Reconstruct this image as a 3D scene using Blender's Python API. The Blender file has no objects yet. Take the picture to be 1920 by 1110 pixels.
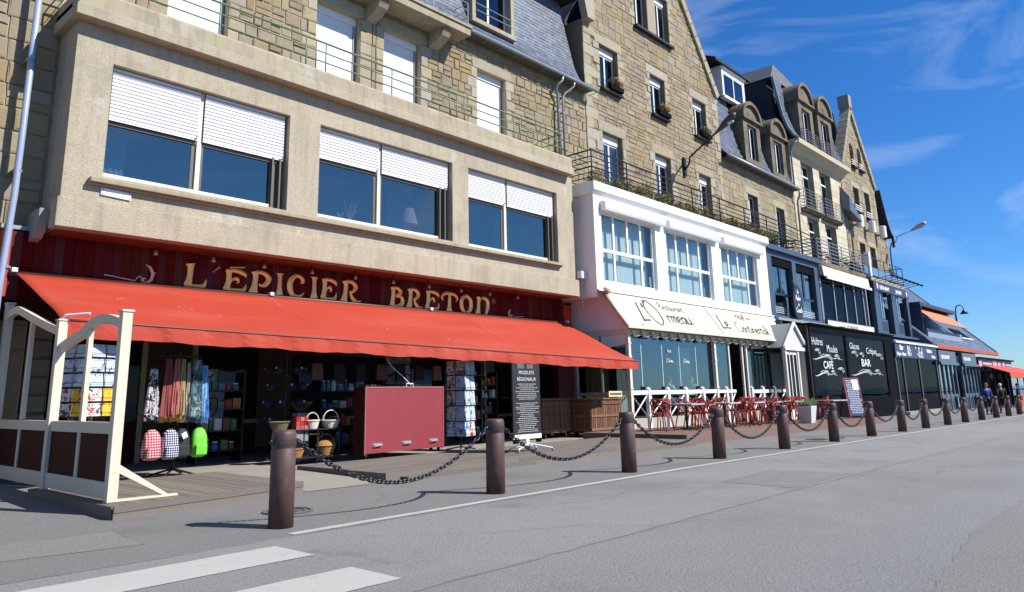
import bpy, bmesh, math, random
from math import sin, cos, pi, radians, sqrt, atan2, floor
from mathutils import Vector, Matrix
random.seed(7)
SC = bpy.context.scene
COL = SC.collection
# ------------------------------------------------------------------ camera
F_, CX_, CY_, YAW, PITCH, ROLL, CAMH = 1397.04, 944.43, 440.59, 0.830960, 0.211634, -0.0194653, 1.4
_f = Vector((sin(YAW)*cos(PITCH), cos(YAW)*cos(PITCH), sin(PITCH)))
_r0 = Vector((cos(YAW), -sin(YAW), 0)); _u0 = _r0.cross(_f)
_r = _r0*cos(ROLL)+_u0*sin(ROLL); _u = -_r0*sin(ROLL)+_u0*cos(ROLL)
cd = bpy.data.cameras.new('camera'); cam = bpy.data.objects.new('camera', cd); COL.objects.link(cam)
cam.matrix_world = Matrix(((_r.x,_u.x,-_f.x,0),(_r.y,_u.y,-_f.y,0),(_r.z,_u.z,-_f.z,CAMH),(0,0,0,1)))
cd.sensor_width = 36; cd.lens = F_/1920*36; cd.shift_x = (960-CX_)/1920; cd.shift_y = (CY_-555)/1920
cd.clip_end = 6000; cd.clip_start = .05
SC.camera = cam
# ------------------------------------------------------------------ sky and sun
SUN_EL, SUN_AZ = radians(43), radians(154.5)
w = bpy.data.worlds.new("World"); SC.world = w; w.use_nodes = True
nt = w.node_tree; N = nt.nodes; Lk = nt.links
for n in list(N): N.remove(n)
out = N.new('ShaderNodeOutputWorld'); bg = N.new('ShaderNodeBackground'); sky = N.new('ShaderNodeTexSky')
sky.sky_type = 'NISHITA'; sky.sun_disc = False; sky.sun_elevation = SUN_EL; sky.sun_rotation = SUN_AZ
sky.air_density = 1.0; sky.dust_density = 0.15; sky.ozone_density = 3.5; sky.altitude = 0
hs = N.new('ShaderNodeHueSaturation'); hs.inputs['Saturation'].default_value = 1.12; hs.inputs['Hue'].default_value = .5
tint = N.new('ShaderNodeMix'); tint.data_type = 'RGBA'; tint.blend_type = 'MULTIPLY'; tint.inputs['Factor'].default_value = 1; tint.inputs['B'].default_value = (.66, .90, 1.26, 1)
Lk.new(sky.outputs[0], tint.inputs['A']); Lk.new(tint.outputs['Result'], hs.inputs['Color'])
tc = N.new('ShaderNodeTexCoord'); mp = N.new('ShaderNodeMapping'); mp.inputs['Scale'].default_value = (1.6, 1.6, 5.0); mp.inputs['Rotation'].default_value = (0.35, 0.25, 0.4)
Lk.new(tc.outputs['Generated'], mp.inputs['Vector'])
nz = N.new('ShaderNodeTexNoise'); nz.inputs['Scale'].default_value = 2.2; nz.inputs['Detail'].default_value = 7; nz.inputs['Roughness'].default_value = .55; nz.inputs['Distortion'].default_value = .9
Lk.new(mp.outputs[0], nz.inputs['Vector'])
cr = N.new('ShaderNodeValToRGB'); cr.color_ramp.elements[0].position = .50; cr.color_ramp.elements[1].position = .86
Lk.new(nz.outputs['Fac'], cr.inputs[0])
mx = N.new('ShaderNodeMix'); mx.data_type = 'RGBA'; mx.inputs['B'].default_value = (7.5, 8.4, 9.4, 1)
mu = N.new('ShaderNodeMath'); mu.operation = 'MULTIPLY'; mu.inputs[1].default_value = .5
Lk.new(cr.outputs[0], mu.inputs[0]); Lk.new(mu.outputs[0], mx.inputs['Factor']); Lk.new(hs.outputs[0], mx.inputs['A'])
Lk.new(mx.outputs['Result'], bg.inputs[0]); bg.inputs[1].default_value = 0.08
Lk.new(bg.outputs[0], out.inputs[0])
sd = bpy.data.lights.new('sun', 'SUN'); sun = bpy.data.objects.new('sun', sd); COL.objects.link(sun)
sd.energy = 5.0; sd.angle = radians(.5); sd.color = (1, .95, .87)
sdir = Vector((sin(SUN_AZ)*cos(SUN_EL), cos(SUN_AZ)*cos(SUN_EL), sin(SUN_EL)))
sun.rotation_euler = sdir.to_track_quat('Z', 'Y').to_euler()
SC.view_settings.view_transform = 'Standard'; SC.view_settings.look = 'None'; SC.view_settings.gamma = 1
SC.view_settings.use_curve_mapping = False; SC.view_settings.exposure = 0.6
SC.render.engine = 'CYCLES'; SC.cycles.max_bounces = 7; SC.cycles.transparent_max_bounces = 12
SC.cycles.caustics_reflective = False; SC.cycles.caustics_refractive = False; SC.cycles.use_denoising = True

def project(p):
    d = Vector(p)-Vector((0,0,CAMH)); w_ = d.dot(_f)
    return CX_+F_*d.dot(_r)/w_, CY_-F_*d.dot(_u)/w_, w_
def in_frame(p, m=10):
    d = Vector(p)-Vector((0,0,CAMH))
    if d.dot(_f) < .1: return False
    x, y, _ = project(p); return -m < x < 1920+m and -m < y < 1110+m
# ------------------------------------------------------------------ materials
MATS = {}
def M(name, col, rough=.8, var=.12, scale=6., bump=0., bscale=80., metal=0., spec=.5, rand=0., stretch=(1,1,1), stain=None, fine=0., fscale=300., coat=0., streak=None):
    """procedural surface: broad tone drift, fine grain, per-piece variation, optional blotches"""
    if name in MATS: return MATS[name]
    m = bpy.data.materials.new(name); m.use_nodes = True; t = m.node_tree; n = t.nodes; l = t.links
    b = n['Principled BSDF']; b.inputs['Roughness'].default_value = rough; b.inputs['Metallic'].default_value = metal
    b.inputs['Specular IOR Level'].default_value = spec
    if coat: b.inputs['Coat Weight'].default_value = coat
    g = n.new('ShaderNodeNewGeometry'); mp = n.new('ShaderNodeMapping'); mp.inputs['Scale'].default_value = stretch
    l.new(g.outputs['Position'], mp.inputs['Vector'])
    def noise(sc, det=4, ro=.6):
        q = n.new('ShaderNodeTexNoise'); q.inputs['Scale'].default_value = sc; q.inputs['Detail'].default_value = det; q.inputs['Roughness'].default_value = ro
        l.new(mp.outputs[0], q.inputs['Vector']); return q.outputs['Fac']
    def math_(op, a, bb, cc=None):
        q = n.new('ShaderNodeMath'); q.operation = op
        for i, v in enumerate((a, bb, cc)):
            if v is None: continue
            if isinstance(v, (int, float)): q.inputs[i].default_value = v
            else: l.new(v, q.inputs[i])
        return q.outputs[0]
    val = math_('MULTIPLY_ADD', noise(scale), 2*var, 1-var)
    if fine: val = math_('MULTIPLY', val, math_('MULTIPLY_ADD', noise(fscale, 2, .7), 2*fine, 1-fine))
    if rand:
        oi = n.new('ShaderNodeObjectInfo')
        rr = math_('FRACT', math_('ADD', math_('MULTIPLY', oi.outputs['Random'], 7.31), math_('MULTIPLY', g.outputs['Random Per Island'], 5.77)), 0)
        val = math_('MULTIPLY', val, math_('MULTIPLY_ADD', rr, 2*rand, 1-rand))
    mixn = n.new('ShaderNodeMix'); mixn.data_type = 'RGBA'; mixn.blend_type = 'MULTIPLY'; mixn.inputs['Factor'].default_value = 1
    mixn.inputs['A'].default_value = (*col, 1); l.new(val, mixn.inputs['B']); c = mixn.outputs['Result']
    if rand:
        hsn = n.new('ShaderNodeHueSaturation'); l.new(c, hsn.inputs['Color'])
        l.new(math_('MULTIPLY_ADD', rr, .03, .485), hsn.inputs['Hue']); l.new(math_('MULTIPLY_ADD', math_('FRACT', math_('MULTIPLY', rr, 9.7), 0), .5, .7), hsn.inputs['Saturation'])
        c = hsn.outputs['Color']
    for st in (stain or []):
        scol, ssc, lo, hi, amt = st
        r = n.new('ShaderNodeValToRGB'); r.color_ramp.elements[0].position = lo; r.color_ramp.elements[1].position = hi
        l.new(noise(ssc, 5, .62), r.inputs[0])
        mm = n.new('ShaderNodeMix'); mm.data_type = 'RGBA'; mm.inputs['B'].default_value = (*scol, 1)
        l.new(math_('MULTIPLY', r.outputs[0], amt), mm.inputs['Factor']); l.new(c, mm.inputs['A']); c = mm.outputs['Result']
    if streak:   # rain-washed dirt running down
        m2 = n.new('ShaderNodeMapping'); m2.inputs['Scale'].default_value = (4.5,4.5,.35); l.new(g.outputs['Position'], m2.inputs['Vector'])
        q = n.new('ShaderNodeTexNoise'); q.inputs['Scale'].default_value = 1.3; q.inputs['Detail'].default_value = 6; q.inputs['Roughness'].default_value = .6; l.new(m2.outputs[0], q.inputs['Vector'])
        r = n.new('ShaderNodeValToRGB'); r.color_ramp.elements[0].position = .48; r.color_ramp.elements[1].position = .74; l.new(q.outputs['Fac'], r.inputs[0])
        mm = n.new('ShaderNodeMix'); mm.data_type = 'RGBA'; mm.inputs['B'].default_value = (*streak[0], 1); l.new(math_('MULTIPLY', r.outputs[0], streak[1]), mm.inputs['Factor']); l.new(c, mm.inputs['A']); c = mm.outputs['Result']
    l.new(c, b.inputs['Base Color'])
    if bump:
        bp = n.new('ShaderNodeBump'); bp.inputs['Strength'].default_value = bump; bp.inputs['Distance'].default_value = .02
        l.new(noise(bscale, 5, .7), bp.inputs['Height']); l.new(bp.outputs[0], b.inputs['Normal'])
    MATS[name] = m; return m
def glass(name, refl=.2, tint=(.5,.6,.65), rough=.0, gcol=(.85,.92,1), fres=.9):
    if name in MATS: return MATS[name]
    m = bpy.data.materials.new(name); m.use_nodes = True; t = m.node_tree; n = t.nodes; l = t.links
    n.remove(n['Principled BSDF']); o = n['Material Output']
    gl = n.new('ShaderNodeBsdfGlossy'); gl.inputs['Roughness'].default_value = rough; gl.inputs['Color'].default_value = (*gcol, 1)
    tr = n.new('ShaderNodeBsdfTransparent'); tr.inputs['Color'].default_value = (*tint, 1)
    lf = n.new('ShaderNodeLayerWeight'); lf.inputs['Blend'].default_value = .5; lp = n.new('ShaderNodeMath'); lp.operation = 'POWER'; lp.inputs[1].default_value = 4; l.new(lf.outputs['Facing'], lp.inputs[0]); lw = n.new('ShaderNodeMath'); lw.operation = 'MULTIPLY_ADD'; lw.inputs[1].default_value = .9; lw.inputs[2].default_value = .045; l.new(lp.outputs[0], lw.inputs[0])
    ma = n.new('ShaderNodeMath'); ma.operation = 'MULTIPLY_ADD'; ma.inputs[1].default_value = fres; ma.inputs[2].default_value = refl; l.new(lw.outputs[0], ma.inputs[0]); ma.use_clamp = True
    mxs = n.new('ShaderNodeMixShader'); l.new(ma.outputs[0], mxs.inputs[0]); l.new(tr.outputs[0], mxs.inputs[1]); l.new(gl.outputs[0], mxs.inputs[2])
    g = n.new('ShaderNodeNewGeometry'); q = n.new('ShaderNodeTexNoise'); q.inputs['Scale'].default_value = .9; l.new(g.outputs['Position'], q.inputs['Vector'])
    bp = n.new('ShaderNodeBump'); bp.inputs['Strength'].default_value = .06; bp.inputs['Distance'].default_value = .05; l.new(q.outputs['Fac'], bp.inputs['Height']); l.new(bp.outputs[0], gl.inputs['Normal'])
    l.new(mxs.outputs[0], o.inputs['Surface']); MATS[name] = m; return m
# ------------------------------------------------------------------ mesh builder
ORG = {}
class B:
    def __init__(s): s.v = []; s.f = []; s.mi = []; s.cur = 0
    def add(s, vs, fs):
        o = len(s.v); s.v += [tuple(v) for v in vs]; s.f += [tuple(i+o for i in f) for f in fs]; s.mi += [s.cur]*len(fs); return s
    def box(s, x0, x1, y0, y1, z0, z1):
        return s.add([(x0,y0,z0),(x1,y0,z0),(x1,y1,z0),(x0,y1,z0),(x0,y0,z1),(x1,y0,z1),(x1,y1,z1),(x0,y1,z1)],
                     [(0,3,2,1),(4,5,6,7),(0,1,5,4),(1,2,6,5),(2,3,7,6),(3,0,4,7)])
    def quad(s, a, b, c, d): return s.add([a,b,c,d], [(0,1,2,3)])
    def hexa(s, p):  # 8 points, bottom 4 then top 4
        return s.add(p, [(0,3,2,1),(4,5,6,7),(0,1,5,4),(1,2,6,5),(2,3,7,6),(3,0,4,7)])
    def tube(s, pts, r, n=8, cap=True, closed=False):
        pts = [Vector(p) for p in pts]; k = len(pts); rs = r if isinstance(r, (list, tuple)) else [r]*k
        rings = []; prev = None
        for i, p in enumerate(pts):
            if closed: d = pts[(i+1)%k]-pts[i-1]
            else: d = pts[min(i+1,k-1)]-pts[max(i-1,0)]
            d = d.normalized() if d.length > 1e-9 else Vector((0,0,1))
            if prev is None:
                a = Vector((0,0,1)) if abs(d.z) < .9 else Vector((1,0,0))
                u = d.cross(a).normalized()
            else:
                u = prev-d*prev.dot(d); u = u.normalized() if u.length > 1e-6 else d.orthogonal().normalized()
            prev = u; v = d.cross(u)
            rings.append([p+(u*cos(2*pi*j/n)+v*sin(2*pi*j/n))*rs[i] for j in range(n)])
        vs = [q for R in rings for q in R]; fs = []
        for i in range(k if closed else k-1):
            i2 = (i+1) % k
            for j in range(n): fs.append((i*n+j, i*n+(j+1)%n, i2*n+(j+1)%n, i2*n+j))
        if cap and not closed: fs += [tuple(range(n-1,-1,-1)), tuple((k-1)*n+j for j in range(n))]
        return s.add(vs, fs)
    def lathe(s, prof, c=(0,0,0), n=20):
        vs = []; fs = []; k = len(prof)
        for (r, z) in prof:
            for j in range(n): vs.append((c[0]+r*cos(2*pi*j/n), c[1]+r*sin(2*pi*j/n), c[2]+z))
        for i in range(k-1):
            for j in range(n): fs.append((i*n+j, i*n+(j+1)%n, (i+1)*n+(j+1)%n, (i+1)*n+j))
        fs.append(tuple(range(n-1,-1,-1))); fs.append(tuple((k-1)*n+j for j in range(n)))
        return s.add(vs, fs)
    def prism(s, poly, axis, a0, a1):  # poly of 2-d points; axis 'x': (y,z), 'y': (x,z), 'z': (x,y)
        def P(p, a): return {'x': (a,p[0],p[1]), 'y': (p[0],a,p[1]), 'z': (p[0],p[1],a)}[axis]
        n = len(poly); vs = [P(p,a0) for p in poly]+[P(p,a1) for p in poly]
        fs = [tuple(range(n)), tuple(range(2*n-1,n-1,-1))]+[(i,(i+1)%n+0,(i+1)%n+n,i+n) for i in range(n)]
        return s.add(vs, fs)
    def blob(s, c, r, n=10, m=6, sc=(1,1,1)):
        vs = []; fs = []
        for i in range(m+1):
            t = pi*i/m
            for j in range(n): vs.append((c[0]+r*sc[0]*sin(t)*cos(2*pi*j/n), c[1]+r*sc[1]*sin(t)*sin(2*pi*j/n), c[2]+r*sc[2]*cos(t)))
        for i in range(m):
            for j in range(n): fs.append((i*n+j, (i+1)*n+j, (i+1)*n+(j+1)%n, i*n+(j+1)%n))
        return s.add(vs, fs)
    def build(s, name, mat, parent=None, smooth=False, bevel=0., fix=True):
        me = bpy.data.meshes.new(name); o_ = ORG.get(parent, Vector((0,0,0)))
        me.from_pydata([(v[0]-o_.x, v[1]-o_.y, v[2]-o_.z) for v in s.v], [], s.f)
        ml = mat if isinstance(mat, list) else [mat]
        for m in ml: me.materials.append(m)
        if len(ml) > 1: me.polygons.foreach_set('material_index', s.mi)
        if fix:
            bm = bmesh.new(); bm.from_mesh(me); bmesh.ops.recalc_face_normals(bm, faces=bm.faces); bm.to_mesh(me); bm.free()
        if smooth: me.polygons.foreach_set('use_smooth', [True]*len(me.polygons))
        o = bpy.data.objects.new(name, me); COL.objects.link(o)
        if parent is not None: o.parent = parent; ORG[o] = o_
        if bevel:
            bv = o.modifiers.new('bevel', 'BEVEL'); bv.width = bevel; bv.segments = 2; bv.limit_method = 'ANGLE'
        return o
def tag(o, label=None, cat=None, group=None, kind=None):
    if label: o['label'] = label
    if cat: o['category'] = cat
    if group: o['group'] = group
    if kind: o['kind'] = kind
    return o
def thing(name, label, cat, loc=(0,0,0), group=None, rz=0):
    o = bpy.data.objects.new(name, None); COL.objects.link(o); o.location = loc; o.empty_display_size = .2
    o.rotation_euler = (0,0,rz); ORG[o] = Vector(loc) if not rz else Vector((0,0,0)); tag(o, label, cat, group); return o
def proto(name, label, cat, group=None):
    o = thing(name, label, cat, (0,0,0), group); return o
def copy_tree(o, parent=None):
    c = o.copy(); COL.objects.link(c)
    if parent is not None: c.parent = parent
    for ch in o.children: copy_tree(ch, c)
    return c
def place(o, loc, rz=0, label=None, scale=None):
    o.location = loc; o.rotation_euler = (0,0,rz)
    if label: o['label'] = label
    if scale: o.scale = (scale,)*3
    return o
def text(body, size, mat, parent, loc, rot=(pi/2,0,0), ext=.006, name='lettering', shear=0., sx=1., align='LEFT', sp=1., off=0.):
    cu = bpy.data.curves.new('tmp_text', 'FONT'); cu.body = body; cu.size = size; cu.extrude = ext; cu.shear = shear; cu.align_x = align; cu.space_character = sp; cu.offset = off; cu.resolution_u = 3
    ob = bpy.data.objects.new('tmp_text', cu); COL.objects.link(ob)
    dg = bpy.context.evaluated_depsgraph_get(); me = bpy.data.meshes.new_from_object(ob.evaluated_get(dg))
    bpy.data.objects.remove(ob); bpy.data.curves.remove(cu)
    o_ = ORG.get(parent, Vector((0,0,0)))
    mt = Matrix.Translation(Vector(loc)-o_) @ (rot if isinstance(rot, Matrix) else Matrix(((1,0,0,0),(0,1,0,0),(0,0,1,0),(0,0,0,1))) @ __import__('mathutils').Euler(rot).to_matrix().to_4x4()) @ Matrix.Diagonal((sx,1,1,1))
    me.transform(mt); me.materials.clear(); me.materials.append(mat); me.name = name
    o = bpy.data.objects.new(name, me); COL.objects.link(o)
    if parent is not None: o.parent = parent; ORG[o] = o_
    return o
def gz(x): return 0. if x < 13 else -.0055*(min(x, 110)-13)
# single-stroke script alphabet, unit x-height 1, ascender 2
SG = {'L':([[(.5,2),(.1,.1),(0,0),(.5,.05),(.95,.1)]],1.0), "'":([[(.15,2),(.05,1.5)]],.3), 'O':([[(.7,2),(.2,1.5),(.1,.6),(.5,0),(1,.4),(1.15,1.2),(.8,1.9),(.4,1.9),(.3,1.6)]],1.3),
'r':([[(.05,0),(.15,1)],[(.1,.6),(.35,.95),(.55,.9)]],.55),'m':([[(0,0),(.1,1)],[(.08,.7),(.35,1),(.45,.8),(.4,0)],[(.43,.7),(.7,1),(.8,.8),(.78,0)]],.95),
'e':([[(.05,.5),(.5,.6),(.45,.95),(.15,.9),(.05,.4),(.25,0),(.6,.2)]],.65),'a':([[(.55,.9),(.2,.95),(.05,.4),(.25,0),(.5,.4),(.58,.95),(.55,.2),(.7,0)]],.75),
'u':([[(.05,1),(.02,.3),(.25,0),(.5,.4),(.55,1),(.52,.2),(.7,0)]],.75),'C':([[(1.1,1.7),(.8,2),(.3,1.6),(.1,.7),(.4,0),(.9,.1),(1.2,.5)]],1.15),'o':([[(.3,1),(.05,.6),(.15,.05),(.45,.1),(.55,.6),(.3,1),(.6,.9)]],.65),
'n':([[(0,0),(.1,1)],[(.08,.7),(.4,1),(.52,.8),(.5,.1),(.65,0)]],.7),'t':([[(.25,1.7),(.15,.3),(.3,0),(.45,.1)],[(0,1.05),(.5,1.1)]],.5),'i':([[(.1,1),(.08,.2),(.2,0)],[(.14,1.4),(.16,1.5)]],.32),
'l':([[(.1,.3),(.4,1.6),(.25,2),(.1,1.4),(.12,.2),(.3,0)]],.42),'R':([[(.05,0),(.15,2)],[(.0,1.8),(.5,2),(.8,1.6),(.5,1.1),(.15,1.05)],[(.4,1.05),(.95,0)]],1.0),'s':([[(.45,.95),(.15,.9),(.15,.6),(.4,.4),(.35,.05),(.02,.1)]],.55),
'H':([[(.1,0),(.25,2)],[(.75,0),(.9,2)],[(.1,1),(.9,1.05)]],1.05),'c':([[(.5,.85),(.25,1),(.05,.5),(.2,0),(.55,.15)]],.6),'h':([[(.05,0),(.2,2)],[(.1,.6),(.4,1),(.5,.7),(.48,0)]],.62),'d':([[(.5,.9),(.2,.95),(.05,.4),(.25,0),(.5,.4),(.65,2),(.52,.2),(.68,0)]],.75),
'ô':([[(.3,1),(.05,.6),(.15,.05),(.45,.1),(.55,.6),(.3,1),(.6,.9)],[(.1,1.25),(.3,1.55),(.5,1.25)]],.65),'*':([[(.1,.4),(.4,.9)],[(.4,.4),(.1,.9)]],.5),' ':([],.5),'z':([[(.05,1),(.5,1),(.05,0),(.55,0)]],.6)}
def script(body, size, thick, mat, parent, mtx, slant=0., sx=1., name='lettering'):
    """thin raised pen strokes in local x (along) / y (up) put in the world by mtx"""
    b = B(); x = 0.
    for ch in body:
        st, adv = SG.get(ch, SG['e'])
        for pl in st:
            P = []
            for i in range(len(pl)-1):
                for k in range(3 if len(pl) > 2 else 1):
                    t = k/3 if len(pl) > 2 else 0
                    p0 = pl[max(i-1,0)]; p1 = pl[i]; p2 = pl[i+1]; p3 = pl[min(i+2,len(pl)-1)]
                    P.append(tuple(.5*(2*p1[a]+(p2[a]-p0[a])*t+(2*p0[a]-5*p1[a]+4*p2[a]-p3[a])*t*t+(3*p1[a]-p0[a]-3*p2[a]+p3[a])*t**3) for a in (0,1)))
            P.append(pl[-1])
            Q = [Vector((x+(p[0]+slant*p[1])*sx, p[1], 0))*size for p in P]
            n = len(Q); vs = []; fs = []
            for i, q in enumerate(Q):
                d = (Q[min(i+1,n-1)]-Q[max(i-1,0)]).normalized(); nn = Vector((-d.y, d.x, 0))*thick*.5
                vs += [mtx @ (q+nn), mtx @ (q-nn), mtx @ (q+nn+Vector((0,0,.006))), mtx @ (q-nn+Vector((0,0,.006)))]
            for i in range(n-1):
                a = 4*i; c = a+4
                fs += [(a+2,a+3,c+3,c+2),(a,a+2,c+2,c),(a+1,c+1,c+3,a+3)]
            b.add(vs, fs)
        x += adv*sx
    return b.build(name, mat, parent)
# ------------------------------------------------------------------ palette
ASPH = M('asphalt', (.216,.217,.210), .9, .12, .30, .8, 55, fine=.65, fscale=34, stain=[((.125,.125,.13),.22,.50,.70,.6),((.27,.27,.265),1.1,.54,.74,.4),((.13,.128,.125),.75,.60,.66,.5)])
ASPH2 = M('pavement_asphalt', (.170,.166,.158), .9, .14, .5, .8, 55, fine=.6, fscale=36, stain=[((.20,.19,.185),.6,.52,.7,.5),((.075,.075,.08),.35,.56,.74,.5)])
CONC = M('concrete_pavement', (.26,.24,.20), .9, .12, .8, .3, 60, fine=.15, fscale=60, stain=[((.16,.145,.12),.7,.5,.75,.6)])
PAINT = M('road_paint', (.38,.38,.35), .8, .08, 2, .25, 90, fine=.2, fscale=60, stain=[((.22,.22,.22),3.5,.58,.72,.55)])
ROUGH = M('roughcast_concrete', (.395,.345,.255), .95, .12, .7, 1.0, 30, fine=.45, fscale=38, streak=((.20,.165,.12),.45), stain=[((.20,.165,.125),.9,.5,.78,.6),((.46,.44,.40),1.4,.645,.70,.65)])
SMOOTHC = M('smooth_concrete', (.32,.275,.19), .9, .12, 1.0, .3, 30, fine=.12, streak=((.13,.11,.085),.5), stain=[((.42,.40,.36),.8,.54,.66,.6),((.17,.145,.11),2.2,.55,.75,.5)])
STONE = M('stone', (.262,.208,.126), .92, .18, 3.0, .7, 20, fine=.26, fscale=50, rand=.08, stain=[((.13,.11,.075),.5,.54,.75,.5)])
STONEL = M('dressed_stone', (.32,.275,.19), .92, .20, 6.0, .9, 12, fine=.2, fscale=40, rand=.09)
MORTB = M('tan_mortar', (.20,.155,.092), .95, .15, 5, .3, 60)
MORT = M('lime_mortar', (.40,.335,.22), .95, .1, 5, .3, 60)
ASHL = M('ashlar', (.49,.43,.305), .9, .12, 2, .3, 30, rand=.09, fine=.1)
ASHJ = M('ashlar_joint', (.33,.285,.20), .95, .1, 5)
SLATE = M('slate', (.105,.130,.175), .38, .12, 5, .2, 40, rand=.28, spec=.6)
SLATED = M('dark_slate', (.022,.022,.026), .7, .3, 3, .3, 40, spec=.3, rand=.25, stain=[((.09,.08,.035),2.5,.62,.7,.5)])
WHITE = M('white_paint', (.74,.74,.73), .6, .04, 2, streak=((.52,.50,.46),.25))
SHUT = M('white_shutter', (.70,.71,.73), .5, .03, 2)
PVC = M('white_frame', (.72,.73,.74), .35, .03, 2)
CREAM = M('cream_paint', (.60,.53,.41), .55, .06, 4, stain=[((.40,.34,.25),6,.62,.72,.4)])
CREAMF = M('cream_frame', (.62,.58,.48), .5, .05, 3)
DRED = M('dark_red_board', (.080,.0055,.005), .7, .12, 3, .1, 30, rand=.03, spec=.10)
MAROON = M('maroon_panel', (.235,.030,.040), .5, .08, 2, streak=((.19,.03,.035),.5), stain=[((.30,.07,.075),1.5,.55,.8,.5)])
DARKRED = M('deep_red_wood', (.040,.006,.006), .7, .2, 4, spec=.15)
ORED = M('orange_soffit', (.14,.030,.012), .6, .1, 2)
FABR = M('red_awning_cloth', (.36,.031,.010), .75, .10, .9, .1, 200, stretch=(.3,1.2,2.2), fine=.06, fscale=12, stain=[((.36,.062,.038),.9,.50,.72,.6),((.25,.03,.015),1.6,.58,.75,.5)])
FABC = M('cream_awning_cloth', (.64,.60,.46), .8, .05, 1, streak=((.48,.44,.33),.35))
FABO = M('orange_awning_cloth', (.72,.17,.07), .8, .06, 1)
GOLD = M('gilded_letter', (1.0,.78,.27), .42, .10, 12, .1, 40, spec=.5, metal=.30)
GOLD2 = M('gold_scroll', (.70,.48,.30), .5, .1, 10)
GREENM = M('green_railing', (.115,.185,.115), .5, .2, 10)
BLACKM = M('black_iron', (.012,.012,.013), .5, .2, 10, spec=.4)
GREYM = M('grey_metal', (.33,.34,.36), .4, .06, 5, metal=.3)
ZINC = M('zinc', (.25,.28,.30), .45, .15, 4, metal=.5)
PIPEB = M('blue_grey_pipe', (.28,.34,.47), .4, .06, 3, metal=.1)
BOLL = M('brown_bollard', (.082,.043,.037), .5, .12, 7, .25, 60, spec=.45, stain=[((.14,.10,.085),6,.58,.72,.55),((.035,.024,.02),2.5,.56,.70,.6)])
CHAIN = M('chain_steel', (.045,.045,.055), .38, .2, 20, metal=.75)
DECK = M('grey_deck_wood', (.155,.130,.105), .85, .2, 5, .35, 40, rand=.16, stretch=(6,.6,6))
DECKX = M('grey_deck_wood_along', (.150,.128,.105), .85, .2, 5, .35, 40, rand=.16, stretch=(.6,6,6))
DECKR = M('red_brown_deck', (.175,.092,.062), .8, .1, 5, .2, 40, rand=.10, stretch=(.6,6,6))
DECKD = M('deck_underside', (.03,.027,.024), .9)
NAVY = M('navy_paint', (.020,.032,.058), .4, .1, 3, spec=.5)
NAVYL = M('slate_blue_paint', (.040,.070,.115), .5, .08, 3)
NAVYS = M('navy_sign', (.028,.042,.095), .5, .06, 3)
BLACKP = M('black_paint', (.0035,.0035,.004), .65, .1, 3, spec=.05)
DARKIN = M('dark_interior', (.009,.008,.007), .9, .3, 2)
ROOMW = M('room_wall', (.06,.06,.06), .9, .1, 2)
LETW = M('white_lettering', (.80,.80,.80), .6, .02, 2)
LETG = M('pale_grey_lettering', (.55,.56,.56), .6, .02, 2)
LETK = M('charcoal_lettering', (.05,.05,.055), .6, .02, 2)
CURT = M('curtain', (.56,.62,.60), .9, .1, 3, stretch=(5,5,.3))
CHRED = M('red_chair_plastic', (.36,.035,.025), .4, .05, 3)
TABT = M('table_top', (.42,.40,.40), .45, .08, 6)
WICK = M('wicker', (.36,.17,.05), .8, .3, 40, .6, 50)
WICKW = M('white_wicker', (.66,.58,.46), .8, .2, 40, .6, 50)
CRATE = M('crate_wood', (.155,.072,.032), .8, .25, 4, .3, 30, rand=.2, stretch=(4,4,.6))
LEAF = M('foliage', (.075,.095,.020), .7, .3, 8, rand=.35)
LEAFY = M('yellow_foliage', (.22,.17,.025), .7, .3, 8, rand=.35)
LEAFG = M('planter_grass', (.07,.13,.025), .7, .3, 8, rand=.3)
SKIN = M('skin', (.46,.25,.17), .6, .06, 10)
PLANTER = M('pale_planter', (.52,.50,.50), .8, .05, 5)
GL_BAY = glass('bay_glass', .13, (.66,.72,.76), gcol=(1,.90,.76))
GL_WIN = glass('window_glass', .04, (.45,.50,.55), gcol=(.9,.95,1), fres=.8)
GL_WH = glass('curtain_glass', .03, (.90,.945,.945), gcol=(.8,.9,.95), fres=.5)
GL_VER = glass('veranda_glass', .09, (.86,.93,.94), gcol=(.65,.82,.95), fres=.6)
GL_DARK = glass('shop_glass', .0, (.5,.5,.5), fres=.16)
GL_CLR = glass('clear_glass', .03, (.9,.95,.95))
# ------------------------------------------------------------------ ground
def sheet(name, xs, ys, zf, mat, ext=True):
    b = B(); n = len(ys)
    for x in xs:
        for y in ys: b.v.append((x, y, zf(x, y)))
    for i in range(len(xs)-1):
        for j in range(n-1): b.f.append((i*n+j, (i+1)*n+j, (i+1)*n+j+1, i*n+j+1)); b.mi.append(0)
    return tag(b.build(name, mat, fix=False), kind='structure')
XS = [-80,-20,0,6,13,25,40,60,80,110,400]
sheet('ground', [-3000,-80,13,110,3000], [-3000,-30,8,20,3000], lambda x,y: gz(x)-.25, M('far_ground', (.15,.15,.14), .9))
tag(sheet('sea', [-3000,-400,400,3000], [-3000,-800,-41], lambda x,y: -.19, M('sea_water', (.02,.05,.08), .15, .2, .02, .5, .4)), kind='structure')
sheet('road', XS, [4.5,7.3], lambda x,y: gz(x), ASPH)
sheet('road', XS, [-40,-8,0,4.5], lambda x,y: gz(x)-(.02 if y < -7 else 0), M('coarse_asphalt', (.205,.206,.200), .9, .14, .35, .9, 46, fine=.6, fscale=30, stain=[((.13,.128,.12),.25,.50,.70,.6),((.27,.265,.255),.8,.56,.76,.4)]))
sheet('pavement', XS, [7.3,8.9,10.2,14,19], lambda x,y: gz(x)+max(0,y-10)*.018, ASPH2)
def zp(x, y): return gz(x)+max(0,y-10)*.018
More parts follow.
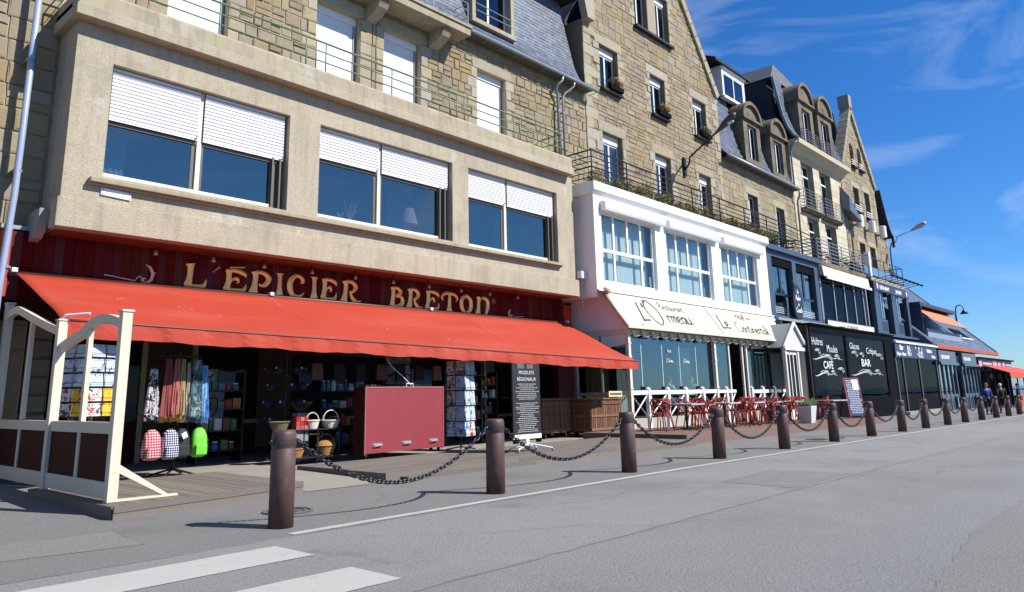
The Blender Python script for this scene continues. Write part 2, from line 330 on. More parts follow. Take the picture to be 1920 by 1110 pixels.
sheet('concrete_pavement', [4.9,8.0,13,19,40,60,90], [13.2,14,16,18.9], lambda x,y: zp(x,y)+.006, CONC)
sheet('concrete_ramp', [6.75,7.6,8.35], [10.35,11,12,13.2], lambda x,y: zp(x,y)+.008, CONC)
# tar seams and the painted markings, thin sheets just above the asphalt
TAR = M('tar_seam', (.162,.159,.152), .85, .35, 3, .4, 60)
def wobble_strip(name, pts, wd, z, mat, seed=1):
    rnd = random.Random(seed); b = B(); prev = None; P = []
    for i in range(len(pts)-1):
        n = max(2, int((Vector(pts[i+1])-Vector(pts[i])).length/.25))
        for k in range(n): P.append(Vector(pts[i]).lerp(Vector(pts[i+1]), k/n))
    P.append(Vector(pts[-1]))
    for i, p in enumerate(P):
        d = (P[min(i+1,len(P)-1)]-P[max(i-1,0)]).normalized(); q = Vector((-d.y, d.x)); o = q*rnd.uniform(-.025,.025); hw = wd*rnd.uniform(.35,1)*.5
        a, c = p+o+q*hw, p+o-q*hw
        b.v += [(a.x,a.y,zp(a.x,a.y)+z),(c.x,c.y,zp(c.x,c.y)+z)]
        if i: k = 2*i; b.f.append((k-2,k-1,k+1,k)); b.mi.append(0)
    return tag(b.build(name, mat, fix=False), kind='structure')
wobble_strip('road_seam', [(-10,7.3),(2,7.3),(5,7.24),(20,7.25),(60,7.25)], .022, .0035, TAR, 2)
wobble_strip('road_seam', [(1,4.52),(8,4.49),(16,4.5),(30,4.5),(60,4.5)], .05, .0035, TAR, 3)
for k, pts in enumerate([[(6.1,5.6),(6.9,5.2),(7.3,4.6),(8.0,4.3),(8.4,3.7)],[(9.5,5.4),(10.6,5.7),(11.9,5.2),(13.4,5.6)],[(10.6,5.7),(10.9,5.1),(11.6,4.7)],[(5.0,6.6),(6.1,5.6)],[(7.2,7.2),(7.6,6.6),(8.6,6.2),(9.4,6.3)],[(6.2,8.2),(7.1,8.9),(7.6,9.7)],[(12.6,3.6),(14.2,3.4),(15.5,3.7)]]):
    wobble_strip('asphalt_crack', pts, .011, .0037, TAR, 20+k)
def marking(name, x0, x1, y0, y1, seed):
    rnd = random.Random(seed); b = B(); n = max(6, int((x1-x0)/.18)); n = min(n, 400)
    for i in range(n+1):
        x = x0+(x1-x0)*i/n
        b.v += [(x, y0+rnd.uniform(-.008,.008), zp(x,7)+.0052), (x, y1+rnd.uniform(-.008,.008), zp(x,7)+.0052)]
        if i: b.f.append((2*i-2,2*i-1,2*i+1,2*i)); b.mi.append(0)
    return tag(b.build(name, PAINT, fix=False), kind='structure')
PATCH = M('asphalt_patch', (.188,.185,.177), .9, .14, .5, .8, 55, fine=.65, fscale=36)
for k, P in enumerate(([(5.6,-.6),(15,-.3),(15.2,1.75),(9,1.9),(5.5,1.55)],[(11.2,4.6),(13.6,4.62),(13.5,5.9),(11.3,5.8)],[(2.2,8.3),(3.4,8.1),(3.5,9.2),(2.3,9.3)])):
    b = B(); b.v = [(x,y,zp(x,y)+.0028) for x,y in P]; b.f = [tuple(range(len(P)))]; b.mi = [0]; tag(b.build('asphalt_patch', PATCH, fix=False), kind='structure')
    wobble_strip('patch_edge', P+[P[0]], .02, .0034, TAR, 60+k)
marking('edge_line', 4.62, 70, 7.29, 7.43, 3)
marking('crosswalk_stripe', .2, 4.17, 6.23, 6.90, 4)
marking('crosswalk_stripe', .1, 4.08, 4.88, 5.55, 5)
marking('crosswalk_stripe', .1, 4.05, 3.52, 4.19, 6)
def manhole(x, y):
    b = B(); n = 28; z = zp(x,y)+.004
    for k in range(n): a = 2*pi*k/n; b.v.append((x+.33*cos(a), y+.33*sin(a), z))
    b.f.append(tuple(range(n))); b.mi.append(0)
    for r in (.31,.24):
        for k in range(n):
            a0, a1 = 2*pi*k/n, 2*pi*(k+1)/n
            b.hexa([(x+r*cos(a0),y+r*sin(a0),z),(x+(r-.03)*cos(a0),y+(r-.03)*sin(a0),z),(x+(r-.03)*cos(a1),y+(r-.03)*sin(a1),z),(x+r*cos(a1),y+r*sin(a1),z),
                    (x+r*cos(a0),y+r*sin(a0),z+.012),(x+(r-.03)*cos(a0),y+(r-.03)*sin(a0),z+.012),(x+(r-.03)*cos(a1),y+(r-.03)*sin(a1),z+.012),(x+r*cos(a1),y+r*sin(a1),z+.012)])
    for i in range(-3,4):
        for j in range(-3,4):
            if i*i+j*j < 8: b.box(x+i*.06-.02,x+i*.06+.02,y+j*.06-.02,y+j*.06+.02,z,z+.012)
    return b
tag(manhole(5.5,8.85).build('manhole_cover', M('cast_iron',(.10,.10,.10),.7,.2,20)), 'round iron manhole cover in the asphalt behind the nearest bollard', 'manhole cover', 'manhole covers')
tag(manhole(22.9,8.6).build('manhole_cover', MATS['cast_iron']), 'round iron manhole cover in the asphalt in front of the red chairs', 'manhole cover', 'manhole covers')
# ------------------------------------------------------------------ bollards and chains
BX = [4.80,8.32,11.84,15.32,18.76,22.20,25.46,28.78,31.79,35.10,38.20,41.55,44.94,48.20,51.45]
BY = 7.85
bp = proto('bollard', '', 'bollard', 'brown bollards along the road edge')
b = B(); b.lathe([(.140,-.05),(.138,.84),(.131,.85),(.131,.865),(.138,.875),(.138,1.005),(.131,1.03),(.12,1.055),(.0,1.06)], n=28); b.build('post', BOLL, bp, smooth=True)
b = B(); b.lathe([(.138,.90),(.1435,.90),(.1435,.952),(.138,.952)], n=28); b.build('band', M('dark_band',(.03,.027,.027),.55), bp, smooth=False)
for s in (-1,1):
    b = B(); b.tube([(s*.152+.022*cos(a), 0, .926+.022*sin(a)) for a in [2*pi*k/10 for k in range(10)]], .007, 6, closed=True); b.box(min(s*.138,s*.160),max(s*.138,s*.160),-.02,.02,.905,.948); b.build('eyelet', CHAIN, bp)
WHERE = ['nearest, beside the zebra crossing','second from the zebra crossing, in front of the maroon cabinet','third from the crossing, in front of the wooden press crates','in front of the first red chairs','in front of the middle cafe tables','in front of the pale planter','in front of the menu board','in front of the black cafe marquee','before the right half of the black cafe','before the dark glazed bar front','before the right end of the dark bar','in front of the slate blue shop doors','in front of the man in blue','in front of the person in black','farthest, beside the red tent']
for i, x in enumerate(BX):
    o = bp if i == 0 else copy_tree(bp)
    place(o, (x, BY, gz(x)), rz=0, label='brown concrete bollard '+WHERE[i])
    tl = [(.004,-.006),(.012,-.008),(-.010,.007),(.006,.012)][i % 4]
    o.rotation_euler = (tl[0], tl[1], 0)
lk = B(); L_, W_ = .047, .024
lp = [(W_*cos(a)*1.0, 0, 0) for a in ()]
for k in range(10):
    a = 2*pi*k/10; lp.append(((L_-W_)*(1 if cos(a) > 0 else -1)*(1 if abs(cos(a)) > .1 else 0)+W_*cos(a), W_*sin(a), 0))
lk.tube(lp, .011, 5, closed=True)
linkmesh = None
for i in range(len(BX)-1):
    x0, x1 = BX[i]+.185, BX[i+1]-.185; z0, z1 = gz(BX[i])+.926, gz(BX[i+1])+.926
    sag = [.60,.57,.53,.58,.55,.57,.52,.56,.5,.5,.45,.5,.5,.5][i]
    cz = lambda t: z0+(z1-z0)*t-sag*4*t*(1-t)
    P = [Vector((x0+(x1-x0)*k/200, BY, cz(k/200))) for k in range(201)]
    cum = [0]
    for k in range(200): cum.append(cum[-1]+(P[k+1]-P[k]).length)
    n = int(cum[-1]/.068); root = thing('chain', 'dark chain '+('sagging between the two nearest bollards' if i == 0 else 'leading right from the bollard '+WHERE[i].replace('second from the zebra crossing, ','').replace('third from the crossing, ','')), 'chain', tuple(P[0]), 'chains between the bollards')
    jb = B(); k = 0
    for q in range(n):
        s = (q+.5)/n*cum[-1]
        while k < 199 and cum[k+1] < s: k += 1
        t = (s-cum[k])/max(1e-6, cum[k+1]-cum[k]); p = P[k].lerp(P[k+1], t); d = (P[min(k+1,200)]-P[max(k-1,0)]).normalized()
        rot = Matrix.Rotation(-atan2(d.z, d.x), 4, 'Y') @ Matrix.Rotation((pi/2 if q % 2 else 0)+.5, 4, 'X')
        if i < 5:
            if linkmesh is None:
                o = lk.build('chain_link', CHAIN, None, smooth=True); linkmesh = o.data
            else:
                o = bpy.data.objects.new('chain_link', linkmesh); COL.objects.link(o)
            o.parent = root; o.matrix_local = Matrix.Translation(p-P[0]) @ rot
        else:
            jb.add([(Matrix.Translation(p) @ rot) @ Vector(v) for v in lk.v], lk.f)
    if i >= 5: tag(jb.build('chain_links', CHAIN, root, smooth=True, fix=False), kind='stuff')
# ------------------------------------------------------------------ decks
def planks_x(root, x0, x1, y0, y1, z, mat, wd=.14, th=.028, lmin=2.2, lmax=4.2, seed=1, zf=None):
    rnd = random.Random(seed); y = y0; n = round((y1-y0)/wd); wd = (y1-y0)/n
    for r in range(n):
        x = x0; first = rnd.uniform(.5, lmax)
        while x < x1-.01:
            ln = first if x == x0 else rnd.uniform(lmin, lmax); e = min(x1, x+ln)
            if x1-e < .6: e = x1
            dz = rnd.uniform(-.002,.002); za = (zf(x) if zf else z)+dz; zb = (zf(e) if zf else z)+dz
            b = B(); ya, yb = y+.003, y+wd-.004
            b.hexa([(x+.002,ya,za-th),(e-.002,ya,zb-th),(e-.002,yb,zb-th),(x+.002,yb,za-th),(x+.002,ya,za),(e-.002,ya,zb),(e-.002,yb,zb),(x+.002,yb,za)])
            b.build('plank', mat, root, bevel=0); x = e
        y += wd
dk = thing('wooden_deck', 'weathered grey plank deck under the cream windbreak screen', 'deck', (3.8,9.95,0))
n = 20
for i in range(n):
    x0 = 3.82+2.9*i/n; x1 = x0+2.9/n-.007; f0 = 10.0+(x0-3.82)*.155; f1 = 10.0+(x1-3.82)*.155; z = .158+random.uniform(-.002,.002)
    b = B(); b.hexa([(x0,f0,z-.028),(x1,f1,z-.028),(x1,13.25,z-.028),(x0,13.25,z-.028),(x0,f0,z),(x1,f1,z),(x1,13.25,z),(x0,13.25,z)]); b.build('plank', DECK, dk)
def skewboard(z0, z1, o1, name='fascia_board'):
    b = B(); b.hexa([(3.80,9.97-o1,z0),(6.74,10.43-o1,z0),(6.74,10.46-o1,z0),(3.80,10.0-o1,z0),(3.80,9.97-o1,z1),(6.74,10.43-o1,z1),(6.74,10.46-o1,z1),(3.80,10.0-o1,z1)]); return b.build(name, DECKX, dk)
skewboard(.085,.162,.012); skewboard(-.02,.083,.002)
b = B(); b.box(3.79,3.815,10.02,13.25,-.02,.155); b.build('side_board', DECK, dk)
b = B(); b.box(6.725,6.75,10.5,13.25,-.02,.155); b.build('side_board', DECK, dk)
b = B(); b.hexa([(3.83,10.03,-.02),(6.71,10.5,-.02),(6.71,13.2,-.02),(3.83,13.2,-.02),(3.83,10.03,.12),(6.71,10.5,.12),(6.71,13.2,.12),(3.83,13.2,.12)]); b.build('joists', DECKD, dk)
dk = thing('wooden_deck', 'long low grey plank deck between the maroon cabinet and the road', 'deck', (8.4,10.5,0))
planks_x(dk, 8.4, 18.72, 10.5, 13.2, .135, DECKX, .15, seed=5)
for k in range(3): b = B(); b.box(8.38+3.45*k,8.38+3.45*k+3.44,10.47,10.497,-.03,.137); b.build('fascia_board', DECKX, dk)
for k in range(3): b = B(); b.box(8.7+3.35*k,8.7+3.35*k+3.34,10.26,10.465,-.03,.058); b.build('step_board', DECKX, dk)
b = B(); b.box(8.375,8.397,10.5,13.2,-.03,.135); b.build('side_board', DECKX, dk)
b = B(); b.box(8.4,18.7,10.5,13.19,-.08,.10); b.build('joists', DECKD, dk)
dk = thing('terrace_deck', 'red-brown plank terrace deck carrying the red chairs', 'deck', (18.75,10.55,0))
DZ3 = lambda x: .25-.0085*(x-18.75)
planks_x(dk, 18.75, 36.1, 10.55, 14.0, .285, DECKR, .155, lmin=3, lmax=4.5, seed=8, zf=DZ3)
for k in range(4):
    xa = 18.74+4.34*k; xb = xa+4.33; b = B(); b.hexa([(xa,10.515,gz(xa)-.03),(xb,10.515,gz(xb)-.03),(xb,10.545,gz(xb)-.03),(xa,10.545,gz(xa)-.03),(xa,10.515,DZ3(xa)+.002),(xb,10.515,DZ3(xb)+.002),(xb,10.545,DZ3(xb)+.002),(xa,10.545,DZ3(xa)+.002)]); b.build('fascia_board', DECKR, dk)
b = B(); b.box(18.72,18.747,10.53,14,-.1,.25); b.box(36.103,36.13,10.53,14,-.3,.10); b.build('side_board', DECKR, dk)
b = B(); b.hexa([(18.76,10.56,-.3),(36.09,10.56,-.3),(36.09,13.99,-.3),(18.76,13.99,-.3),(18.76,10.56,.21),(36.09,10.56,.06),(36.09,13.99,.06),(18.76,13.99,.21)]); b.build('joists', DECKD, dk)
# ------------------------------------------------------------------ windbreak screen
sc = thing('windbreak_screen', 'cream wooden windbreak screen with two arched panels and dark red lower boards', 'screen', (3.93,10.45,.15))
SXA, SXB = 3.90, 3.965
def post(y, zt, z0, wd=.065):
    b = B(); b.box(3.93-wd,3.93+wd,y-wd,y+wd,z0,zt); b.box(3.93-wd-.015,3.93+wd+.015,y-wd-.015,y+wd+.015,zt+.001,zt+.03); b.build('post', CREAM, sc, bevel=.006)
post(10.45,2.58,.162); post(12.95,2.66,.16); post(15.9,3.2,.15)
def rail(y0,y1,z0,z1,n='rail'):
    b = B(); b.box(SXA,SXB,y0,y1,z0,z1); b.build(n, CREAM, sc, bevel=.004)
def arch(y0, y1, f):
    b = B(); k = 22; vs = []
    for i in range(k+1):
        y = y0+(y1-y0)*i/k; z = f(i/k); vs += [(SXA-.01,y,z-.13),(SXB+.01,y,z-.13),(SXB+.01,y,z),(SXA-.01,y,z)]
    fs = []
    for i in range(k):
        a = 4*i; c = a+4
        for j in range(4): fs.append((a+j,a+(j+1)%4,c+(j+1)%4,c+j))
    fs += [(0,1,2,3),(4*k+3,4*k+2,4*k+1,4*k)]
    b.add(vs,fs); b.build('arched_rail', CREAM, sc)
A1 = lambda t: 2.50+.12*sin(pi*min(1,t*1.55)) - .20*max(0,(t-.35)/.65)**1.7
arch(10.515,12.885,A1)
A2 = lambda t: 2.58+.55*min(1,t*1.25)**1.1*(1 if t < .8 else 1)-.02*t - (.05*((t-.8)/.2)**2 if t > .8 else 0)
arch(13.015,15.84,A2)
for (ya, yb, f) in ((10.515,12.885,A1),(13.015,15.84,A2)):
    ym = (ya+yb)/2; rail(ya,yb,1.0,1.15); rail(ya,yb,.19,.40); 
    for (u0, u1) in ((ya,ym-.045),(ym+.045,yb)): 
        nb = 9
        for k in range(nb):
            b = B(); b.box(3.921,3.944,u0+(u1-u0)*k/nb+.002,u0+(u1-u0)*(k+1)/nb-.002,.401,.999); b.build('board', DARKRED, sc)
    rail(ym-.045,ym+.045,.401,.999,'mullion')
    zt = f(.5)-.12
    b = B(); b.box(SXA,SXB,ym-.045,ym+.045,1.151,zt); b.build('mullion', CREAM, sc, bevel=.004)
b = B(); b.hexa([(3.99,10.42,.52),(4.0,10.42,.62),(4.0,10.48,.62),(3.99,10.48,.52),(4.58,10.42,.19),(4.66,10.42,.19),(4.66,10.48,.19),(4.58,10.48,.19)]); b.build('brace', CREAM, sc)
b = B(); b.box(4.0,4.78,10.41,10.49,.163,.19); b.build('foot', CREAM, sc)
b = B(); b.tube([(3.93,12.95,2.70),(3.95,12.9,2.75),(4.2,12.6,2.77)], .02, 6); b.build('hinge', PVC, sc)
# ------------------------------------------------------------------ stone laying
UNIT = []
def unit_stones():
    rnd = random.Random(3)
    for k in range(8):
        c = .045; j = lambda: rnd.uniform(-.018,.018); d = lambda: -1+rnd.uniform(-.0,.35)
        vs = [(0,0,0),(1,0,0),(1,0,1),(0,0,1)]
        vs += [(0+j(),-.55,0+j()),(1+j(),-.55,0+j()),(1+j(),-.55,1+j()),(0+j(),-.55,1+j())]
        vs += [(c*2+j(),d(),c*2+j()),(1-c*2+j(),d(),c*2+j()),(1-c*2+j(),d(),1-c*2+j()),(c*2+j(),d(),1-c*2+j())]
        fs = [(0,1,5,4),(1,2,6,5),(2,3,7,6),(3,0,4,7),(4,5,9,8),(5,6,10,9),(6,7,11,10),(7,4,8,11),(8,9,10,11)]
        UNIT.append((vs,fs))
unit_stones()
SMESH = {}
def stone_mesh(k, mat, nm):
    key = (k, mat.name, nm)
    if key not in SMESH:
        me = bpy.data.meshes.new(nm); me.from_pydata(UNIT[k][0], [], UNIT[k][1]); me.materials.append(mat)
        SMESH[key] = me
    return SMESH[key]
def put_stone(root, r, Y, depth, mat, nm='stone', k=None):
    xa, xb, za, zb = r
    o = bpy.data.objects.new(nm, stone_mesh(k if k is not None else random.randrange(8), mat, nm)); COL.objects.link(o)
    o.parent = root; o.location = Vector((xa, Y, za))-ORG[root]; o.scale = (xb-xa, depth, zb-za); return o
def subtract(iv, blocks):
    for (a, b) in blocks:
        nw = []
        for (x, y) in iv:
            if b <= x or a >= y: nw.append((x,y)); continue
            if a > x: nw.append((x,a))
            if b < y: nw.append((b,y))
        iv = nw
    return [(x,y) for x,y in iv if y-x > .07]
def rows(z0, z1, ops, h):
    ls = sorted({z0, z1, *[o[2] for o in ops if z0 < o[2] < z1], *[o[3] for o in ops if z0 < o[3] < z1]}); m = [ls[0]]
    for z in ls[1:]:
        if z-m[-1] > .13 or z == z1: m.append(z)
    out = []
    for a, b in zip(m, m[1:]):
        n = max(1, round((b-a)/h)); out += [(a+(b-a)*i/n, a+(b-a)*(i+1)/n) for i in range(n)]
    return out
def lay(root, x0, x1, z0, z1, Y, ops, mat, seed=1, h=.34, wr=(.3,.75), lim=None, count=290, joint=.02, dep=(.018,.045), split=.28, nm='stone', vis=None):
    rnd = random.Random(seed); S = []
    for (za, zb) in rows(z0, z1, ops, h):
        zm = (za+zb)/2
        iv = [(x0,x1)]
        if lim: la, lb = lim(zb if lim(zb)[1]-lim(zb)[0] < lim(za)[1]-lim(za)[0] else za); iv = [(max(x0,la), min(x1,lb))]
        for (xa, xb) in subtract(iv, [(o[0],o[1]) for o in ops if o[2] < zm < o[3]]):
            x = xa
            while x < xb-.01:
                e = x+rnd.uniform(*wr)
                if xb-e < wr[0]*.8: e = xb if xb-x < wr[1]*1.25 else (x+xb)/2
                e = min(e, xb)
                if rnd.random() < split and e-x > wr[0]*1.15 and zb-za > .26:
                    q = za+(zb-za)*rnd.uniform(.4,.6); S += [(x,e,za,q),(x,e,q,zb)]
                elif rnd.random() < split*.6 and e-x > .5:
                    q = x+(e-x)*rnd.uniform(.35,.65); S += [(x,q,za,zb),(q,e,za,zb)]
                else: S.append((x,e,za,zb))
                x = e
    key = []
    for s in S:
        c = ((s[0]+s[1])/2, Y, (s[2]+s[3])/2); vis_ = in_frame(c, 40) and (vis is None or vis(c))
        d = (Vector(c)-Vector((0,0,CAMH))).length
        key.append((-(s[1]-s[0])*(s[3]-s[2])/d/d*(c[1]/d) if vis_ else 1, s))
    key.sort(key=lambda t: t[0]); jb = B(); j = joint/2; nj = 0
    for i, (kk, s) in enumerate(key):
        r = (s[0]+j, s[1]-j, s[2]+j, s[3]-j)
        if i < count and kk < 0: put_stone(root, r, Y, rnd.uniform(*dep), mat, nm, rnd.randrange(8))
        elif kk < 0 or i % 1 == 0:
            vs, fs = UNIT[rnd.randrange(8)]; dd = rnd.uniform(*dep); nj += 1
            jb.add([(r[0]+v[0]*(r[1]-r[0]), Y+v[1]*dd, r[2]+v[2]*(r[3]-r[2])) for v in vs], fs)
    if nj: tag(jb.build('stonework', mat, root, fix=False), kind='stuff')
def panel(b, x0, x1, z0, z1, Y, ops, depth=.3, lim=None, extra=()):
    """a wall face with openings and their reveals"""
    zs = sorted({z0, z1, *[o[2] for o in ops], *[o[3] for o in ops], *extra}); zs = [z for z in zs if z0 <= z <= z1]
    for za, zb in zip(zs, zs[1:]):
        zm = (za+zb)/2
        l0, h0 = lim(za) if lim else (x0,x1); l1, h1 = lim(zb) if lim else (x0,x1)
        iv = [(min(l0,l1)-.0, max(h0,h1))]
        bl = sorted([(o[0],o[1]) for o in ops if o[2] < zm < o[3]])
        xs = [('L',)] 
        cur = None; segs = []; left = (l0,l1)
        for (a, c) in bl: segs.append((left,(a,a))); left = (c,c)
        segs.append((left,(h0,h1)))
        for (p, q) in segs: b.quad((p[0],Y,za),(q[0],Y,za),(q[1],Y,zb),(p[1],Y,zb))
    for (xa,xb,za,zb) in [o[:4] for o in ops]:
        b.quad((xa,Y,za),(xa,Y+depth,za),(xa,Y+depth,zb),(xa,Y,zb)); b.quad((xb,Y,za),(xb,Y+depth,za),(xb,Y+depth,zb),(xb,Y,zb))
        b.quad((xa,Y,zb),(xb,Y,zb),(xb,Y+depth,zb),(xa,Y+depth,zb)); b.quad((xa,Y,za),(xb,Y,za),(xb,Y+depth,za),(xa,Y+depth,za))
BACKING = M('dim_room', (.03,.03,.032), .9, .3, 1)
def casement(root, x0, x1, z0, z1, Y, box=.0, leaves=2, mat=PVC, gl=None, transom=None, curtain=False, fw=.065, back=True):
    """a window: frame (part) with panes and a roller box (sub-parts)"""
    gl = gl or GL_WIN; zt = z1-box; b = B()
    b.box(x0,x0+fw,Y,Y+.06,z0,zt); b.box(x1-fw,x1,Y,Y+.06,z0,zt); b.box(x0+fw,x1-fw,Y,Y+.06,z0,z0+fw); b.box(x0+fw,x1-fw,Y,Y+.06,zt-fw,zt)
    lw = (x1-x0-2*fw)/leaves
    for k in range(1,leaves): xm = x0+fw+lw*k; b.box(xm-.045,xm+.045,Y-.012,Y+.058,z0+fw,zt-fw)
    if transom: b.box(x0+fw,x1-fw,Y-.006,Y+.05,transom-.05,transom+.05)
    f = b.build('window', mat, root)
    for k in range(leaves):
        xa = x0+fw+lw*k+(.045 if k else 0); xb = x0+fw+lw*(k+1)-(.045 if k < leaves-1 else 0)
        for (za, zb) in ([(z0+fw,zt-fw)] if not transom else [(z0+fw,transom-.05),(transom+.05,zt-fw)]):
            q = B(); q.box(xa,xb,Y+.022,Y+.034,za,zb); q.build('pane', gl, f)
    if box:
        q = B(); q.box(x0,x1,Y-.05,Y+.06,zt+.002,z1); q.build('roller_box', mat, f, bevel=.01)
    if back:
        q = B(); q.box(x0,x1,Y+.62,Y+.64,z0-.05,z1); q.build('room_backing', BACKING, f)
    if curtain:
        pleats(f, x0+.08, x1-.08, Y+.2, z0+.05, z1-.05)
    return f
def pleats(parent, x0, x1, Y, z0, z1, mat=None, amp=.03, step=.11, gather=None):
    b = B(); n = max(4, int((x1-x0)/step*4)); 
    for i in range(n+1):
        x = x0+(x1-x0)*i/n; y = Y+amp*sin(i*pi/2+.6*sin(i*.37))
        b.v += [(x,y,z0),(x,y+amp*.3,z1)]
        if i: b.f.append((2*i-2,2*i,2*i+1,2*i-1)); b.mi.append(0)
    return b.build('curtain', mat or CURT, parent, smooth=True)
# ------------------------------------------------------------------ shop front of the grocer
sf = thing('shop_front', 'dark red boarded grocery front with gold lettering under the stone bay', 'shop front', (12,16,.1))
for i in range(92):
    x0 = 3.86+16.6*i/92; b = B(); b.box(x0,x0+16.6/92-.008,15.985+.004*(i%2),16.02,3.30,4.60); b.build('board', DRED, sf)
b = B(); b.box(3.80,20.52,16.03,16.25,2.95,4.62); b.build('fascia_backing', DARKRED, sf)
b = B(); b.box(3.70,3.84,15.93,16.26,3.35,4.62); b.build('end_board', M('bright_red_board',(.36,.028,.018),.5,.1,3), sf)
for k in range(4): b = B(); b.box(20.50+.11*k,20.60+.11*k,15.95,16.2,3.6,4.42); b.build('end_board', MATS['bright_red_board'], sf)
b = B(); b.box(4.4,20.15,15.42,15.98,4.592,4.61); b.build('soffit', ORED, sf)
b = B(); b.box(3.65,4.3,15.95,16.3,4.625,4.70); b.build('flashing', ZINC, sf)
b = B(); b.box(3.84,20.5,16.26,17.2,2.95,3.0); b.build('porch_ceiling', DARKRED, sf)
b = B(); b.box(3.84,20.5,17.0,17.12,2.72,2.95); b.build('lintel', DARKRED, sf)
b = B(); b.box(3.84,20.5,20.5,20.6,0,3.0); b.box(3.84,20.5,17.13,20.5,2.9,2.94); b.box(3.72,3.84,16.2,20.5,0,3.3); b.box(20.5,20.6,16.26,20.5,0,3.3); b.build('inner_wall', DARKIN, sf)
def cream_post(x, z0=.1, z1=2.72, w_=.11, y=16.97): b = B(); b.box(x-w_/2,x+w_/2,y,y+.1,z0,z1); b.build('frame_post', M('olive_cream',(.30,.26,.15),.6), sf)
for x in (6.85,7.99,17.38,17.58,20.1,18.9): cream_post(x)
OC = MATS['olive_cream']
b = B(); b.box(8.05,9.6,16.96,17.06,.86,.95); b.build('frame_rail', OC, sf)
b = B(); b.box(8.05,9.6,17.0,17.05,.1,.858); b.build('stall_riser', DARKRED, sf)
b = B(); b.box(17.64,20.04,16.965,17.05,.72,.80); b.build('frame_rail', OC, sf)
b = B(); b.box(17.64,18.84,17.0,17.04,.15,.718); b.box(18.96,20.04,17.0,17.04,.15,.718); b.build('door_kick_panel', DARKRED, sf)
for (xa,xb) in ((8.05,9.6),(17.64,18.84),(18.96,20.04)): b = B(); b.box(xa,xb,17.01,17.022,.96 if xa<9 else .802,2.72); b.build('pane', GL_DARK, sf)
b = B(); b.box(4.1,6.79,17.01,17.022,1.0,2.72); b.build('pane', GL_DARK, sf)
b = B(); b.box(4.1,6.79,16.98,17.05,.1,.99); b.build('stall_riser', DARKRED, sf)
b = B(); b.tube([(17.72,16.93,1.2),(17.72,16.90,1.25),(17.86,16.90,1.25)], .014, 6); b.box(17.69,17.75,16.945,16.965,1.1,1.32); b.build('door_handle', PVC, sf)
b = B(); b.box(20.15,21.0,16.0,16.25,.1,2.94); b.build('pier', M('pier_red',(.10,.009,.009),.6), sf)
lst = random.Random(5)
sp_ = thing('stone_pier', 'rough pale stone pier at the left end of the shop, seen through the screen', 'pier', (4.72,16.75,.12))
for i in range(8): put_stone(sp_, (4.5,4.95,.14+.36*i,.48+.36*i), 16.85, .12+.02*(i%2), STONEL)
b = B(); b.box(4.5,4.95,16.85,17.0,.12,3.0); b.build('core', MORT, sp_)
# gold lettering -----------------------------------------------------
def cr_(P, t, i):
    p0, p1, p2, p3 = P[max(i-1,0)], P[i], P[i+1], P[min(i+2,len(P)-1)]
    return [.5*(2*p1[a]+(p2[a]-p0[a])*t+(2*p0[a]-5*p1[a]+4*p2[a]-p3[a])*t*t+(3*p1[a]-p0[a]-3*p2[a]+p3[a])*t**3) for a in range(3)]
GL = {'L':[[(.19,1,.34),(.21,.82,.22),(.19,.4,.20),(.13,.06,.30)],[(.02,.05,.11),(.45,.06,.13),(.76,.10,.15),(.86,.40,.03)]],
"'":[[(.05,.74,.10),(.85,1.0,.22)]],
'E':[[(.19,.97,.26),(.22,.8,.21),(.20,.4,.20),(.13,.06,.28)],[(.10,.94,.13),(.5,.96,.14),(.85,.86,.15),(.92,.70,.04)],[(.28,.36,.06),(.36,.54,.09),(.55,.60,.13),(.62,.46,.08),(.52,.40,.03)],[(.02,.05,.11),(.5,.06,.14),(.84,.1,.15),(.94,.38,.03)]],
'P':[[(.16,1,.28),(.22,.8,.22),(.19,.4,.22),(.14,0,.40)],[(.2,.94,.13),(.55,.96,.15),(.85,.74,.22),(.70,.44,.17),(.46,.38,.09),(.40,.46,.03)]],
'I':[[(.5,1,.80),(.5,.86,.46),(.5,.4,.46),(.5,0,.86)]],
'C':[[(.70,.66,.05),(.82,.74,.16),(.74,.90,.14),(.48,.97,.14),(.22,.75,.22),(.17,.4,.24),(.34,.08,.18),(.66,.05,.13),(.9,.24,.04)]],
'R':[[(.16,1,.28),(.22,.8,.21),(.19,.4,.21),(.12,0,.36)],[(.2,.94,.13),(.5,.96,.15),(.74,.76,.20),(.58,.52,.13),(.40,.50,.07)],[(.44,.52,.06),(.56,.24,.16),(.78,.05,.18),(1.02,.12,.05)]],
'B':[[(.16,1,.26),(.22,.8,.21),(.19,.4,.21),(.13,.03,.26)],[(.1,.94,.13),(.5,.95,.15),(.70,.75,.19),(.38,.55,.08)],[(.38,.55,.08),(.78,.50,.15),(.82,.20,.21),(.5,.05,.14),(.05,.05,.12)]],
'T':[[(.5,.93,.14),(.5,.6,.20),(.49,.3,.21),(.48,0,.42)],[(.12,.55,.04),(.03,.74,.12),(.25,.94,.15),(.75,.94,.15),(.97,.74,.12),(.88,.55,.04)]],
'O':[[(.5,.97,.13),(.2,.74,.22),(.2,.28,.22),(.5,.03,.13),(.8,.28,.22),(.8,.74,.22),(.5,.97,.13)]],
'N':[[(.15,1,.28),(.2,.8,.22),(.17,.35,.22),(.13,0,.38)],[(.22,.74,.08),(.48,.95,.13),(.82,.82,.22),(.86,.45,.22),(.70,.02,.13),(.45,-.28,.04)]]}
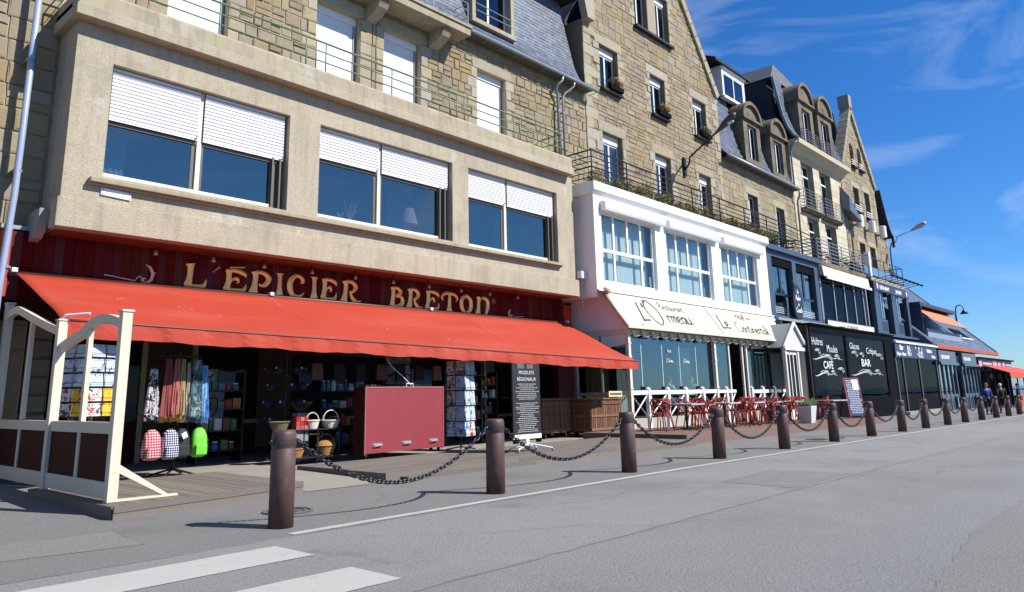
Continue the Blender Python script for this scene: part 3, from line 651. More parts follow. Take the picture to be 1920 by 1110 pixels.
def gilded(ch, x0, x1, z0, z1, accent=False):
    b = B(); sx, sz = x1-x0, z1-z0
    sts = GL[ch]+([[(.25,1.10,.05),(.85,1.17,.06)]] if accent else [])
    for st in sts:
        P = []; m = 7
        for i in range(len(st)-1):
            for k in range(m): P.append(cr_(st, k/m, i))
        P.append(list(st[-1])); n = len(P); vs = []; fs = []
        for i, p in enumerate(P):
            a, c = P[max(i-1,0)], P[min(i+1,n-1)]
            if ch == 'O' and i in (0,n-1): a, c = P[n-2], P[1]
            d = Vector(((c[0]-a[0])*sx, (c[1]-a[1])*sz)).normalized(); nn = Vector((-d.y,d.x))*p[2]*.62*min(sx,.5) if ch != 'I' else Vector((-d.y,d.x))*p[2]*.5*sx
            q = Vector((x0+p[0]*sx, z0+p[1]*sz)); hh = min(.075, .02+p[2]*.16)
            e0 = .3 if i in (0,n-1) and ch != 'O' else 1
            for (o, dd) in ((nn,0),(nn,.018),(Vector((0,0)),hh*e0+.012),(-nn,.018),(-nn,0)): vs.append((q.x+o.x, 15.98-dd, q.y+o.y))
        for i in range(n-1):
            for j in range(4): fs.append((5*i+j,5*i+j+1,5*i+5+j+1,5*i+5+j))
        fs += [(0,1,2,3,4),(5*n-1,5*n-2,5*n-3,5*n-4,5*n-5)]
        b.add(vs, fs)
    return b.build('gold_letter', GOLD, sf)
for ch, xa, xb, z0, z1, ac in [('L',7.15,7.72,3.84,4.36,0),("'",7.78,7.96,3.86,4.36,0),('E',8.04,8.63,3.83,4.33,1),('P',8.71,9.25,3.83,4.36,0),('I',9.34,9.59,3.83,4.37,0),('C',9.65,10.20,3.83,4.38,0),('I',10.30,10.56,3.83,4.38,0),('E',10.63,11.12,3.83,4.38,0),('R',11.25,11.85,3.82,4.39,0),
        ('B',12.84,13.36,3.82,4.37,0),('R',13.45,14.00,3.82,4.38,0),('E',14.11,14.68,3.83,4.38,0),('T',14.74,15.40,3.83,4.39,0),('O',15.46,16.06,3.82,4.38,0),('N',16.18,16.78,3.84,4.38,0)]:
    gilded(ch, xa, xb, z0, z1, ac)
def scroll(mirror, ox, oz, s, ln):
    b = B(); f = -1 if mirror else 1
    T = lambda x, z: (ox+f*x*s, 15.975, oz+z*s)
    b.tube([T(0,.12),T(.15,.11),T(ln,.02)], .013, 5); b.blob(T(0,.12), .016, 6, 4)
    b.tube([T(ln,.02),T(ln+.05,.14),T(ln+.14,.18),T(ln+.19,.1),T(ln+.2,.0)], [.008,.012,.014,.012,.01], 5)
    b.tube([T(ln+.32,.12),T(ln+.24,.14),T(ln+.22,.04),T(ln+.34,-.02),T(ln+.48,.1),T(ln+.52,.3),T(ln+.42,.5),T(ln+.28,.58)], [.014,.02,.024,.028,.034,.042,.03,.008], 6)
    b.tube([T(ln+.5,.22),T(ln+.62,.36)], [.02,.003], 5)
    return b.build('gold_scroll', GOLD2, sf)
scroll(False, 5.52, 3.85, .66, .92); scroll(True, 18.35, 3.84, .42, 1.1)
text('R', .10, GOLD2, sf, (16.93,15.975,4.25), name='trade_mark'); b = B(); b.tube([(16.965+.075*cos(a),15.972,4.285+.075*sin(a)) for a in [2*pi*k/16 for k in range(16)]], .006, 4, closed=True); b.build('trade_mark_ring', GOLD2, sf)
# lamps under the soffit ---------------------------------------------
lp0 = proto('spotlight', '', 'spotlight', 'spotlights under the bay above the gold lettering')
b = B(); b.tube([(0,0,.14),(0,-.03,.04)], .012, 6); b.box(-.02,.02,-.02,.02,.12,.15); b.build('bracket', BLACKM, lp0)
b = B(); b.lathe([(.018,.05),(.03,.03),(.045,-.02),(.05,-.06),(.02,-.075)], (0,-.03,0), 12); b.build('lamp_head', M('aged_chrome',(.35,.30,.27),.35,metal=.6), lp0, smooth=True)
LX = [6.34,7.59,8.82,10.11,11.4,12.64,13.92,15.18,16.4,17.68]
over = ['left of the gold L','right above the gold L','above the gold letter P','above the gold letter C','above the gold R ending the first word','in the gap just before the gold B','above the gold R beside the B','above the gold letter T','above the gold letter N','beyond the gold N, last of the row']
for i, x in enumerate(LX): place(lp0 if i == 0 else copy_tree(lp0), (x,15.62,4.445), label='small metal spotlight under the bay '+over[i])
# awning -----------------------------------------------------
aw = thing('awning', 'large red cloth awning stretched over the grocery terrace', 'awning', (12,15.9,3.75))
AX0, AX1 = 3.95, 20.55
def awp(u, t):
    x = AX0+(AX1-AX0)*u; zf = 2.70-.33*u; zb = 3.80
    y = 15.93+(13.1-15.93)*t; z = zb+(zf-zb)*t
    ks = [0,.313,.678,1]; k = 0 if u < .313 else 1 if u < .678 else 2; q = (u-ks[k])/(ks[k+1]-ks[k])
    z -= .12*sin(pi*t)*(.35+.65*abs(sin(pi*q))**.7)+ .014*sin(u*61+t*4)*sin(pi*t)+.020*sin(u*23+t*5)*sin(pi*t)+.012*sin(u*9-t*7)*sin(pi*t)
    if u < .02: x += .10*sin(pi*t)
    return (x, y, z)
b = B(); nu, nv = 92, 12
for i in range(nu+1):
    for j in range(nv+1): b.v.append(awp(i/nu, j/nv))
for i in range(nu):
    for j in range(nv): b.f.append((i*(nv+1)+j,(i+1)*(nv+1)+j,(i+1)*(nv+1)+j+1,i*(nv+1)+j+1)); b.mi.append(0)
o = b.build('cloth', FABR, aw, smooth=True); md = o.modifiers.new('solid','SOLIDIFY'); md.thickness = .006
b = B()
for i in range(nu+1):
    x, y, z = awp(i/nu, 1); wv = .022*sin(i*.9)+.016*sin(i*2.3)
    b.v += [(x,13.085,z-.015),(x,13.085+wv*.6-.01,z-.13),(x,13.08+wv-.015,z-.272-.014*sin(i*.55)-.008*sin(i*1.7))]
    if i:
        for j in range(2): k = 3*i+j; b.f.append((k-3,k,k+1,k-2)); b.mi.append(0)
o = b.build('valance', FABR, aw); md = o.modifiers.new('solid','SOLIDIFY'); md.thickness = .004
b = B(); b.tube([awp(i/30,1.002) for i in range(31)], .022, 8); b.build('front_bar', M('bar_dark_red',(.10,.02,.015),.5), aw, smooth=True)
b = B(); b.tube([(AX0-.1,15.93,3.79),(AX1+.08,15.93,3.79)], .055, 10); b.build('roller', MATS['bar_dark_red'], aw, smooth=True)
for (u, du) in ((.313,0),(.678,0)):   # joining seams of the cloth
    b = B(); b.tube([(lambda p: (p[0],p[1],p[2]+.004))(awp(u+du*3*k/12, k/12)) for k in range(13)], .009, 5); b.build('seam', M('seam_red',(.62,.20,.15),.7), aw)
for x in (5.6,11.6,18.8):
    zf = 2.70-.33*(x-3.95)/16.6-.06; b = B(); b.tube([(x,15.95,3.45),(x+.9,14.4,2.66)], .03, 8); b.tube([(x+.9,14.4,2.66),(x+.15,13.15,zf)], .025, 8); b.blob((x+.9,14.4,2.66), .045, 8, 5); b.build('folding_arm', PVC, aw, smooth=True)
for x in (AX0-.03, 9.2, 14.25, AX1+.02): b = B(); b.box(x-.05,x+.05,15.82,15.98,3.80,3.88); b.build('bracket', PVC, aw, bevel=.01)
for k in range(9):
    u, t = [(.09,.35),(.095,.33),(.17,.44),(.20,.50),(.155,.42),(.31,.2),(.46,.5),(.7,.3),(.55,.72)][k]; p = awp(u,t); b = B(); b.blob((p[0],p[1],p[2]+.004), .022, 6, 4, (1,.7,.25)); b.build('bird_dropping', LETW, aw)
# ------------------------------------------------------------------ roughcast bay over the grocery
by = thing('bay_extension', 'long roughcast concrete bay with three wide shuttered windows above the red awning', 'building', (12,15.2,4.62))
BW = [(5.05,9.10,5.74,8.10),(9.95,14.48,5.74,8.10),(15.13,19.36,5.70,8.10)]
b = B(); panel(b, 4.35, 20.25, 5.18, 8.80, 15.2, BW, .34)
b.quad((4.35,15.2,4.62),(4.35,16.28,4.62),(4.35,16.28,8.8),(4.35,15.2,8.8)); b.quad((20.25,15.2,4.62),(20.25,16.28,4.62),(20.25,16.28,8.8),(20.25,15.2,8.8))
b.build('wall', ROUGH, by)
b = B(); b.box(4.28,20.32,15.10,15.5,4.62,5.185); b.build('lower_band', ROUGH, by, bevel=.012)
b = B(); b.box(4.36,20.24,15.5,17.6,4.625,4.72); b.build('floor_slab', SMOOTHC, by)
b = B(); b.prism([(4.20,15.9),(4.20,14.9),(20.02,14.9),(20.02,16.25),(19.5,16.28),(4.2,16.28)], 'z', 8.805, 9.04); b.build('cornice', ROUGH, by, bevel=.015)
b = B(); b.prism([(14.94,9.042),(14.97,9.38),(15.02,9.45),(15.3,9.46),(15.34,9.3),(15.34,9.042)], 'x', 4.24, 19.98); b.build('parapet', SMOOTHC, by)
b = B(); b.box(4.24,4.6,15.345,16.28,9.042,9.40); b.build('parapet_return', SMOOTHC, by)
b = B(); b.box(4.24,19.98,15.35,16.3,9.042,9.2); b.build('terrace_floor', SMOOTHC, by)
b = B(); b.box(4.79,19.42,15.03,15.2,5.56,5.655); b.box(4.79,19.42,15.10,15.2,5.52,5.56); b.build('sill', SMOOTHC, by, bevel=.015)
b = B(); b.prism([(15.50,5.0),(15.50,4.75),(15.58,4.58),(15.75,4.46),(16.0,4.42),(16.25,4.42),(16.25,5.0)], 'x', 4.12, 4.275); b.build('corbel', M('patched_plaster',(.24,.235,.225),.9,.3,4), by)
shb = [7.0,7.32,7.28]
MUL = [7.02,11.96,16.96]
ALU = M('alu_frame_cream', (.62,.58,.47), .45, .05, 3)
JAMB = M('dark_jamb', (.10,.095,.075), .6, .1, 4)
for k, (x0,x1,z0,z1) in enumerate(BW):
    xm = MUL[k]; Yg = 15.44; xr = x1-[.36,.40,.36][k]
    b = B(); b.box(x0,xr,Yg-.06,Yg+.05,z0,z0+.12); b.box(xm-.07,xm+.035,Yg-.05,Yg+.05,z0+.12,z1); b.box(x0,x0+.05,Yg-.04,Yg+.05,z0+.12,z1)
    f = b.build('window', ALU, by, bevel=.006)
    b = B(); b.box(xr,x1,Yg,Yg+.05,z0,shb[k]); b.box(xr+.02,xr+.06,Yg-.10,Yg,z0,shb[k]); b.box(xr+.20,xr+.24,Yg-.12,Yg,z0,shb[k]); b.build('jamb_track', JAMB, f)
    b = B(); b.box(xm+.035,xm+.10,Yg-.01,Yg+.05,z0+.12,shb[k]); b.box(xm-.16,xm-.07,Yg+.0,Yg+.05,z0+.12,shb[k]); b.build('frame_shadow_gap', JAMB, f)
    for (xa,xb) in ((x0+.05,xm-.16),(xm+.10,xr)):
        b = B(); b.box(xa,xb,Yg+.01,Yg+.02,z0+.12,shb[k]+.2); b.build('pane', GL_BAY, f)
    for (xa,xb) in ((x0+.06,xm-.075),(xm+.04,x1-.05)):
        b = B(); n = round((z1-shb[k])/.078)
        for i in range(n):
            za = shb[k]+(z1-shb[k])*i/n; zb = shb[k]+(z1-shb[k])*(i+1)/n-.016
            b.prism([(15.346,za),(15.34,za+.01),(15.34,zb-.006),(15.346,zb),(15.362,zb),(15.362,za)], 'x', xa, xb)
        b.box(xa,xb,15.350,15.372,shb[k]-.035,shb[k]-.004)
        o = tag(b.build('shutter_slats', SHUT, f), kind='stuff')
        b = B(); b.box(xa+.02,xb-.02,15.363,15.37,shb[k],z1); b.build('shutter_backing', M('slat_gap',(.10,.10,.11),.8), f)
        b = B(); b.box(xa,xb,Yg-.03,Yg+.0,shb[k]-.11,shb[k]-.036); b.build('shutter_gap', JAMB, f)
        b = B(); b.tube([(xb-.05,15.33,shb[k]-.03),(xb-.05,15.31,shb[k]+.03),(xb-.02,15.31,shb[k]+.05)], .01, 5); b.build('stop_hook', BLACKM, f)
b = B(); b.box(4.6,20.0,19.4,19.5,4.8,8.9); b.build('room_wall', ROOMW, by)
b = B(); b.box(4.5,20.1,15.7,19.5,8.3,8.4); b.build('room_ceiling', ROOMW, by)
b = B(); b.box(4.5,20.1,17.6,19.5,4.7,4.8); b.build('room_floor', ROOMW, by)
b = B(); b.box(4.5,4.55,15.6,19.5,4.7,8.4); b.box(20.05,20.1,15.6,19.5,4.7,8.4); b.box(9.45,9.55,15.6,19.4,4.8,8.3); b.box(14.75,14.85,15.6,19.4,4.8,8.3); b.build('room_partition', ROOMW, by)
tg = M('pale_wall',(.30,.32,.34),.9); b = B(); b.box(5.1,6.1,17.0,17.06,4.8,8.2); b.build('wardrobe', tg, by)
pleats(by, 5.15, 5.75, 16.1, 5.0, 8.1, M('pale_curtain',(.40,.42,.43),.9,.1)); pleats(by, 13.2, 14.1, 16.6, 5.0, 8.1, MATS['pale_curtain']); pleats(by, 18.1, 18.9, 17.0, 5.0, 8.1, MATS['pale_curtain'])
# plaque and cable box
pl = thing('wall_plaque', 'small white enamel plaque screwed to the roughcast under the first window', 'plaque', (5.3,15.2,5.41))
b = B(); b.hexa([(5.04,15.165,5.36),(5.60,15.165,5.335),(5.60,15.19,5.335),(5.04,15.19,5.36),(5.04,15.165,5.50),(5.60,15.165,5.475),(5.60,15.19,5.475),(5.04,15.19,5.50)]); b.build('plate', LETW, pl)
for x, z in ((5.07,5.475),(5.57,5.455),(5.07,5.385),(5.57,5.36)): b = B(); b.blob((x,15.163,z), .012, 6, 4); b.build('screw', BLACKM, pl)
rnd = random.Random(4)
b = B()
for r in range(3):
    x = 5.12
    while x < 5.50: e = x+rnd.uniform(.015,.05); b.box(x,e,15.162,15.1645,5.462-.028*r-(x-5.1)*.045,5.470-.028*r-(x-5.1)*.045); x = e+.015
tag(b.build('faint_lettering', LETG, pl), kind='stuff')
# things on the window sills inside
pt = thing('potted_plant', 'small green potted plant with dry twigs inside the middle bay window', 'plant', (11.0,15.75,5.2))
b = B(); b.lathe([(.10,.45),(.13,.62),(.11,.62)], (11.0,15.75,5.2), 12); b.build('pot', M('terracotta',(.25,.10,.05)), pt)
LEAFM = M('mint_leaf',(.10,.42,.22),.6,.2,6); b = B()
for k in range(26):
    a = k*2.4; r = .05+.012*k*.6; b.blob((11.0-.06+r*.6*cos(a), 15.72+r*.5*sin(a), 5.95+.09*sin(k*1.7)), .05, 5, 3, (1,.5,.9))
b.build('leaves', LEAFM, pt)
b = B()
for k in range(14): a = k*1.1; b.tube([(11.25,15.75,5.8),(11.3+.1*cos(a),15.75,6.1),(11.3+.22*cos(a),15.75+.05*sin(a),6.25+.25*abs(sin(a*1.3)))], .006, 4)
b.build('twigs', M('pale_twig',(.30,.38,.36)), pt)
lm = thing('table_lamp', 'table lamp with pale pink shade inside the middle bay window', 'lamp', (13.35,15.8,5.2))
b = B(); b.lathe([(.07,.55),(.05,.60),(.06,.75),(.03,.85),(.02,1.0)], (13.35,15.8,5.2), 12); b.build('base', M('yellow_glaze',(.40,.38,.08)), lm, smooth=True)
b = B(); b.lathe([(.26,.95),(.25,.97),(.13,1.42),(.12,1.42)], (13.35,15.8,5.2), 16); b.build('lamp_shade', M('pink_shade',(.55,.33,.36)), lm, smooth=True)
pf = thing('picture_frame', 'dark picture frame hanging inside the last bay window', 'picture', (18.75,16.2,6.8))
b = B(); b.box(18.62,18.98,16.22,16.25,6.42,7.05); b.build('frame', BLACKP, pf); b = B(); b.box(18.66,18.94,16.212,16.218,6.47,7.0); b.build('print', M('print_grey',(.18,.22,.26)), pf)
# green terrace railing ----------------------------------------
gr = thing('terrace_railing', 'thin green metal railing along the top of the roughcast bay', 'railing', (12,15.2,9.4))
def bar(p, q, r, n, mat, par, name='rail'): b = B(); b.tube([p,q], r, n); return b.build(name, mat, par, smooth=True)
for z, r in ((10.31,.027),(10.04,.017),(9.78,.017)):
    b = B(); b.tube([(4.5,16.25,z),(4.5,15.2,z),(19.75,15.2,z),(19.75,16.25,z)], r, 6); b.build('rail', GREENM, gr)
for x in (4.5,7.19,9.46,9.75,10.04,12.19,14.38,14.68,14.99,17.25,17.55,19.75): bar((x,15.2,9.42),(x,15.2,10.31), .018, 6, GREENM, gr, 'baluster')
bar((19.75,15.75,9.3),(19.75,15.75,10.31), .018, 6, GREENM, gr, 'baluster')
# ------------------------------------------------------------------ house A: mansard house with rolled shutters
hA = thing('stone_house', 'stone house with white rolled shutters and a slate mansard above the roughcast bay', 'house', (12,16.3,0))
DA = [(6.46,7.90,9.25,12.15),(10.43,11.87,9.25,12.15),(12.74,14.17,9.25,12.15),(16.67,18.07,9.25,12.15)]
b = B(); panel(b, 4.35, 22.78, 8.6, 13.1, 16.3, DA, .36)
panel(b, -3, 4.35, 0, 18, 16.3, [], .3); b.build('wall', MORT, hA)
b = B(); b.box(-3,22.78,19.6,20,0,18); b.build('rear_wall', MORT, hA)
quo = []
for (x0,x1,z0,z1) in DA:
    for s in (0,1):
        n = 8
        for i in range(n):
            za = z0+(z1-z0)*i/n; zb = z0+(z1-z0)*(i+1)/n; wd = .30 if (i+s) % 2 else .46
            if x0 == 12.74 and s == 0: wd = .30
            if x0 == 10.43 and s == 1: wd = .42 
            quo.append((x0-wd,x0-.004,za,zb) if s == 0 else (x1+.004,x1+wd,za,zb))
for r in quo: put_stone(hA, (r[0]+.01,r[1]-.01,r[2]+.01,r[3]-.01), 16.3, random.uniform(.03,.06), STONEL, 'jamb_stone')
lint = [(x0-.25,x1+.25,12.155,12.50) for (x0,x1,_,_) in DA]
for r in lint: put_stone(hA, r, 16.3, .07, STONEL, 'lintel', 2)
lay(hA, 4.4, 22.74, 9.15, 13.05, 16.3, DA+quo+lint, STONE, 17, .36, (.22,.55), count=230, joint=.030, split=.5, dep=(.02,.06))
lay(hA, -2.9, 4.33, .1, 17.8, 16.3, [], STONE, 12, .46, (.35,.75), count=70, joint=.022, split=.2, dep=(.03,.07))
for (x0,x1,z0,z1) in DA:
    b = B(); n = 46
    for i in range(n): za = z0+(z1-.24-z0)*i/n; b.box(x0+.06,x1-.11,16.50,16.512,za,za+(z1-.24-z0)/n-.004)
    b.box(x0+.06,x1-.11,16.513,16.53,z0,z1); f = b.build('rolled_shutter', SHUT, hA)
    b = B(); b.box(x0+.02,x1-.02,16.46,16.60,z1-.23,z1); b.build('shutter_box', PVC, f); b = B(); b.box(x1-.10,x1-.02,16.47,16.53,z0,z1-.232); b.box(x0+.0,x0+.058,16.47,16.53,z0,z1-.232); b.build('guide_rail', GREYM, f)
# upper balcony on corbels
b = B(); b.box(10.9,15.55,15.45,16.26,12.62,12.86); b.build('balcony_slab', SMOOTHC, hA, bevel=.012)
b = B(); b.box(10.85,15.60,15.40,16.26,12.862,12.95); b.build('balcony_edge', SMOOTHC, hA, bevel=.01)
for x in (12.2,14.65):
    b = B(); b.prism([(16.25,12.615),(15.62,12.615),(15.58,12.50),(15.66,12.36),(15.86,12.24),(16.25,12.10)], 'x', x-.17, x+.17); b.build('corbel', SMOOTHC, hA)
for z in (13.25,13.5,13.75): b = B(); b.tube([(10.95,15.5,z),(15.48,15.5,z),(15.48,16.2,z)], .018, 5); b.build('balcony_rail', GREYM, hA)
for x in (11.0,12.5,14.0,15.48): b = B(); b.tube([(x,15.5,12.95),(x,15.5,13.75)], .016, 5); b.build('baluster', GREYM, hA)
# mansard: slate courses on a bell-cast profile
def slates(root, prof, x0, x1, mat, sw=.21, sh=.155, holes=(), seed=1, th=.012, verge=None, name='slates', axis='x'):
    """prof: (Y,Z) points from eave upwards"""
    rnd = random.Random(seed); P = [Vector(p) for p in prof]; cum = [0]
    for a, c in zip(P, P[1:]): cum.append(cum[-1]+(c-a).length)
    def at(s):
        for i in range(len(P)-1):
            if s <= cum[i+1] or i == len(P)-2:
                t = (s-cum[i])/(cum[i+1]-cum[i]); d = (P[i+1]-P[i]).normalized(); return P[i].lerp(P[i+1], t), d
    b = B(); n = int(cum[-1]/sh)
    for r in range(n):
        p, d = at(r*sh); q, _ = at(min(cum[-1],(r+1)*sh)); nn = Vector((-d.y, d.x)); nn = -nn if nn.x > 0 else nn
        x = x0-(sw*.5 if r % 2 else 0)
        xe = x1-(verge(p.y) if verge else 0)
        while x < xe:
            a, c = max(x0,x+.003), min(xe, x+sw-.003)
            if c-a > .03 and not any(h[0] < (a+c)/2 < h[1] and h[2] < p.y < h[3] for h in holes):
                l = th*rnd.uniform(.7,1.6); o = nn*l; k = rnd.uniform(-.006,.006)
                if axis == 'x': b.add([(a,p.x+o.x,p.y+o.y+k),(c,p.x+o.x,p.y+o.y+k),(c,q.x+nn.x*.002,q.y+nn.y*.002),(a,q.x+nn.x*.002,q.y+nn.y*.002),(a,p.x,p.y+k),(c,p.x,p.y+k)], [(0,1,2,3),(0,4,5,1)])
            x += sw
    return tag(b.build(name, mat, root, fix=False), kind='stuff')
SUBR = M('roof_boards', (.03,.03,.033), .9)
def roofbase(root, prof, x0, x1, mat=None, name='roof'):
    b = B(); n = len(prof); poly = [(p[0]+.35,p[1]-.02) for p in prof]+[(prof[-1][0]+1.5,prof[-1][1]-.02),(prof[-1][0]+1.5,prof[0][1]-.02)]
    b.prism(poly, 'x', x0, x1); return b.build(name, mat or SUBR, root)
PA = [(15.86,13.14),(16.06,13.30),(16.30,13.62),(16.48,14.05),(16.62,14.6),(16.78,15.6),(16.95,17.2)]
roofbase(hA, PA, -3, 22.45)
slates(hA, PA, 9.5, 22.45, SLATE, holes=[(16.55,18.5,13.95,18)], seed=3, verge=lambda z: .25*max(0,z-15.2)**1.2*0+ (0 if z < 14.6 else .12*(z-14.6)))
b = B(); b.box(-3,22.6,16.1,19.6,17.25,17.45); b.box(19,22.5,16.3,18,17.0,17.25); b.build('upper_eave', SLATED, hA)
b = B(); b.tube([(-2,15.84,13.12),(23.05,15.84,13.10)], .075, 8); b.build('gutter', ZINC, hA, smooth=True)
b = B(); b.box(-2,22.77,15.86,16.28,13.04,13.08); b.build('eave_board', M('eave_board',(.10,.085,.06),.9), hA)
for k in range(10): x = 15.9+.78*k; b = B(); b.tube([(x,15.84,13.03),(x,15.86,13.0),(x,16.2,12.98)], .012, 5); b.build('gutter_bracket', ZINC, hA)
# dormer window in the mansard
b = B(); b.box(16.45,16.62,16.25,17.3,13.95,16.2); b.box(18.42,18.60,16.25,17.3,13.95,16.2); b.box(16.40,18.65,16.2,17.3,13.80,13.95); b.box(16.4,18.65,16.2,17.3,16.2,16.5); b.build('dormer', SMOOTHC, hA)
casement(hA, 16.62, 18.42, 13.96, 16.2, 16.55, leaves=2)
for z in (14.25,14.5): b = B(); b.tube([(16.62,16.2,z),(18.42,16.2,z)], .018, 5); b.build('guard_bar', GREYM, hA)
# downpipes
dp = thing('downpipe', 'pale blue-grey downpipe at the left end of the red shop front', 'downpipe', (3.8,15.9,0), 'downpipes')
b = B(); b.tube([(3.81,15.95,12.5),(3.80,15.95,6.2),(3.79,15.93,5.3),(3.73,15.93,3.6),(3.70,15.93,.2)], .062, 12); b.build('pipe', PIPEB, dp, smooth=True)
for z in (8.0,5.75,3.9): b = B(); b.tube([(3.80-(.02 if z < 5 else 0),15.95,z-.03),(3.80-(.02 if z < 5 else 0),15.95,z+.03)], .072, 12); b.box(3.72,3.88,15.95,16.28,z-.015,z+.015); b.build('collar', ZINC, dp)
b = B(); b.tube([(2.95,16.2,13),(2.9,16.2,6)], .018, 6); tag(b.build('wall_cable', BLACKM), 'thin dark cable running down the stone wall left of the downpipe', 'cable')
for k, x in enumerate((20.82,21.12)):
    dp = thing('downpipe', ['grey downpipe with a wide swan neck behind the right end of the green railing','thinner grey downpipe close beside the swan-necked one'][k], 'downpipe', (x,16.1,9.2), 'downpipes')
    b = B(); b.tube([(x+(.0 if k==0 else .42),15.86,13.05),(x+(.0 if k==0 else .42),15.88,12.88),(x-(.16 if k==0 else -.3),15.98,12.72),(x-(.14 if k==0 else -.1),16.08,12.55),(x,16.12,12.35),(x,16.12,9.3)], .055-.012*k, 10); b.build('pipe', ZINC, dp, smooth=True)
    b = B(); b.tube([(x,16.12,11.7),(x,16.12,11.76)], .066-.012*k, 10); b.box(x-.02,x+.02,16.12,16.29,11.715,11.745); b.build('collar', ZINC, dp)
# ------------------------------------------------------------------ house B: the stone gable
hB = thing('gable_house', 'tall stone gable house with white windows behind the white painted bay', 'house', (28.6,16.3,0))
APX = (28.6,24.55); KNE = 16.35
def limB(z):
    if z <= KNE: return (22.8,34.42)
    t = (z-KNE)/(APX[1]-KNE); return (22.8+(APX[0]-22.8)*t, 34.42-(34.42-APX[0])*t)
r1 = [(26.86,28.0,17.55,19.95),(28.75,29.90,17.55,19.95)]
r2 = [(23.91,25.25,13.66,15.64),(27.83,29.12,13.60,15.55),(31.76,33.06,13.56,15.52)]
r3 = [(23.89,25.28,9.1,11.78),(27.88,29.21,9.1,11.78),(31.80,33.02,9.1,11.66)]
OB = r1+r2+r3
b = B(); panel(b, 22.8, 34.42, 8.2, APX[1], 16.3, OB, .33, lim=limB, extra=(KNE,)); b.quad((22.8,16.3,8),(22.8,19.9,8),(22.8,19.9,KNE),(22.8,16.3,KNE)); b.quad((34.42,16.3,8),(34.42,19.9,8),(34.42,19.9,KNE),(34.42,16.3,KNE))
b.build('wall', MORTB, hB)
b = B(); b.prism([(22.8,KNE),(34.42,KNE),APX], 'y', 17.4, 24); b.build('roof', SLATED, hB)
blk = []; 
def jambs(root, op, mat, n=6, wl=.46, ws=.26, head=.42, headw=.3, seed=0):
    x0,x1,z0,z1 = op; out_ = []
    for s in (0,1):
        for i in range(n):
            za = z0+(z1-z0)*i/n; zb = z0+(z1-z0)*(i+1)/n; wd = wl if (i+s+seed) % 2 else ws
            out_.append(((x0-wd,x0-.003,za,zb) if s == 0 else (x1+.003,x1+wd,za,zb), 'jamb_stone'))
    if head: out_.append(((x0-headw,x1+headw,z1+.003,z1+head),'lintel'))
    for r, nm in out_: put_stone(root, (r[0]+.008,r[1]-.008,r[2]+.008,r[3]-.008), 16.3, random.uniform(.035,.07), mat, nm)
    return [r for r, _ in out_]
for i, op in enumerate(r2+r3): blk += jambs(hB, op, STONEL, seed=i)
blk += jambs(hB, (r1[0][0],r1[1][1],17.55,19.95), STONEL, n=7)
put_stone(hB, (28.02,28.73,17.55,19.95), 16.3, .03, SMOOTHC, 'mullion_stone', 1)
blk.append((28.0,28.75,17.5,20))
def quoins(root, x, side, z0, z1, h=.44, mat=None, wl=.62, ws=.36):
    n = round((z1-z0)/h); out_ = []
    for i in range(n):
        za = z0+(z1-z0)*i/n; zb = z0+(z1-z0)*(i+1)/n; wd = wl if i % 2 else ws
        r = (x,x+wd,za,zb) if side > 0 else (x-wd,x,za,zb); out_.append(r)
        put_stone(root, (r[0]+.006,r[1]-.006,r[2]+.006,r[3]-.006), 16.3, random.uniform(.035,.065), mat or STONEL, 'quoin')
    return out_
blk += quoins(hB, 22.8, 1, 9.0, 18.0, wl=.85, ws=.5)[:]
blk += quoins(hB, 34.42, -1, 9.0, 16.3)
lay(hB, 22.85, 34.38, 9.0, 23.8, 16.3, OB+blk, STONE, 21, .32, (.25,.68), lim=limB, count=290, joint=.018, split=.26, dep=(.014,.045), vis=lambda c: c[2] < 22)
# kneeler scroll at the left and coping stones up the slopes
b = B(); b.prism([(22.82,16.3),(22.55,17.3),(22.42,18.0),(22.55,18.25),(23.3,18.3),(23.3,16.3)], 'y', 15.98, 16.29); b.build('kneeler', STONEL, hB)
for s in (1,-1):
    x0 = 34.5 if s > 0 else 22.72; nst = 15
    for i in range(nst):
        t0, t1 = i/nst, (i+1)/nst-.006
        if s < 0 and t1 < .25: continue
        xa, za = x0+(APX[0]-x0)*t0, KNE+(APX[1]-KNE)*t0; xb, zb = x0+(APX[0]-x0)*t1, KNE+(APX[1]-KNE)*t1
        b = B(); q = .32; ox, oz = (.05*s, .05)
        b.hexa([(xa+ox,16.15,za+oz),(xb+ox,16.15,zb+oz),(xb-s*q*.8,16.15,zb-q*.55),(xa-s*q*.8,16.15,za-q*.55),(xa+ox,16.75,za+oz),(xb+ox,16.75,zb+oz),(xb-s*q*.8,16.75,zb-q*.55),(xa-s*q*.8,16.75,za-q*.55)])
        b.build('coping_stone', STONEL, hB)
for op in r2: casement(hB, op[0]+.02, op[1]-.02, op[2]+.02, op[3]-.01, 16.52, box=.30)
for op in r3: casement(hB, op[0]+.02, op[1]-.02, op[2]+.02, op[3]-.01, 16.52, box=.34, transom=None)
casement(hB, r1[0][0]+.02, r1[0][1]-.02, 17.57, 19.93, 16.52); casement(hB, r1[1][0]+.02, r1[1][1]-.02, 17.57, 19.93, 16.52, box=.30)
for op in r2: b = B(); b.box(op[0]-.06,op[1]+.06,16.08,16.32,op[2]-.11,op[2]-.004); b.build('sill', SLATED, hB)
b = B(); b.box(26.75,30.0,16.08,16.32,17.43,17.545); b.build('sill', SLATED, hB)
for op in r2:
    b = B()
    for z in (.12,.34): b.tube([(op[0]-.02,16.16,op[2]+z),(op[1]+.02,16.16,op[2]+z)], .012, 5)
    for k in range(9): x = op[0]+(op[1]-op[0])*k/8; b.tube([(x,16.16,op[2]),(x,16.16,op[2]+.34)], .008, 4)
    b.build('window_guard', BLACKM, hB)
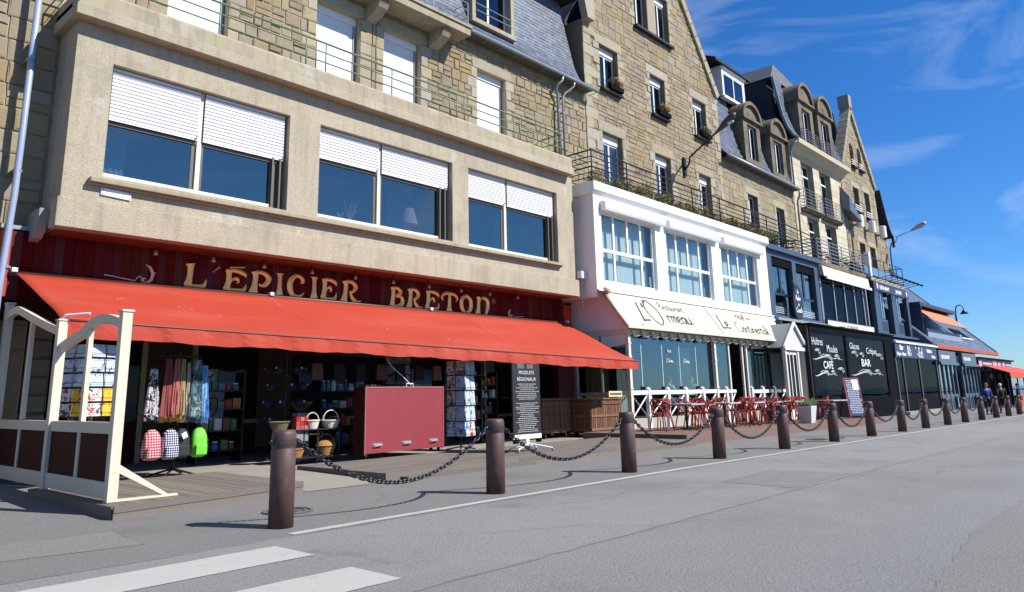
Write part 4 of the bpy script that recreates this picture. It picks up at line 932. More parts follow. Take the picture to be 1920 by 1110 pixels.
def leafmass(b, c, r, n, s=.05, rnd=None, flat=.6):
    rnd = rnd or random
    for _ in range(n):
        while True:
            p = Vector((rnd.uniform(-1,1),rnd.uniform(-1,1),rnd.uniform(-1,1)))
            if p.length < 1: break
        q = Vector((c[0]+p.x*r[0], c[1]+p.y*r[1], c[2]+p.z*r[2])); a = Vector((rnd.gauss(0,1),rnd.gauss(0,1),rnd.gauss(0,1))).normalized()*s*rnd.uniform(.6,1.4); d = a.orthogonal().normalized()*s*rnd.uniform(.3,.6)
        b.add([q-a,q+d,q+a,q-d], [(0,1,2,3)])
for k, op in enumerate(r2):
    wb = thing('window_box', ['black window box of orange and green flowers, left window under the gable','black window box of orange flowers at the middle gable window','black window box of green plants at the window beside the lamp arm'][k], 'window box', ((op[0]+op[1])/2,16.1,op[2]), 'window boxes on the stone gable')
    x0 = op[0]+(.35 if k == 0 else .25); x1 = op[1]-.05
    b = B(); b.box(x0,x1,15.98,16.14,op[2]+.02,op[2]+.22); b.build('trough', BLACKP, wb)
    b = B(); rn = random.Random(k+30); leafmass(b, ((x0+x1)/2,16.05,op[2]+.36),((x1-x0)*.55,.16,.22), 260, .06, rn); b.build('foliage', LEAF, wb, fix=False)
    b = B(); leafmass(b, ((x0+x1)/2,16.0,op[2]+.42),((x1-x0)*.52,.16,.2), 150 if k < 2 else 60, .055, rn); b.build('flowers', M('orange_flower',(.45,.16,.02),.7,.3,6,rand=.3) if k < 2 else LEAFY, wb, fix=False)
# ------------------------------------------------------------------ house C: slate mansard with two arched dormers
hC = thing('mansard_house', 'low stone house with slate mansard and two round-headed dormers behind the navy bay', 'house', (39,16.3,0))
OC_ = [(37.2,38.38,9.0,11.66),(40.80,41.92,9.0,11.56)]
b = B(); panel(b, 34.42, 43.72, 8.3, 13.1, 16.3, OC_, .33); b.build('wall', MORTB, hC)
blk = []
for i, op in enumerate(OC_): blk += jambs(hC, op, STONEL, seed=i, head=.4, headw=.3)
lay(hC, 34.46, 43.68, 9.0, 13.05, 16.3, OC_+blk, STONE, 31, .36, (.3,.8), count=200, joint=.016, split=.2, dep=(.012,.034))
for op in OC_: casement(hC, op[0]+.02, op[1]-.02, op[2]+.02, op[3]-.01, 16.52)
PC = [(15.86,13.10),(16.06,13.26),(16.30,13.60),(16.50,14.1),(16.66,14.8),(16.85,16.0),(17.0,17.1)]
roofbase(hC, PC, 34.45, 43.7)
slates(hC, PC, 34.46, 43.68, SLATE, sw=.24, sh=.18, holes=[(37.1,39.5,13.4,18),(40.7,43.0,13.4,18)], seed=4)
b = B(); b.prism([(16.9,17.12),(16.75,17.0),(16.75,17.1),(19.8,19.6),(19.8,17.1)], 'x', 34.45, 43.7); b.build('upper_roof', SLATED, hC)
b = B(); b.tube([(34.3,15.84,13.08),(43.6,15.84,13.04)], .075, 8); b.build('gutter', ZINC, hC, smooth=True)
b = B(); b.box(34.45,43.7,15.86,16.28,13.0,13.04); b.build('eave_board', MATS['eave_board'], hC)
for k in range(12): x = 34.9+.75*k; b = B(); b.tube([(x,15.84,13.0),(x,16.25,12.94)], .012, 4); b.build('gutter_bracket', ZINC, hC)
def archdormer(root, x0, x1, z0, zs, zt, wx0, wx1, wz0, wz1, Yf, depth=1.4, rails=False):
    """arched stone dormer: cheeks, front with opening, moulded round pediment"""
    b = B(); panel(b, x0, x1, z0, zs, Yf, [(wx0,wx1,wz0,wz1)], .25)
    b.quad((x0,Yf,z0),(x0,Yf+depth,z0),(x0,Yf+depth,zs),(x0,Yf,zs)); b.quad((x1,Yf,z0),(x1,Yf+depth,z0),(x1,Yf+depth,zs),(x1,Yf,zs)); d = b.build('dormer', DORM, root)
    xc = (x0+x1)/2; hw = (x1-x0)/2+.14; hh = zt-zs-.12
    b = B(); b.box(x0-.16,x1+.16,Yf-.16,Yf+depth,zs,zs+.12); b.build('cornice', DORM, d)
    arc = [(xc+hw*cos(a), zs+.12+hh*sin(a)) for a in [pi*k/16 for k in range(17)]]
    b = B(); inner = [(xc+(hw-.2)*cos(a), zs+.12+(hh-.2)*sin(a)) for a in [pi*k/16 for k in range(17)]]
    for k in range(16):
        p, q, r, s_ = arc[k], arc[k+1], inner[k+1], inner[k]
        b.hexa([(p[0],Yf-.14,p[1]),(q[0],Yf-.14,q[1]),(r[0],Yf-.14,r[1]),(s_[0],Yf-.14,s_[1]),(p[0],Yf+depth,p[1]),(q[0],Yf+depth,q[1]),(r[0],Yf+depth,r[1]),(s_[0],Yf+depth,s_[1])])
    b.build('arched_pediment', DORM, d)
    b = B(); b.prism(inner, 'y', Yf+.02, Yf+depth-.1); b.build('tympanum', DORM, d)
    casement(root, wx0+.01, wx1-.01, wz0+.01, wz1-.01, Yf+.16)
DORM = M('weathered_dormer_stone', (.15,.125,.085), .9, .3, 3, .4, 25, stain=[((.035,.032,.028),1.3,.46,.66,.8)])
archdormer(hC, 37.25, 39.35, 13.5, 15.95, 17.1, 37.75, 38.90, 13.75, 15.72, 16.2)
archdormer(hC, 40.75, 42.85, 13.45, 15.90, 17.05, 41.22, 42.36, 13.7, 15.66, 16.2)
b = B(); b.box(36.2,36.32,16.7,18,17.1,18.7); b.box(38.85,38.97,16.7,18,17.1,18.7); b.box(36.32,38.85,16.7,16.8,18.55,18.7); b.box(36.1,39.05,16.6,18.6,18.702,18.80); b.box(36.2,38.97,16.62,16.9,16.98,17.1); b.build('white_dormer', WHITE, hC)
casement(hC, 36.32, 38.85, 17.11, 18.55, 16.72, leaves=2, fw=.12)
b = B(); b.hexa([(35.2,16.5,18.8),(39.6,16.5,18.8),(39.6,19.4,19.9),(35.2,19.4,19.9),(35.2,16.5,18.95),(39.6,16.5,18.95),(39.6,19.4,20.3),(35.2,19.4,20.3)]); b.build('dormer_roof', SLATED, hC)
# ------------------------------------------------------------------ house D: pale ashlar front
hD = thing('ashlar_house', 'tall pale ashlar house with small iron balconies and two arched roof dormers', 'house', (48,16.3,0))
OD = [(45.5,47.40,8.6,11.76),(48.5,50.50,8.6,11.80),(45.35,47.35,12.25,15.30),(48.45,50.50,12.25,15.38)]
b = B(); panel(b, 43.74, 52.6, 8.2, 15.8, 16.3, OD, .42); b.quad((43.74,16.3,8.2),(43.74,20,8.2),(43.74,20,16),(43.74,16.3,16)); b.build('wall', ASHJ, hD)
lay(hD, 43.76, 52.58, 8.5, 15.75, 16.3, OD, ASHL, 41, .46, (.7,1.25), count=260, joint=.012, split=.0, dep=(.02,.024), nm='ashlar_block')
for i, op in enumerate(OD): casement(hD, op[0]+.02, op[1]-.02, op[2]+.02, op[3]-.01, 16.6, transom=op[3]-.72, fw=.07)
b = B(); b.prism([(16.28,15.55),(16.1,15.62),(15.95,15.85),(15.62,15.98),(15.58,16.25),(16.28,16.25)], 'x', 43.6, 52.75); b.build('cornice', ASHL, hD)
PD = [(15.62,16.27),(15.9,16.5),(16.22,17.1),(16.46,17.9),(16.66,19.2),(16.85,20.6)]
b = B(); b.prism([(p[0]+.5,p[1]-.02) for p in PD]+[(21,20.58),(21,16.25)], 'x', 43.72, 52.6); b.build('roof', SLATED, hD)
slates(hD, PD, 43.75, 52.58, SLATE, sw=.3, sh=.24, holes=[(44.8,47.6,16.2,21),(48.0,50.9,16.2,21)], seed=6)
b = B(); 
for xv in (43.66, 52.55):
    n = len(PD)
    for i in range(n-1): a, c = PD[i], PD[i+1]; b.hexa([(xv,a[0]-.06,a[1]),(xv+.1,a[0]-.06,a[1]),(xv+.1,a[0]+.1,a[1]),(xv,a[0]+.1,a[1]),(xv,c[0]-.06,c[1]),(xv+.1,c[0]-.06,c[1]),(xv+.1,c[0]+.1,c[1]),(xv,c[0]+.1,c[1])])
b.build('verge', ZINC, hD)
b = B(); b.add([(43.6,16.9,20.58),(51.6,16.9,20.58),(47.5,18.2,23.1),(47.5,24,23.1),(43.6,24,20.58),(51.6,24,20.58)], [(0,1,2),(0,2,3,4),(1,5,3,2),(4,3,5),(0,4,5,1)]); b.build('hipped_roof', M('lichen_slate',(.055,.062,.075),.6,.2,2,.2,30,stain=[((.13,.115,.05),1.3,.52,.7,.7)]), hD)
archdormer(hD, 44.95, 47.35, 16.27, 19.15, 20.55, 45.45, 46.85, 16.5, 18.75, 15.92, depth=1.2)
archdormer(hD, 48.25, 50.75, 16.27, 19.2, 20.65, 48.75, 50.20, 16.5, 18.8, 15.92, depth=1.2)
def balconet(x0, x1, z, Y0=15.85, slab=True, zt=1.15, mat=GREYM, nb=6, name='balconet'):
    if slab: b = B(); b.prism([(16.28,z-.22),(16.05,z-.22),(Y0-.05,z-.06),(Y0-.05,z),(16.28,z)], 'x', x0-.1, x1+.1); s_ = b.build('balcony_slab', DORM, hD)
    b = B()
    for k in range(nb): zz = z+.12+(zt-.12)*k/(nb-1); b.tube([(x0,16.25,zz),(x0,Y0,zz),(x1,Y0,zz),(x1,16.25,zz)], .018, 5)
    for x in (x0,x1): b.tube([(x,Y0,z),(x,Y0,z+zt)], .02, 5)
    for k in (1,2): x = x0+(x1-x0)*k/3; b.tube([(x,Y0,z),(x,Y0,z+zt)], .014, 5)
    b.build('balcony_rail', mat, hD)
LIGHTM = M('pale_iron',(.30,.31,.33),.4,.1,5,metal=.4)
balconet(44.75,47.55,12.2,15.95,mat=LIGHTM); balconet(48.1,50.9,12.2,15.95,mat=LIGHTM)
balconet(45.0,47.3,16.28,15.72,False,.95,LIGHTM); balconet(48.3,50.7,16.28,15.72,False,.95,LIGHTM)
dpl = thing('downpipe', 'grey downpipe in the corner between the mansard house and the pale ashlar house', 'downpipe', (43.7,16.1,9), 'downpipes')
b = B(); b.tube([(43.55,15.86,13.0),(43.6,15.9,12.7),(43.72,16.1,12.4),(43.74,16.14,9.0)], .06, 8); b.tube([(43.62,15.7,16.1),(43.5,16.0,15.8),(43.55,16.14,15.4),(43.58,16.14,13.2)], .05, 8); b.build('pipe', ZINC, dpl, smooth=True)
# ------------------------------------------------------------------ house E: far stone gable
hE = thing('far_gable_house', 'far stone gable house with two narrow arched windows above the blue restaurant bay', 'house', (56.4,16.3,0))
APE = (56.25,22.1); KE = 16.4
def limE(z):
    if z <= KE: return (52.7,60.2)
    t = (z-KE)/(APE[1]-KE); return (52.7+(APE[0]-52.7)*t, 60.2-(60.2-APE[0])*t)
OE = [(55.35,56.15,17.2,19.0),(57.0,57.8,17.2,19.0),(54.93,56.2,13.75,15.55),(57.4,58.65,13.6,15.6),(54.98,56.25,8.8,11.47),(57.29,58.5,8.8,11.43)]
b = B(); panel(b, 52.7, 60.2, 8.2, APE[1], 16.3, OE, .35, lim=limE, extra=(KE,)); b.quad((52.7,16.3,8),(52.7,22,8),(52.7,22,KE),(52.7,16.3,KE)); b.quad((60.2,16.3,8),(60.2,22,8),(60.2,22,KE),(60.2,16.3,KE))
b.box(60.2,61.9,16.32,20,8.2,12.5); b.build('wall', MORTB, hE)
b = B(); b.prism([(52.7,KE),(60.2,KE),(APE[0],APE[1]-.3)], 'y', 17.4, 26); b.build('roof', SLATED, hE)
blk = []
for i, op in enumerate(OE[2:]): blk += jambs(hE, op, STONEL, n=4, seed=i, head=.4)
blk += quoins(hE, 60.2, -1, 12.4, 16.4, .5); blk += quoins(hE, 61.9, -1, 8.8, 12.4, .5); blk += quoins(hE, 52.7, 1, 8.8, 16.4, .5)
lay(hE, 52.75, 60.15, 8.8, 21.4, 16.3, OE+blk, STONE, 51, .5, (.4,1.0), lim=limE, count=230, joint=.02, split=.15)
lay(hE, 60.2, 61.85, 8.8, 12.4, 16.32, blk, STONE, 52, .5, (.4,1.0), count=20, joint=.02, split=.1)
for i, op in enumerate(OE):
    casement(hE, op[0]+.02, op[1]-.02, op[2]+.02, op[3]-.01, 16.56, fw=.06)
    if i < 4:
        b = B(); b.box(op[0]-.06,op[1]+.06,16.05,16.32,op[2]-.14,op[2]-.004); b.build('sill', SLATED, hE)
        b = B()
        for z in (.12,.28,.44): b.box(op[0],op[1],16.2,16.24,op[2]+z,op[2]+z+.05)
        b.build('guard_rail', WHITE, hE)
for op in OE[:2]:   # arch heads filling the square corners
    b = B(); xc = (op[0]+op[1])/2; r = (op[1]-op[0])/2
    for s in (-1,1):
        arc = [(xc+s*r*cos(a), op[3]-r+r*sin(a)) for a in [pi/2*k/6 for k in range(7)]]
        b.prism(arc+[(xc+s*r,op[3])], 'y', 16.285, 16.5)
    b.build('arch_spandrel', STONEL, hE)
for s in (1,-1):
    x0 = 60.28 if s > 0 else 52.62; nst = 11
    for i in range(nst):
        t0, t1 = i/nst, (i+1)/nst-.008; xa, za = x0+(APE[0]-x0)*t0, KE+(APE[1]-KE)*t0; xb, zb = x0+(APE[0]-x0)*t1, KE+(APE[1]-KE)*t1; q = .34
        b = B(); b.hexa([(xa,16.12,za+.06),(xb,16.12,zb+.06),(xb-s*q*.8,16.12,zb-q*.5),(xa-s*q*.8,16.12,za-q*.5),(xa,16.8,za+.06),(xb,16.8,zb+.06),(xb-s*q*.8,16.8,zb-q*.5),(xa-s*q*.8,16.8,za-q*.5)]); b.build('coping_stone', STONEL, hE)
b = B(); b.box(55.95,56.55,16.1,16.9,21.85,22.85); b.build('apex_stone', STONEL, hE, bevel=.03)
fl = [(60.2,16.1),(60.6,15.2),(61.1,14.1),(61.7,13.2),(62.35,12.72)]
b = B()
for i in range(4): a, c = fl[i], fl[i+1]; b.hexa([(a[0],15.9,a[1]),(c[0],15.9,c[1]),(c[0],20,c[1]),(a[0],20,a[1]),(a[0]+.06,15.9,a[1]+.12),(c[0]+.06,15.9,c[1]+.12),(c[0]+.06,20,c[1]+.12),(a[0]+.06,20,a[1]+.12)])
b.prism([(60.2,12.4),(62.2,12.55),(61.7,13.05),(61.1,13.9),(60.6,14.9),(60.2,15.7)], 'y', 16.4, 20); b.build('flared_roof', SLATED, hE)
b = B(); b.hexa([(52.0,15.7,13.2),(53.6,15.5,12.55),(53.6,16.3,12.75),(52.0,16.4,13.5),(52.1,15.7,14.2),(53.6,15.5,12.66),(53.6,16.3,12.9),(52.2,16.4,15.2)]); b.build('side_canopy', SLATE, hE)
b = B(); b.tube([(53.0,16.1,12.5),(53.0,16.14,9)], .05, 8); b.tube([(61.8,15.95,12.3),(61.75,16.1,11.8),(61.75,16.14,8.8)], .05, 8); b.build('downpipe', M('brown_pipe',(.06,.05,.06),.5), hE)
for k, x in enumerate((54.1,56.8,59.3)):
    v = thing('flue_cowl', 'white round flue cowl on the far stone gable, '+['left of three','middle of three','right of three, by the eave'][k], 'flue', (x,16.2,12.7), 'flue cowls on the far gable')
    b = B(); b.tube([(x,16.3,12.55),(x,15.95,12.55)], .10, 8); b.build('pipe', GREYM, v); b = B(); b.lathe([(.24,-.42),(.24,.42),(.2,.45)], (x,15.8,12.75), 14); b.build('cowl', WHITE, v, smooth=False)
# ------------------------------------------------------------------ white bay
wb_ = thing('white_bay', 'white painted bay with three large curtained windows above the cream awning', 'building', (27.7,14.6,4.85))
WW = [(21.07,24.63,5.14,7.66),(25.42,29.17,5.13,7.66),(30.04,33.70,5.12,7.66)]
b = B(); panel(b, 20.64, 34.82, 4.86, 8.2, 14.6, WW, .22)
b.quad((20.64,14.6,4.6),(20.64,16.29,4.6),(20.64,16.29,8.2),(20.64,14.6,8.2)); b.quad((34.82,14.6,4.6),(34.82,16.29,4.6),(34.82,16.29,8.2),(34.82,14.6,8.2)); b.box(20.7,34.8,14.83,18.9,4.62,4.86); b.build('wall', WHITE, wb_)
b = B(); b.prism([(14.59,8.2),(14.46,8.34),(14.46,8.64),(16.29,8.66),(16.29,8.2)], 'x', 20.52, 34.95); b.build('cornice', WHITE, wb_, bevel=.015)
b = B(); b.box(20.6,34.86,14.50,14.6,4.80,4.858); b.build('base_moulding', WHITE, wb_)
for (x0,x1,z0,z1) in WW:
    Y = 14.72; b = B(); c = [x0+(x1-x0)*k/4 for k in range(5)]; zm = 6.30
    b.box(x0,x0+.08,Y,Y+.07,z0,z1); b.box(x1-.08,x1,Y,Y+.07,z0,z1); b.box(x0+.08,x1-.08,Y,Y+.07,z0,z0+.10); b.box(x0+.08,x1-.08,Y,Y+.07,z1-.07,z1)
    b.box(x0+.08,x1-.08,Y-.012,Y+.06,zm-.06,zm+.06)
    for k in (1,2,3): b.box(c[k]-.055,c[k]+.055,Y-.006,Y+.065,zm+.06,z1-.07)
    for k in (1,3): b.box(c[k]-.055,c[k]+.055,Y-.006,Y+.065,z0+.10,zm-.06)
    f = b.build('window', PVC, wb_, bevel=.004)
    for (xa,xb,za,zb) in [(c[k]+.055,c[k+1]-.055,zm+.06,z1-.07) for k in range(4)]+[(c[0]+.08,c[1]-.055,z0+.1,zm-.06),(c[1]+.055,c[3]-.055,z0+.1,zm-.06),(c[3]+.055,c[4]-.08,z0+.1,zm-.06)]:
        b = B(); b.box(xa,xb,Y+.03,Y+.04,za,zb); b.build('pane', GL_WH, f)
    pleats(f, x0+.1, x0+(x1-x0)*.36, 15.0, z0+.05, z1); pleats(f, x0+(x1-x0)*.40, x1-.1, 15.02, z0+.05, z1)
    b = B(); b.prism([(14.59,z1+.005),(14.40,z1+.005),(14.36,z1+.10),(14.36,z1+.30),(14.44,z1+.345),(14.59,z1+.35)], 'x', x0-.04, x1+.46); b.build('roller_box', PVC, f, bevel=.01)
b = B(); b.box(20.7,34.8,16.0,16.1,4.87,8.1); b.build('room_wall', M('pale_room',(.30,.34,.34),.9), wb_)
ab = thing('cable_box', 'small white cable box at the corner between roughcast and white bays', 'cable box', (20.45,15.2,5.2)); b = B(); b.box(20.33,20.6,15.0,15.2,5.25,5.5); b.build('box', PVC, ab, bevel=.01); b = B(); b.tube([(20.45,15.1,5.25),(20.45,15.1,4.2)], .03, 6); b.build('conduit', GREYM, ab)
# black railing with scrolls along white and navy bays
br = thing('balcony_railing', 'black iron railing with little scrolls along the white bay roof', 'railing', (28,14.7,8.66))
RZ = [(9.90,.032),(9.66,.022),(9.46,.020),(9.28,.030),(9.08,.020),(8.90,.022)]
for z, r in RZ: b = B(); b.tube([(20.85,16.25,z),(20.85,14.75,z),(36.6,14.75,z-.02),(42.7,15.0,z-.06)], r, 5); b.build('rail', BLACKM, br)
for x in [20.85,23.1,25.6,28.1,30.6,33.1,35.6,38.0,40.4,42.7]: y = 14.75 if x < 36.6 else 14.75+.25*(x-36.6)/6.1; b = B(); b.tube([(x,y,8.62),(x,y,9.9)], .028, 5); b.build('baluster', BLACKM, br)
for x in (21.3,24.3,29.3,31.8,34.3):
    b = B()
    for s in (-1,1):
        P = [(x+s*(.05+.10*cos(a)*(1-a/9)), 14.75, 9.78+.10*sin(a)*(1-a/9)) for a in [k*.5 for k in range(14)]]
        b.tube([(p[0]+s*.08,p[1],p[2]) for p in P], .012, 4); b.tube([(p[0]+s*.28,p[1],p[2]-.02) for p in P], .010, 4)
    b.build('scroll', BLACKM, br)
hg = thing('balcony_hedge', 'trailing green and yellow plants along the edge of the white bay roof', 'plants', (28,14.95,8.66))
rn = random.Random(9); b = B(); b2 = B()
for k in range(95):
    x = 20.95+.16*k+rn.uniform(-.1,.1); h = .16+.22*abs(sin(k*.33))*rn.uniform(.5,1.2)*(1 if x < 27 else .55)
    if rn.random() < .1: continue
    leafmass(b if rn.random() < .62 else b2, (x,14.9+rn.uniform(-.08,.12),8.80+h*.7), (.2,.22,h*1.2), 90, .06, rn)
tag(b.build('green_leaves', LEAF, hg, fix=False), kind='stuff'); tag(b2.build('yellow_leaves', LEAFY, hg, fix=False), kind='stuff')
def folding_set(x, y, z, lab, grp):
    t = thing('bistro_table', 'black metal bistro table '+lab, 'table', (x,y,z), grp); b = B(); b.lathe([(.32,.70),(.33,.73),(.32,.74)], (x,y,z), 14); b.build('table_top', BLACKM, t)
    for s in (-1,1): b = B(); b.tube([(x-.25*s,y-.12,z),(x+.25*s,y+.1,z+.7)], .015, 5); b.tube([(x-.25*s,y+.14,z),(x+.25*s,y+.12,z+.7)], .015, 5); b.build('leg', BLACKM, t)
    for sx in (-1,1):
        c = thing('bistro_chair', 'black folding chair '+('left' if sx < 0 else 'right')+' of the table '+lab, 'chair', (x+.7*sx,y,z), 'folding chairs on the balconies'); xx = x+.7*sx
        b = B(); 
        for k in range(4): b.box(xx-.2+.1*k+.004,xx-.2+.1*k+.09,y-.2,y+.2,z+.44,z+.465)
        b.build('seat', BLACKM, c)
        for q in (-.2,.2): b = B(); b.tube([(xx-.2*sx,y+q,z),(xx+.2*sx,y+q,z+.5),(xx+.26*sx,y+q,z+.9)], .015, 5); b.tube([(xx+.22*sx,y+q,z),(xx-.18*sx,y+q,z+.45)], .015, 5); b.build('leg', BLACKM, c)
        b = B(); b.box(xx+.22*sx-.02,xx+.25*sx+.02,y-.2,y+.2,z+.68,z+.75); b.box(xx+.235*sx-.02,xx+.26*sx+.02,y-.2,y+.2,z+.82,z+.89); b.build('backrest', BLACKM, c)
folding_set(34.3,15.6,8.67,'on the white bay roof','balcony tables'); folding_set(39.9,15.6,8.62,'on the navy bay roof','balcony tables'); folding_set(46.8,15.6,8.6,'on the terrace of the ashlar house','balcony tables'); folding_set(50.0,15.6,8.6,'at the right end of the ashlar house terrace','balcony tables')
pp = thing('potted_shrub', 'round shrub in a dark pot on the navy bay roof', 'plant', (37.8,15.4,8.62)); b = B(); b.lathe([(.2,0),(.28,.42),(.25,.42)], (37.8,15.4,8.62), 12); b.build('pot', M('dark_pot',(.05,.05,.055),.7), pp); b = B(); leafmass(b, (37.8,15.4,9.3), (.42,.4,.34), 420, .06, random.Random(2)); b.build('foliage', LEAF, pp, fix=False)
# ------------------------------------------------------------------ veranda of the restaurant
vr = thing('veranda', 'cream glazed restaurant veranda with crossed balustrade below the lettered awning', 'veranda', (27.8,14,.28))
Z0 = .10
def vpost(x, y=14.0, w_=.07, z0=Z0, z1=3.32, cap=True):
    b = B(); b.box(x-w_,x+w_,y-w_,y+w_,z0,z1)
    for zz in (1.5,2.55,3.0): b.box(x-w_-.018,x+w_+.018,y-w_-.018,y+w_+.018,zz,zz+.05)
    b.build('post', CREAMF, vr, bevel=.008)
for x in (21.42,27.5,34.2): vpost(x)
vpost(21.42, 16.2)
b = B(); b.box(21.35,34.3,13.93,14.07,3.322,3.50); b.box(21.35,21.49,14.07,16.3,3.322,3.50); b.build('beam', CREAMF, vr, bevel=.01)
for k in range(21):
    x = 21.75+.62*k; b = B(); b.tube([(x+.3*cos(a)-.0, 13.86, 3.46-.2*sin(a)) for a in [pi*j/8 for j in range(9)]], .022, 5); b.build('scalloped_bracket', M('olive_bracket',(.22,.19,.11),.6), vr)
b = B(); b.box(21.36,27.45,14.02,14.14,Z0,.55); b.box(30.5,34.15,14.02,14.14,Z0,.55); b.box(21.36,21.5,14.14,16.2,Z0,.55); b.build('low_wall', M('grey_low_wall',(.36,.35,.31),.9,.1,3), vr)
b = B(); b.box(21.5,27.42,13.95,14.05,1.32,1.46); b.box(27.58,29.1,13.95,14.05,1.32,1.44); b.box(30.6,34.12,13.95,14.05,1.28,1.42); b.box(21.37,21.47,14.07,16.13,1.32,1.42); b.build('handrail', WHITE, vr, bevel=.01)
BXs = [21.42,22.52,23.79,25.07,26.36,27.5]
def xbrace(xa, xb, y=14.0, za=.56, zb=1.32):
    b = B(); 
    for (p, q) in (((xa,za),(xb,zb)),((xa,zb),(xb,za))): b.tube([(p[0],y-.01,p[1]),(q[0],y+.01,q[1])], .028, 4)
    b.build('cross_brace', WHITE, vr)
for a, c in zip(BXs, BXs[1:]): xbrace(a+.05, c-.05)
for x in BXs[1:-1]+[28.3,30.6,31.7,32.9]: b = B(); b.box(x-.07,x+.07,13.93,14.07,Z0,1.50); b.lathe([(.07,0),(.085,.03),(.0,.08)], (x,14.0,1.5), 8); b.build('baluster_post', WHITE, vr)
for a, c in ((27.58,28.25),(28.35,29.1),(30.67,31.63),(31.77,32.83),(32.97,34.1)): xbrace(a, c)
b = B()
for (p, q) in (((14.1,.56),(15.1,1.32)),((14.1,1.32),(15.1,.56)),((15.1,.56),(16.1,1.32)),((15.1,1.32),(16.1,.56))): b.tube([(21.42,p[0],p[1]),(21.42,q[0],q[1])], .028, 4)
b.build('cross_brace', WHITE, vr)
GX = [21.5,22.33,23.70,24.92,26.16,27.42]
for a, c in zip(GX, GX[1:]):
    b = B(); b.box(a+.012,c-.012,14.085,14.097,1.47,3.31); p = b.build('pane', GL_VER, vr)
for x in GX[1:-1]:
    b = B(); b.box(x-.016,x+.016,14.08,14.10,1.47,3.31); b.build('pane_edge', M('glass_edge',(.45,.60,.60),.3), vr)
    for z in (1.50,3.22): b = B(); b.box(x-.10,x+.10,14.06,14.084,z,z+.09); b.build('clamp', BLACKP, vr)
for x in (28.72,29.95,30.35): b = B(); b.box(x-.05,x+.05,13.96,14.04,Z0,3.32); b.build('mullion', CREAMF, vr)
for a, c in ((27.6,28.66),(30.42,34.1)): b = B(); b.box(a,c,14.0,14.012,1.43,3.31); b.build('pane', GL_VER, vr)
for a, c in ((14.1,15.1),(15.1,16.1)): b = B(); b.box(21.41,21.42,a,c,1.43,2.9); b.build('pane', GL_DARK, vr)
b = B(); b.box(21.38,21.46,15.07,15.13,1.43,3.32); b.build('mullion', CREAMF, vr)
b = B(); b.prism([(13.95,3.505),(16.29,3.505),(16.29,4.7),(14.65,4.72),(13.95,3.6)], 'x', 21.36, 21.42); b.build('side_panel', WHITE, vr)
b = B(); b.prism([(14.07,3.0),(16.29,2.75),(16.29,3.32),(14.07,3.32)], 'x', 21.38, 21.44); b.build('side_valance', WHITE, vr)
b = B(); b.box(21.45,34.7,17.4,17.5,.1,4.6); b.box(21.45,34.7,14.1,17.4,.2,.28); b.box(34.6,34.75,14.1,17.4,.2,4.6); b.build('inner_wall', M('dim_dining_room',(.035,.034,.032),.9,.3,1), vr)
b = B(); b.hexa([(21.45,14.05,3.51),(34.6,14.05,3.51),(34.6,17.4,4.58),(21.45,17.4,4.58),(21.45,14.05,3.54),(34.6,14.05,3.54),(34.6,17.4,4.61),(21.45,17.4,4.61)]); b.build('ceiling', CREAM, vr)
pleats(vr, 27.9, 29.0, 15.9, .6, 3.2, M('green_curtain',(.26,.34,.31),.9,.1)); pleats(vr, 22.0, 22.6, 14.9, .6, 3.2, MATS['green_curtain'])
ob_ = thing('yellow_door', 'ochre panelled wooden door behind the wine press crates', 'door', (22.6,16.9,.15))
OCH = M('ochre_door',(.34,.19,.045),.6,.15,4); b = B(); b.box(22.9,24.4,16.9,16.96,.3,3.0); b.build('leaf', OCH, ob_); 
for z0, z1 in ((.5,1.2),(1.4,2.7)): b = B(); b.box(23.15,24.15,16.87,16.898,z0,z1); b.build('panel', OCH, ob_, bevel=.02)
# cream awning with pen lettering
ca = thing('awning', 'cream cloth awning with dark pen lettering over the glazed veranda', 'awning', (28,14.5,4.7))
CX0, CX1 = 21.05, 34.85; CT = (14.55,4.78); CBt = (13.72,3.58)
b = B(); nu, nv = 60, 6
for i in range(nu+1):
    for j in range(nv+1):
        t = j/nv; x = CX0+(CX1-CX0)*i/nu; b.v.append((x, CT[0]+(CBt[0]-CT[0])*t, CT[1]+(CBt[1]-CT[1])*t-.03*sin(pi*t)*(1+.4*sin(i*.8))))
for i in range(nu):
    for j in range(nv): b.f.append((i*(nv+1)+j,(i+1)*(nv+1)+j,(i+1)*(nv+1)+j+1,i*(nv+1)+j+1)); b.mi.append(0)
o = b.build('cloth', FABC, ca, smooth=True); md = o.modifiers.new('solid','SOLIDIFY'); md.thickness = .006
b = B(); b.box(CX0-.04,CX1+.04,13.66,13.76,3.50,3.59); b.build('front_bar', CREAM, ca, bevel=.01)
for x in (CX0-.05, CX1+.02): b = B(); b.tube([(x,14.62,4.80),(x,13.70,3.56)], .05, 8); b.build('side_arm', M('tan_arm',(.40,.27,.20),.5), ca, smooth=True)
b = B(); b.tube([(CX0-.12,14.5,4.83),(CX0+.1,14.5,4.83)], .11, 10); b.build('roller_end', MATS['tan_arm'], ca, smooth=True)
sl = Vector((0,CT[0]-CBt[0],CT[1]-CBt[1])).normalized(); nrm = Vector((1,0,0)).cross(sl)
def onaw(x, t): p = Vector((x, CBt[0]+(CT[0]-CBt[0])*t, CBt[1]+(CT[1]-CBt[1])*t))+nrm*.012; return Matrix(((1,sl.x,nrm.x,p.x),(0,sl.y,nrm.y,p.y),(0,sl.z,nrm.z,p.z),(0,0,0,1)))
b = B(); b.tube([onaw(27.95,t/6).to_translation() for t in range(7)], .012, 4); b.build('seam', LETK, ca)
script("L'", .42, .075, LETK, ca, onaw(22.35,.22), 0, 1.2); script("O", .58, .05, LETK, ca, onaw(23.0,.12), -.1, 1.3); script("rmeau", .34, .05, LETK, ca, onaw(24.15,.24), 0, 1.45)
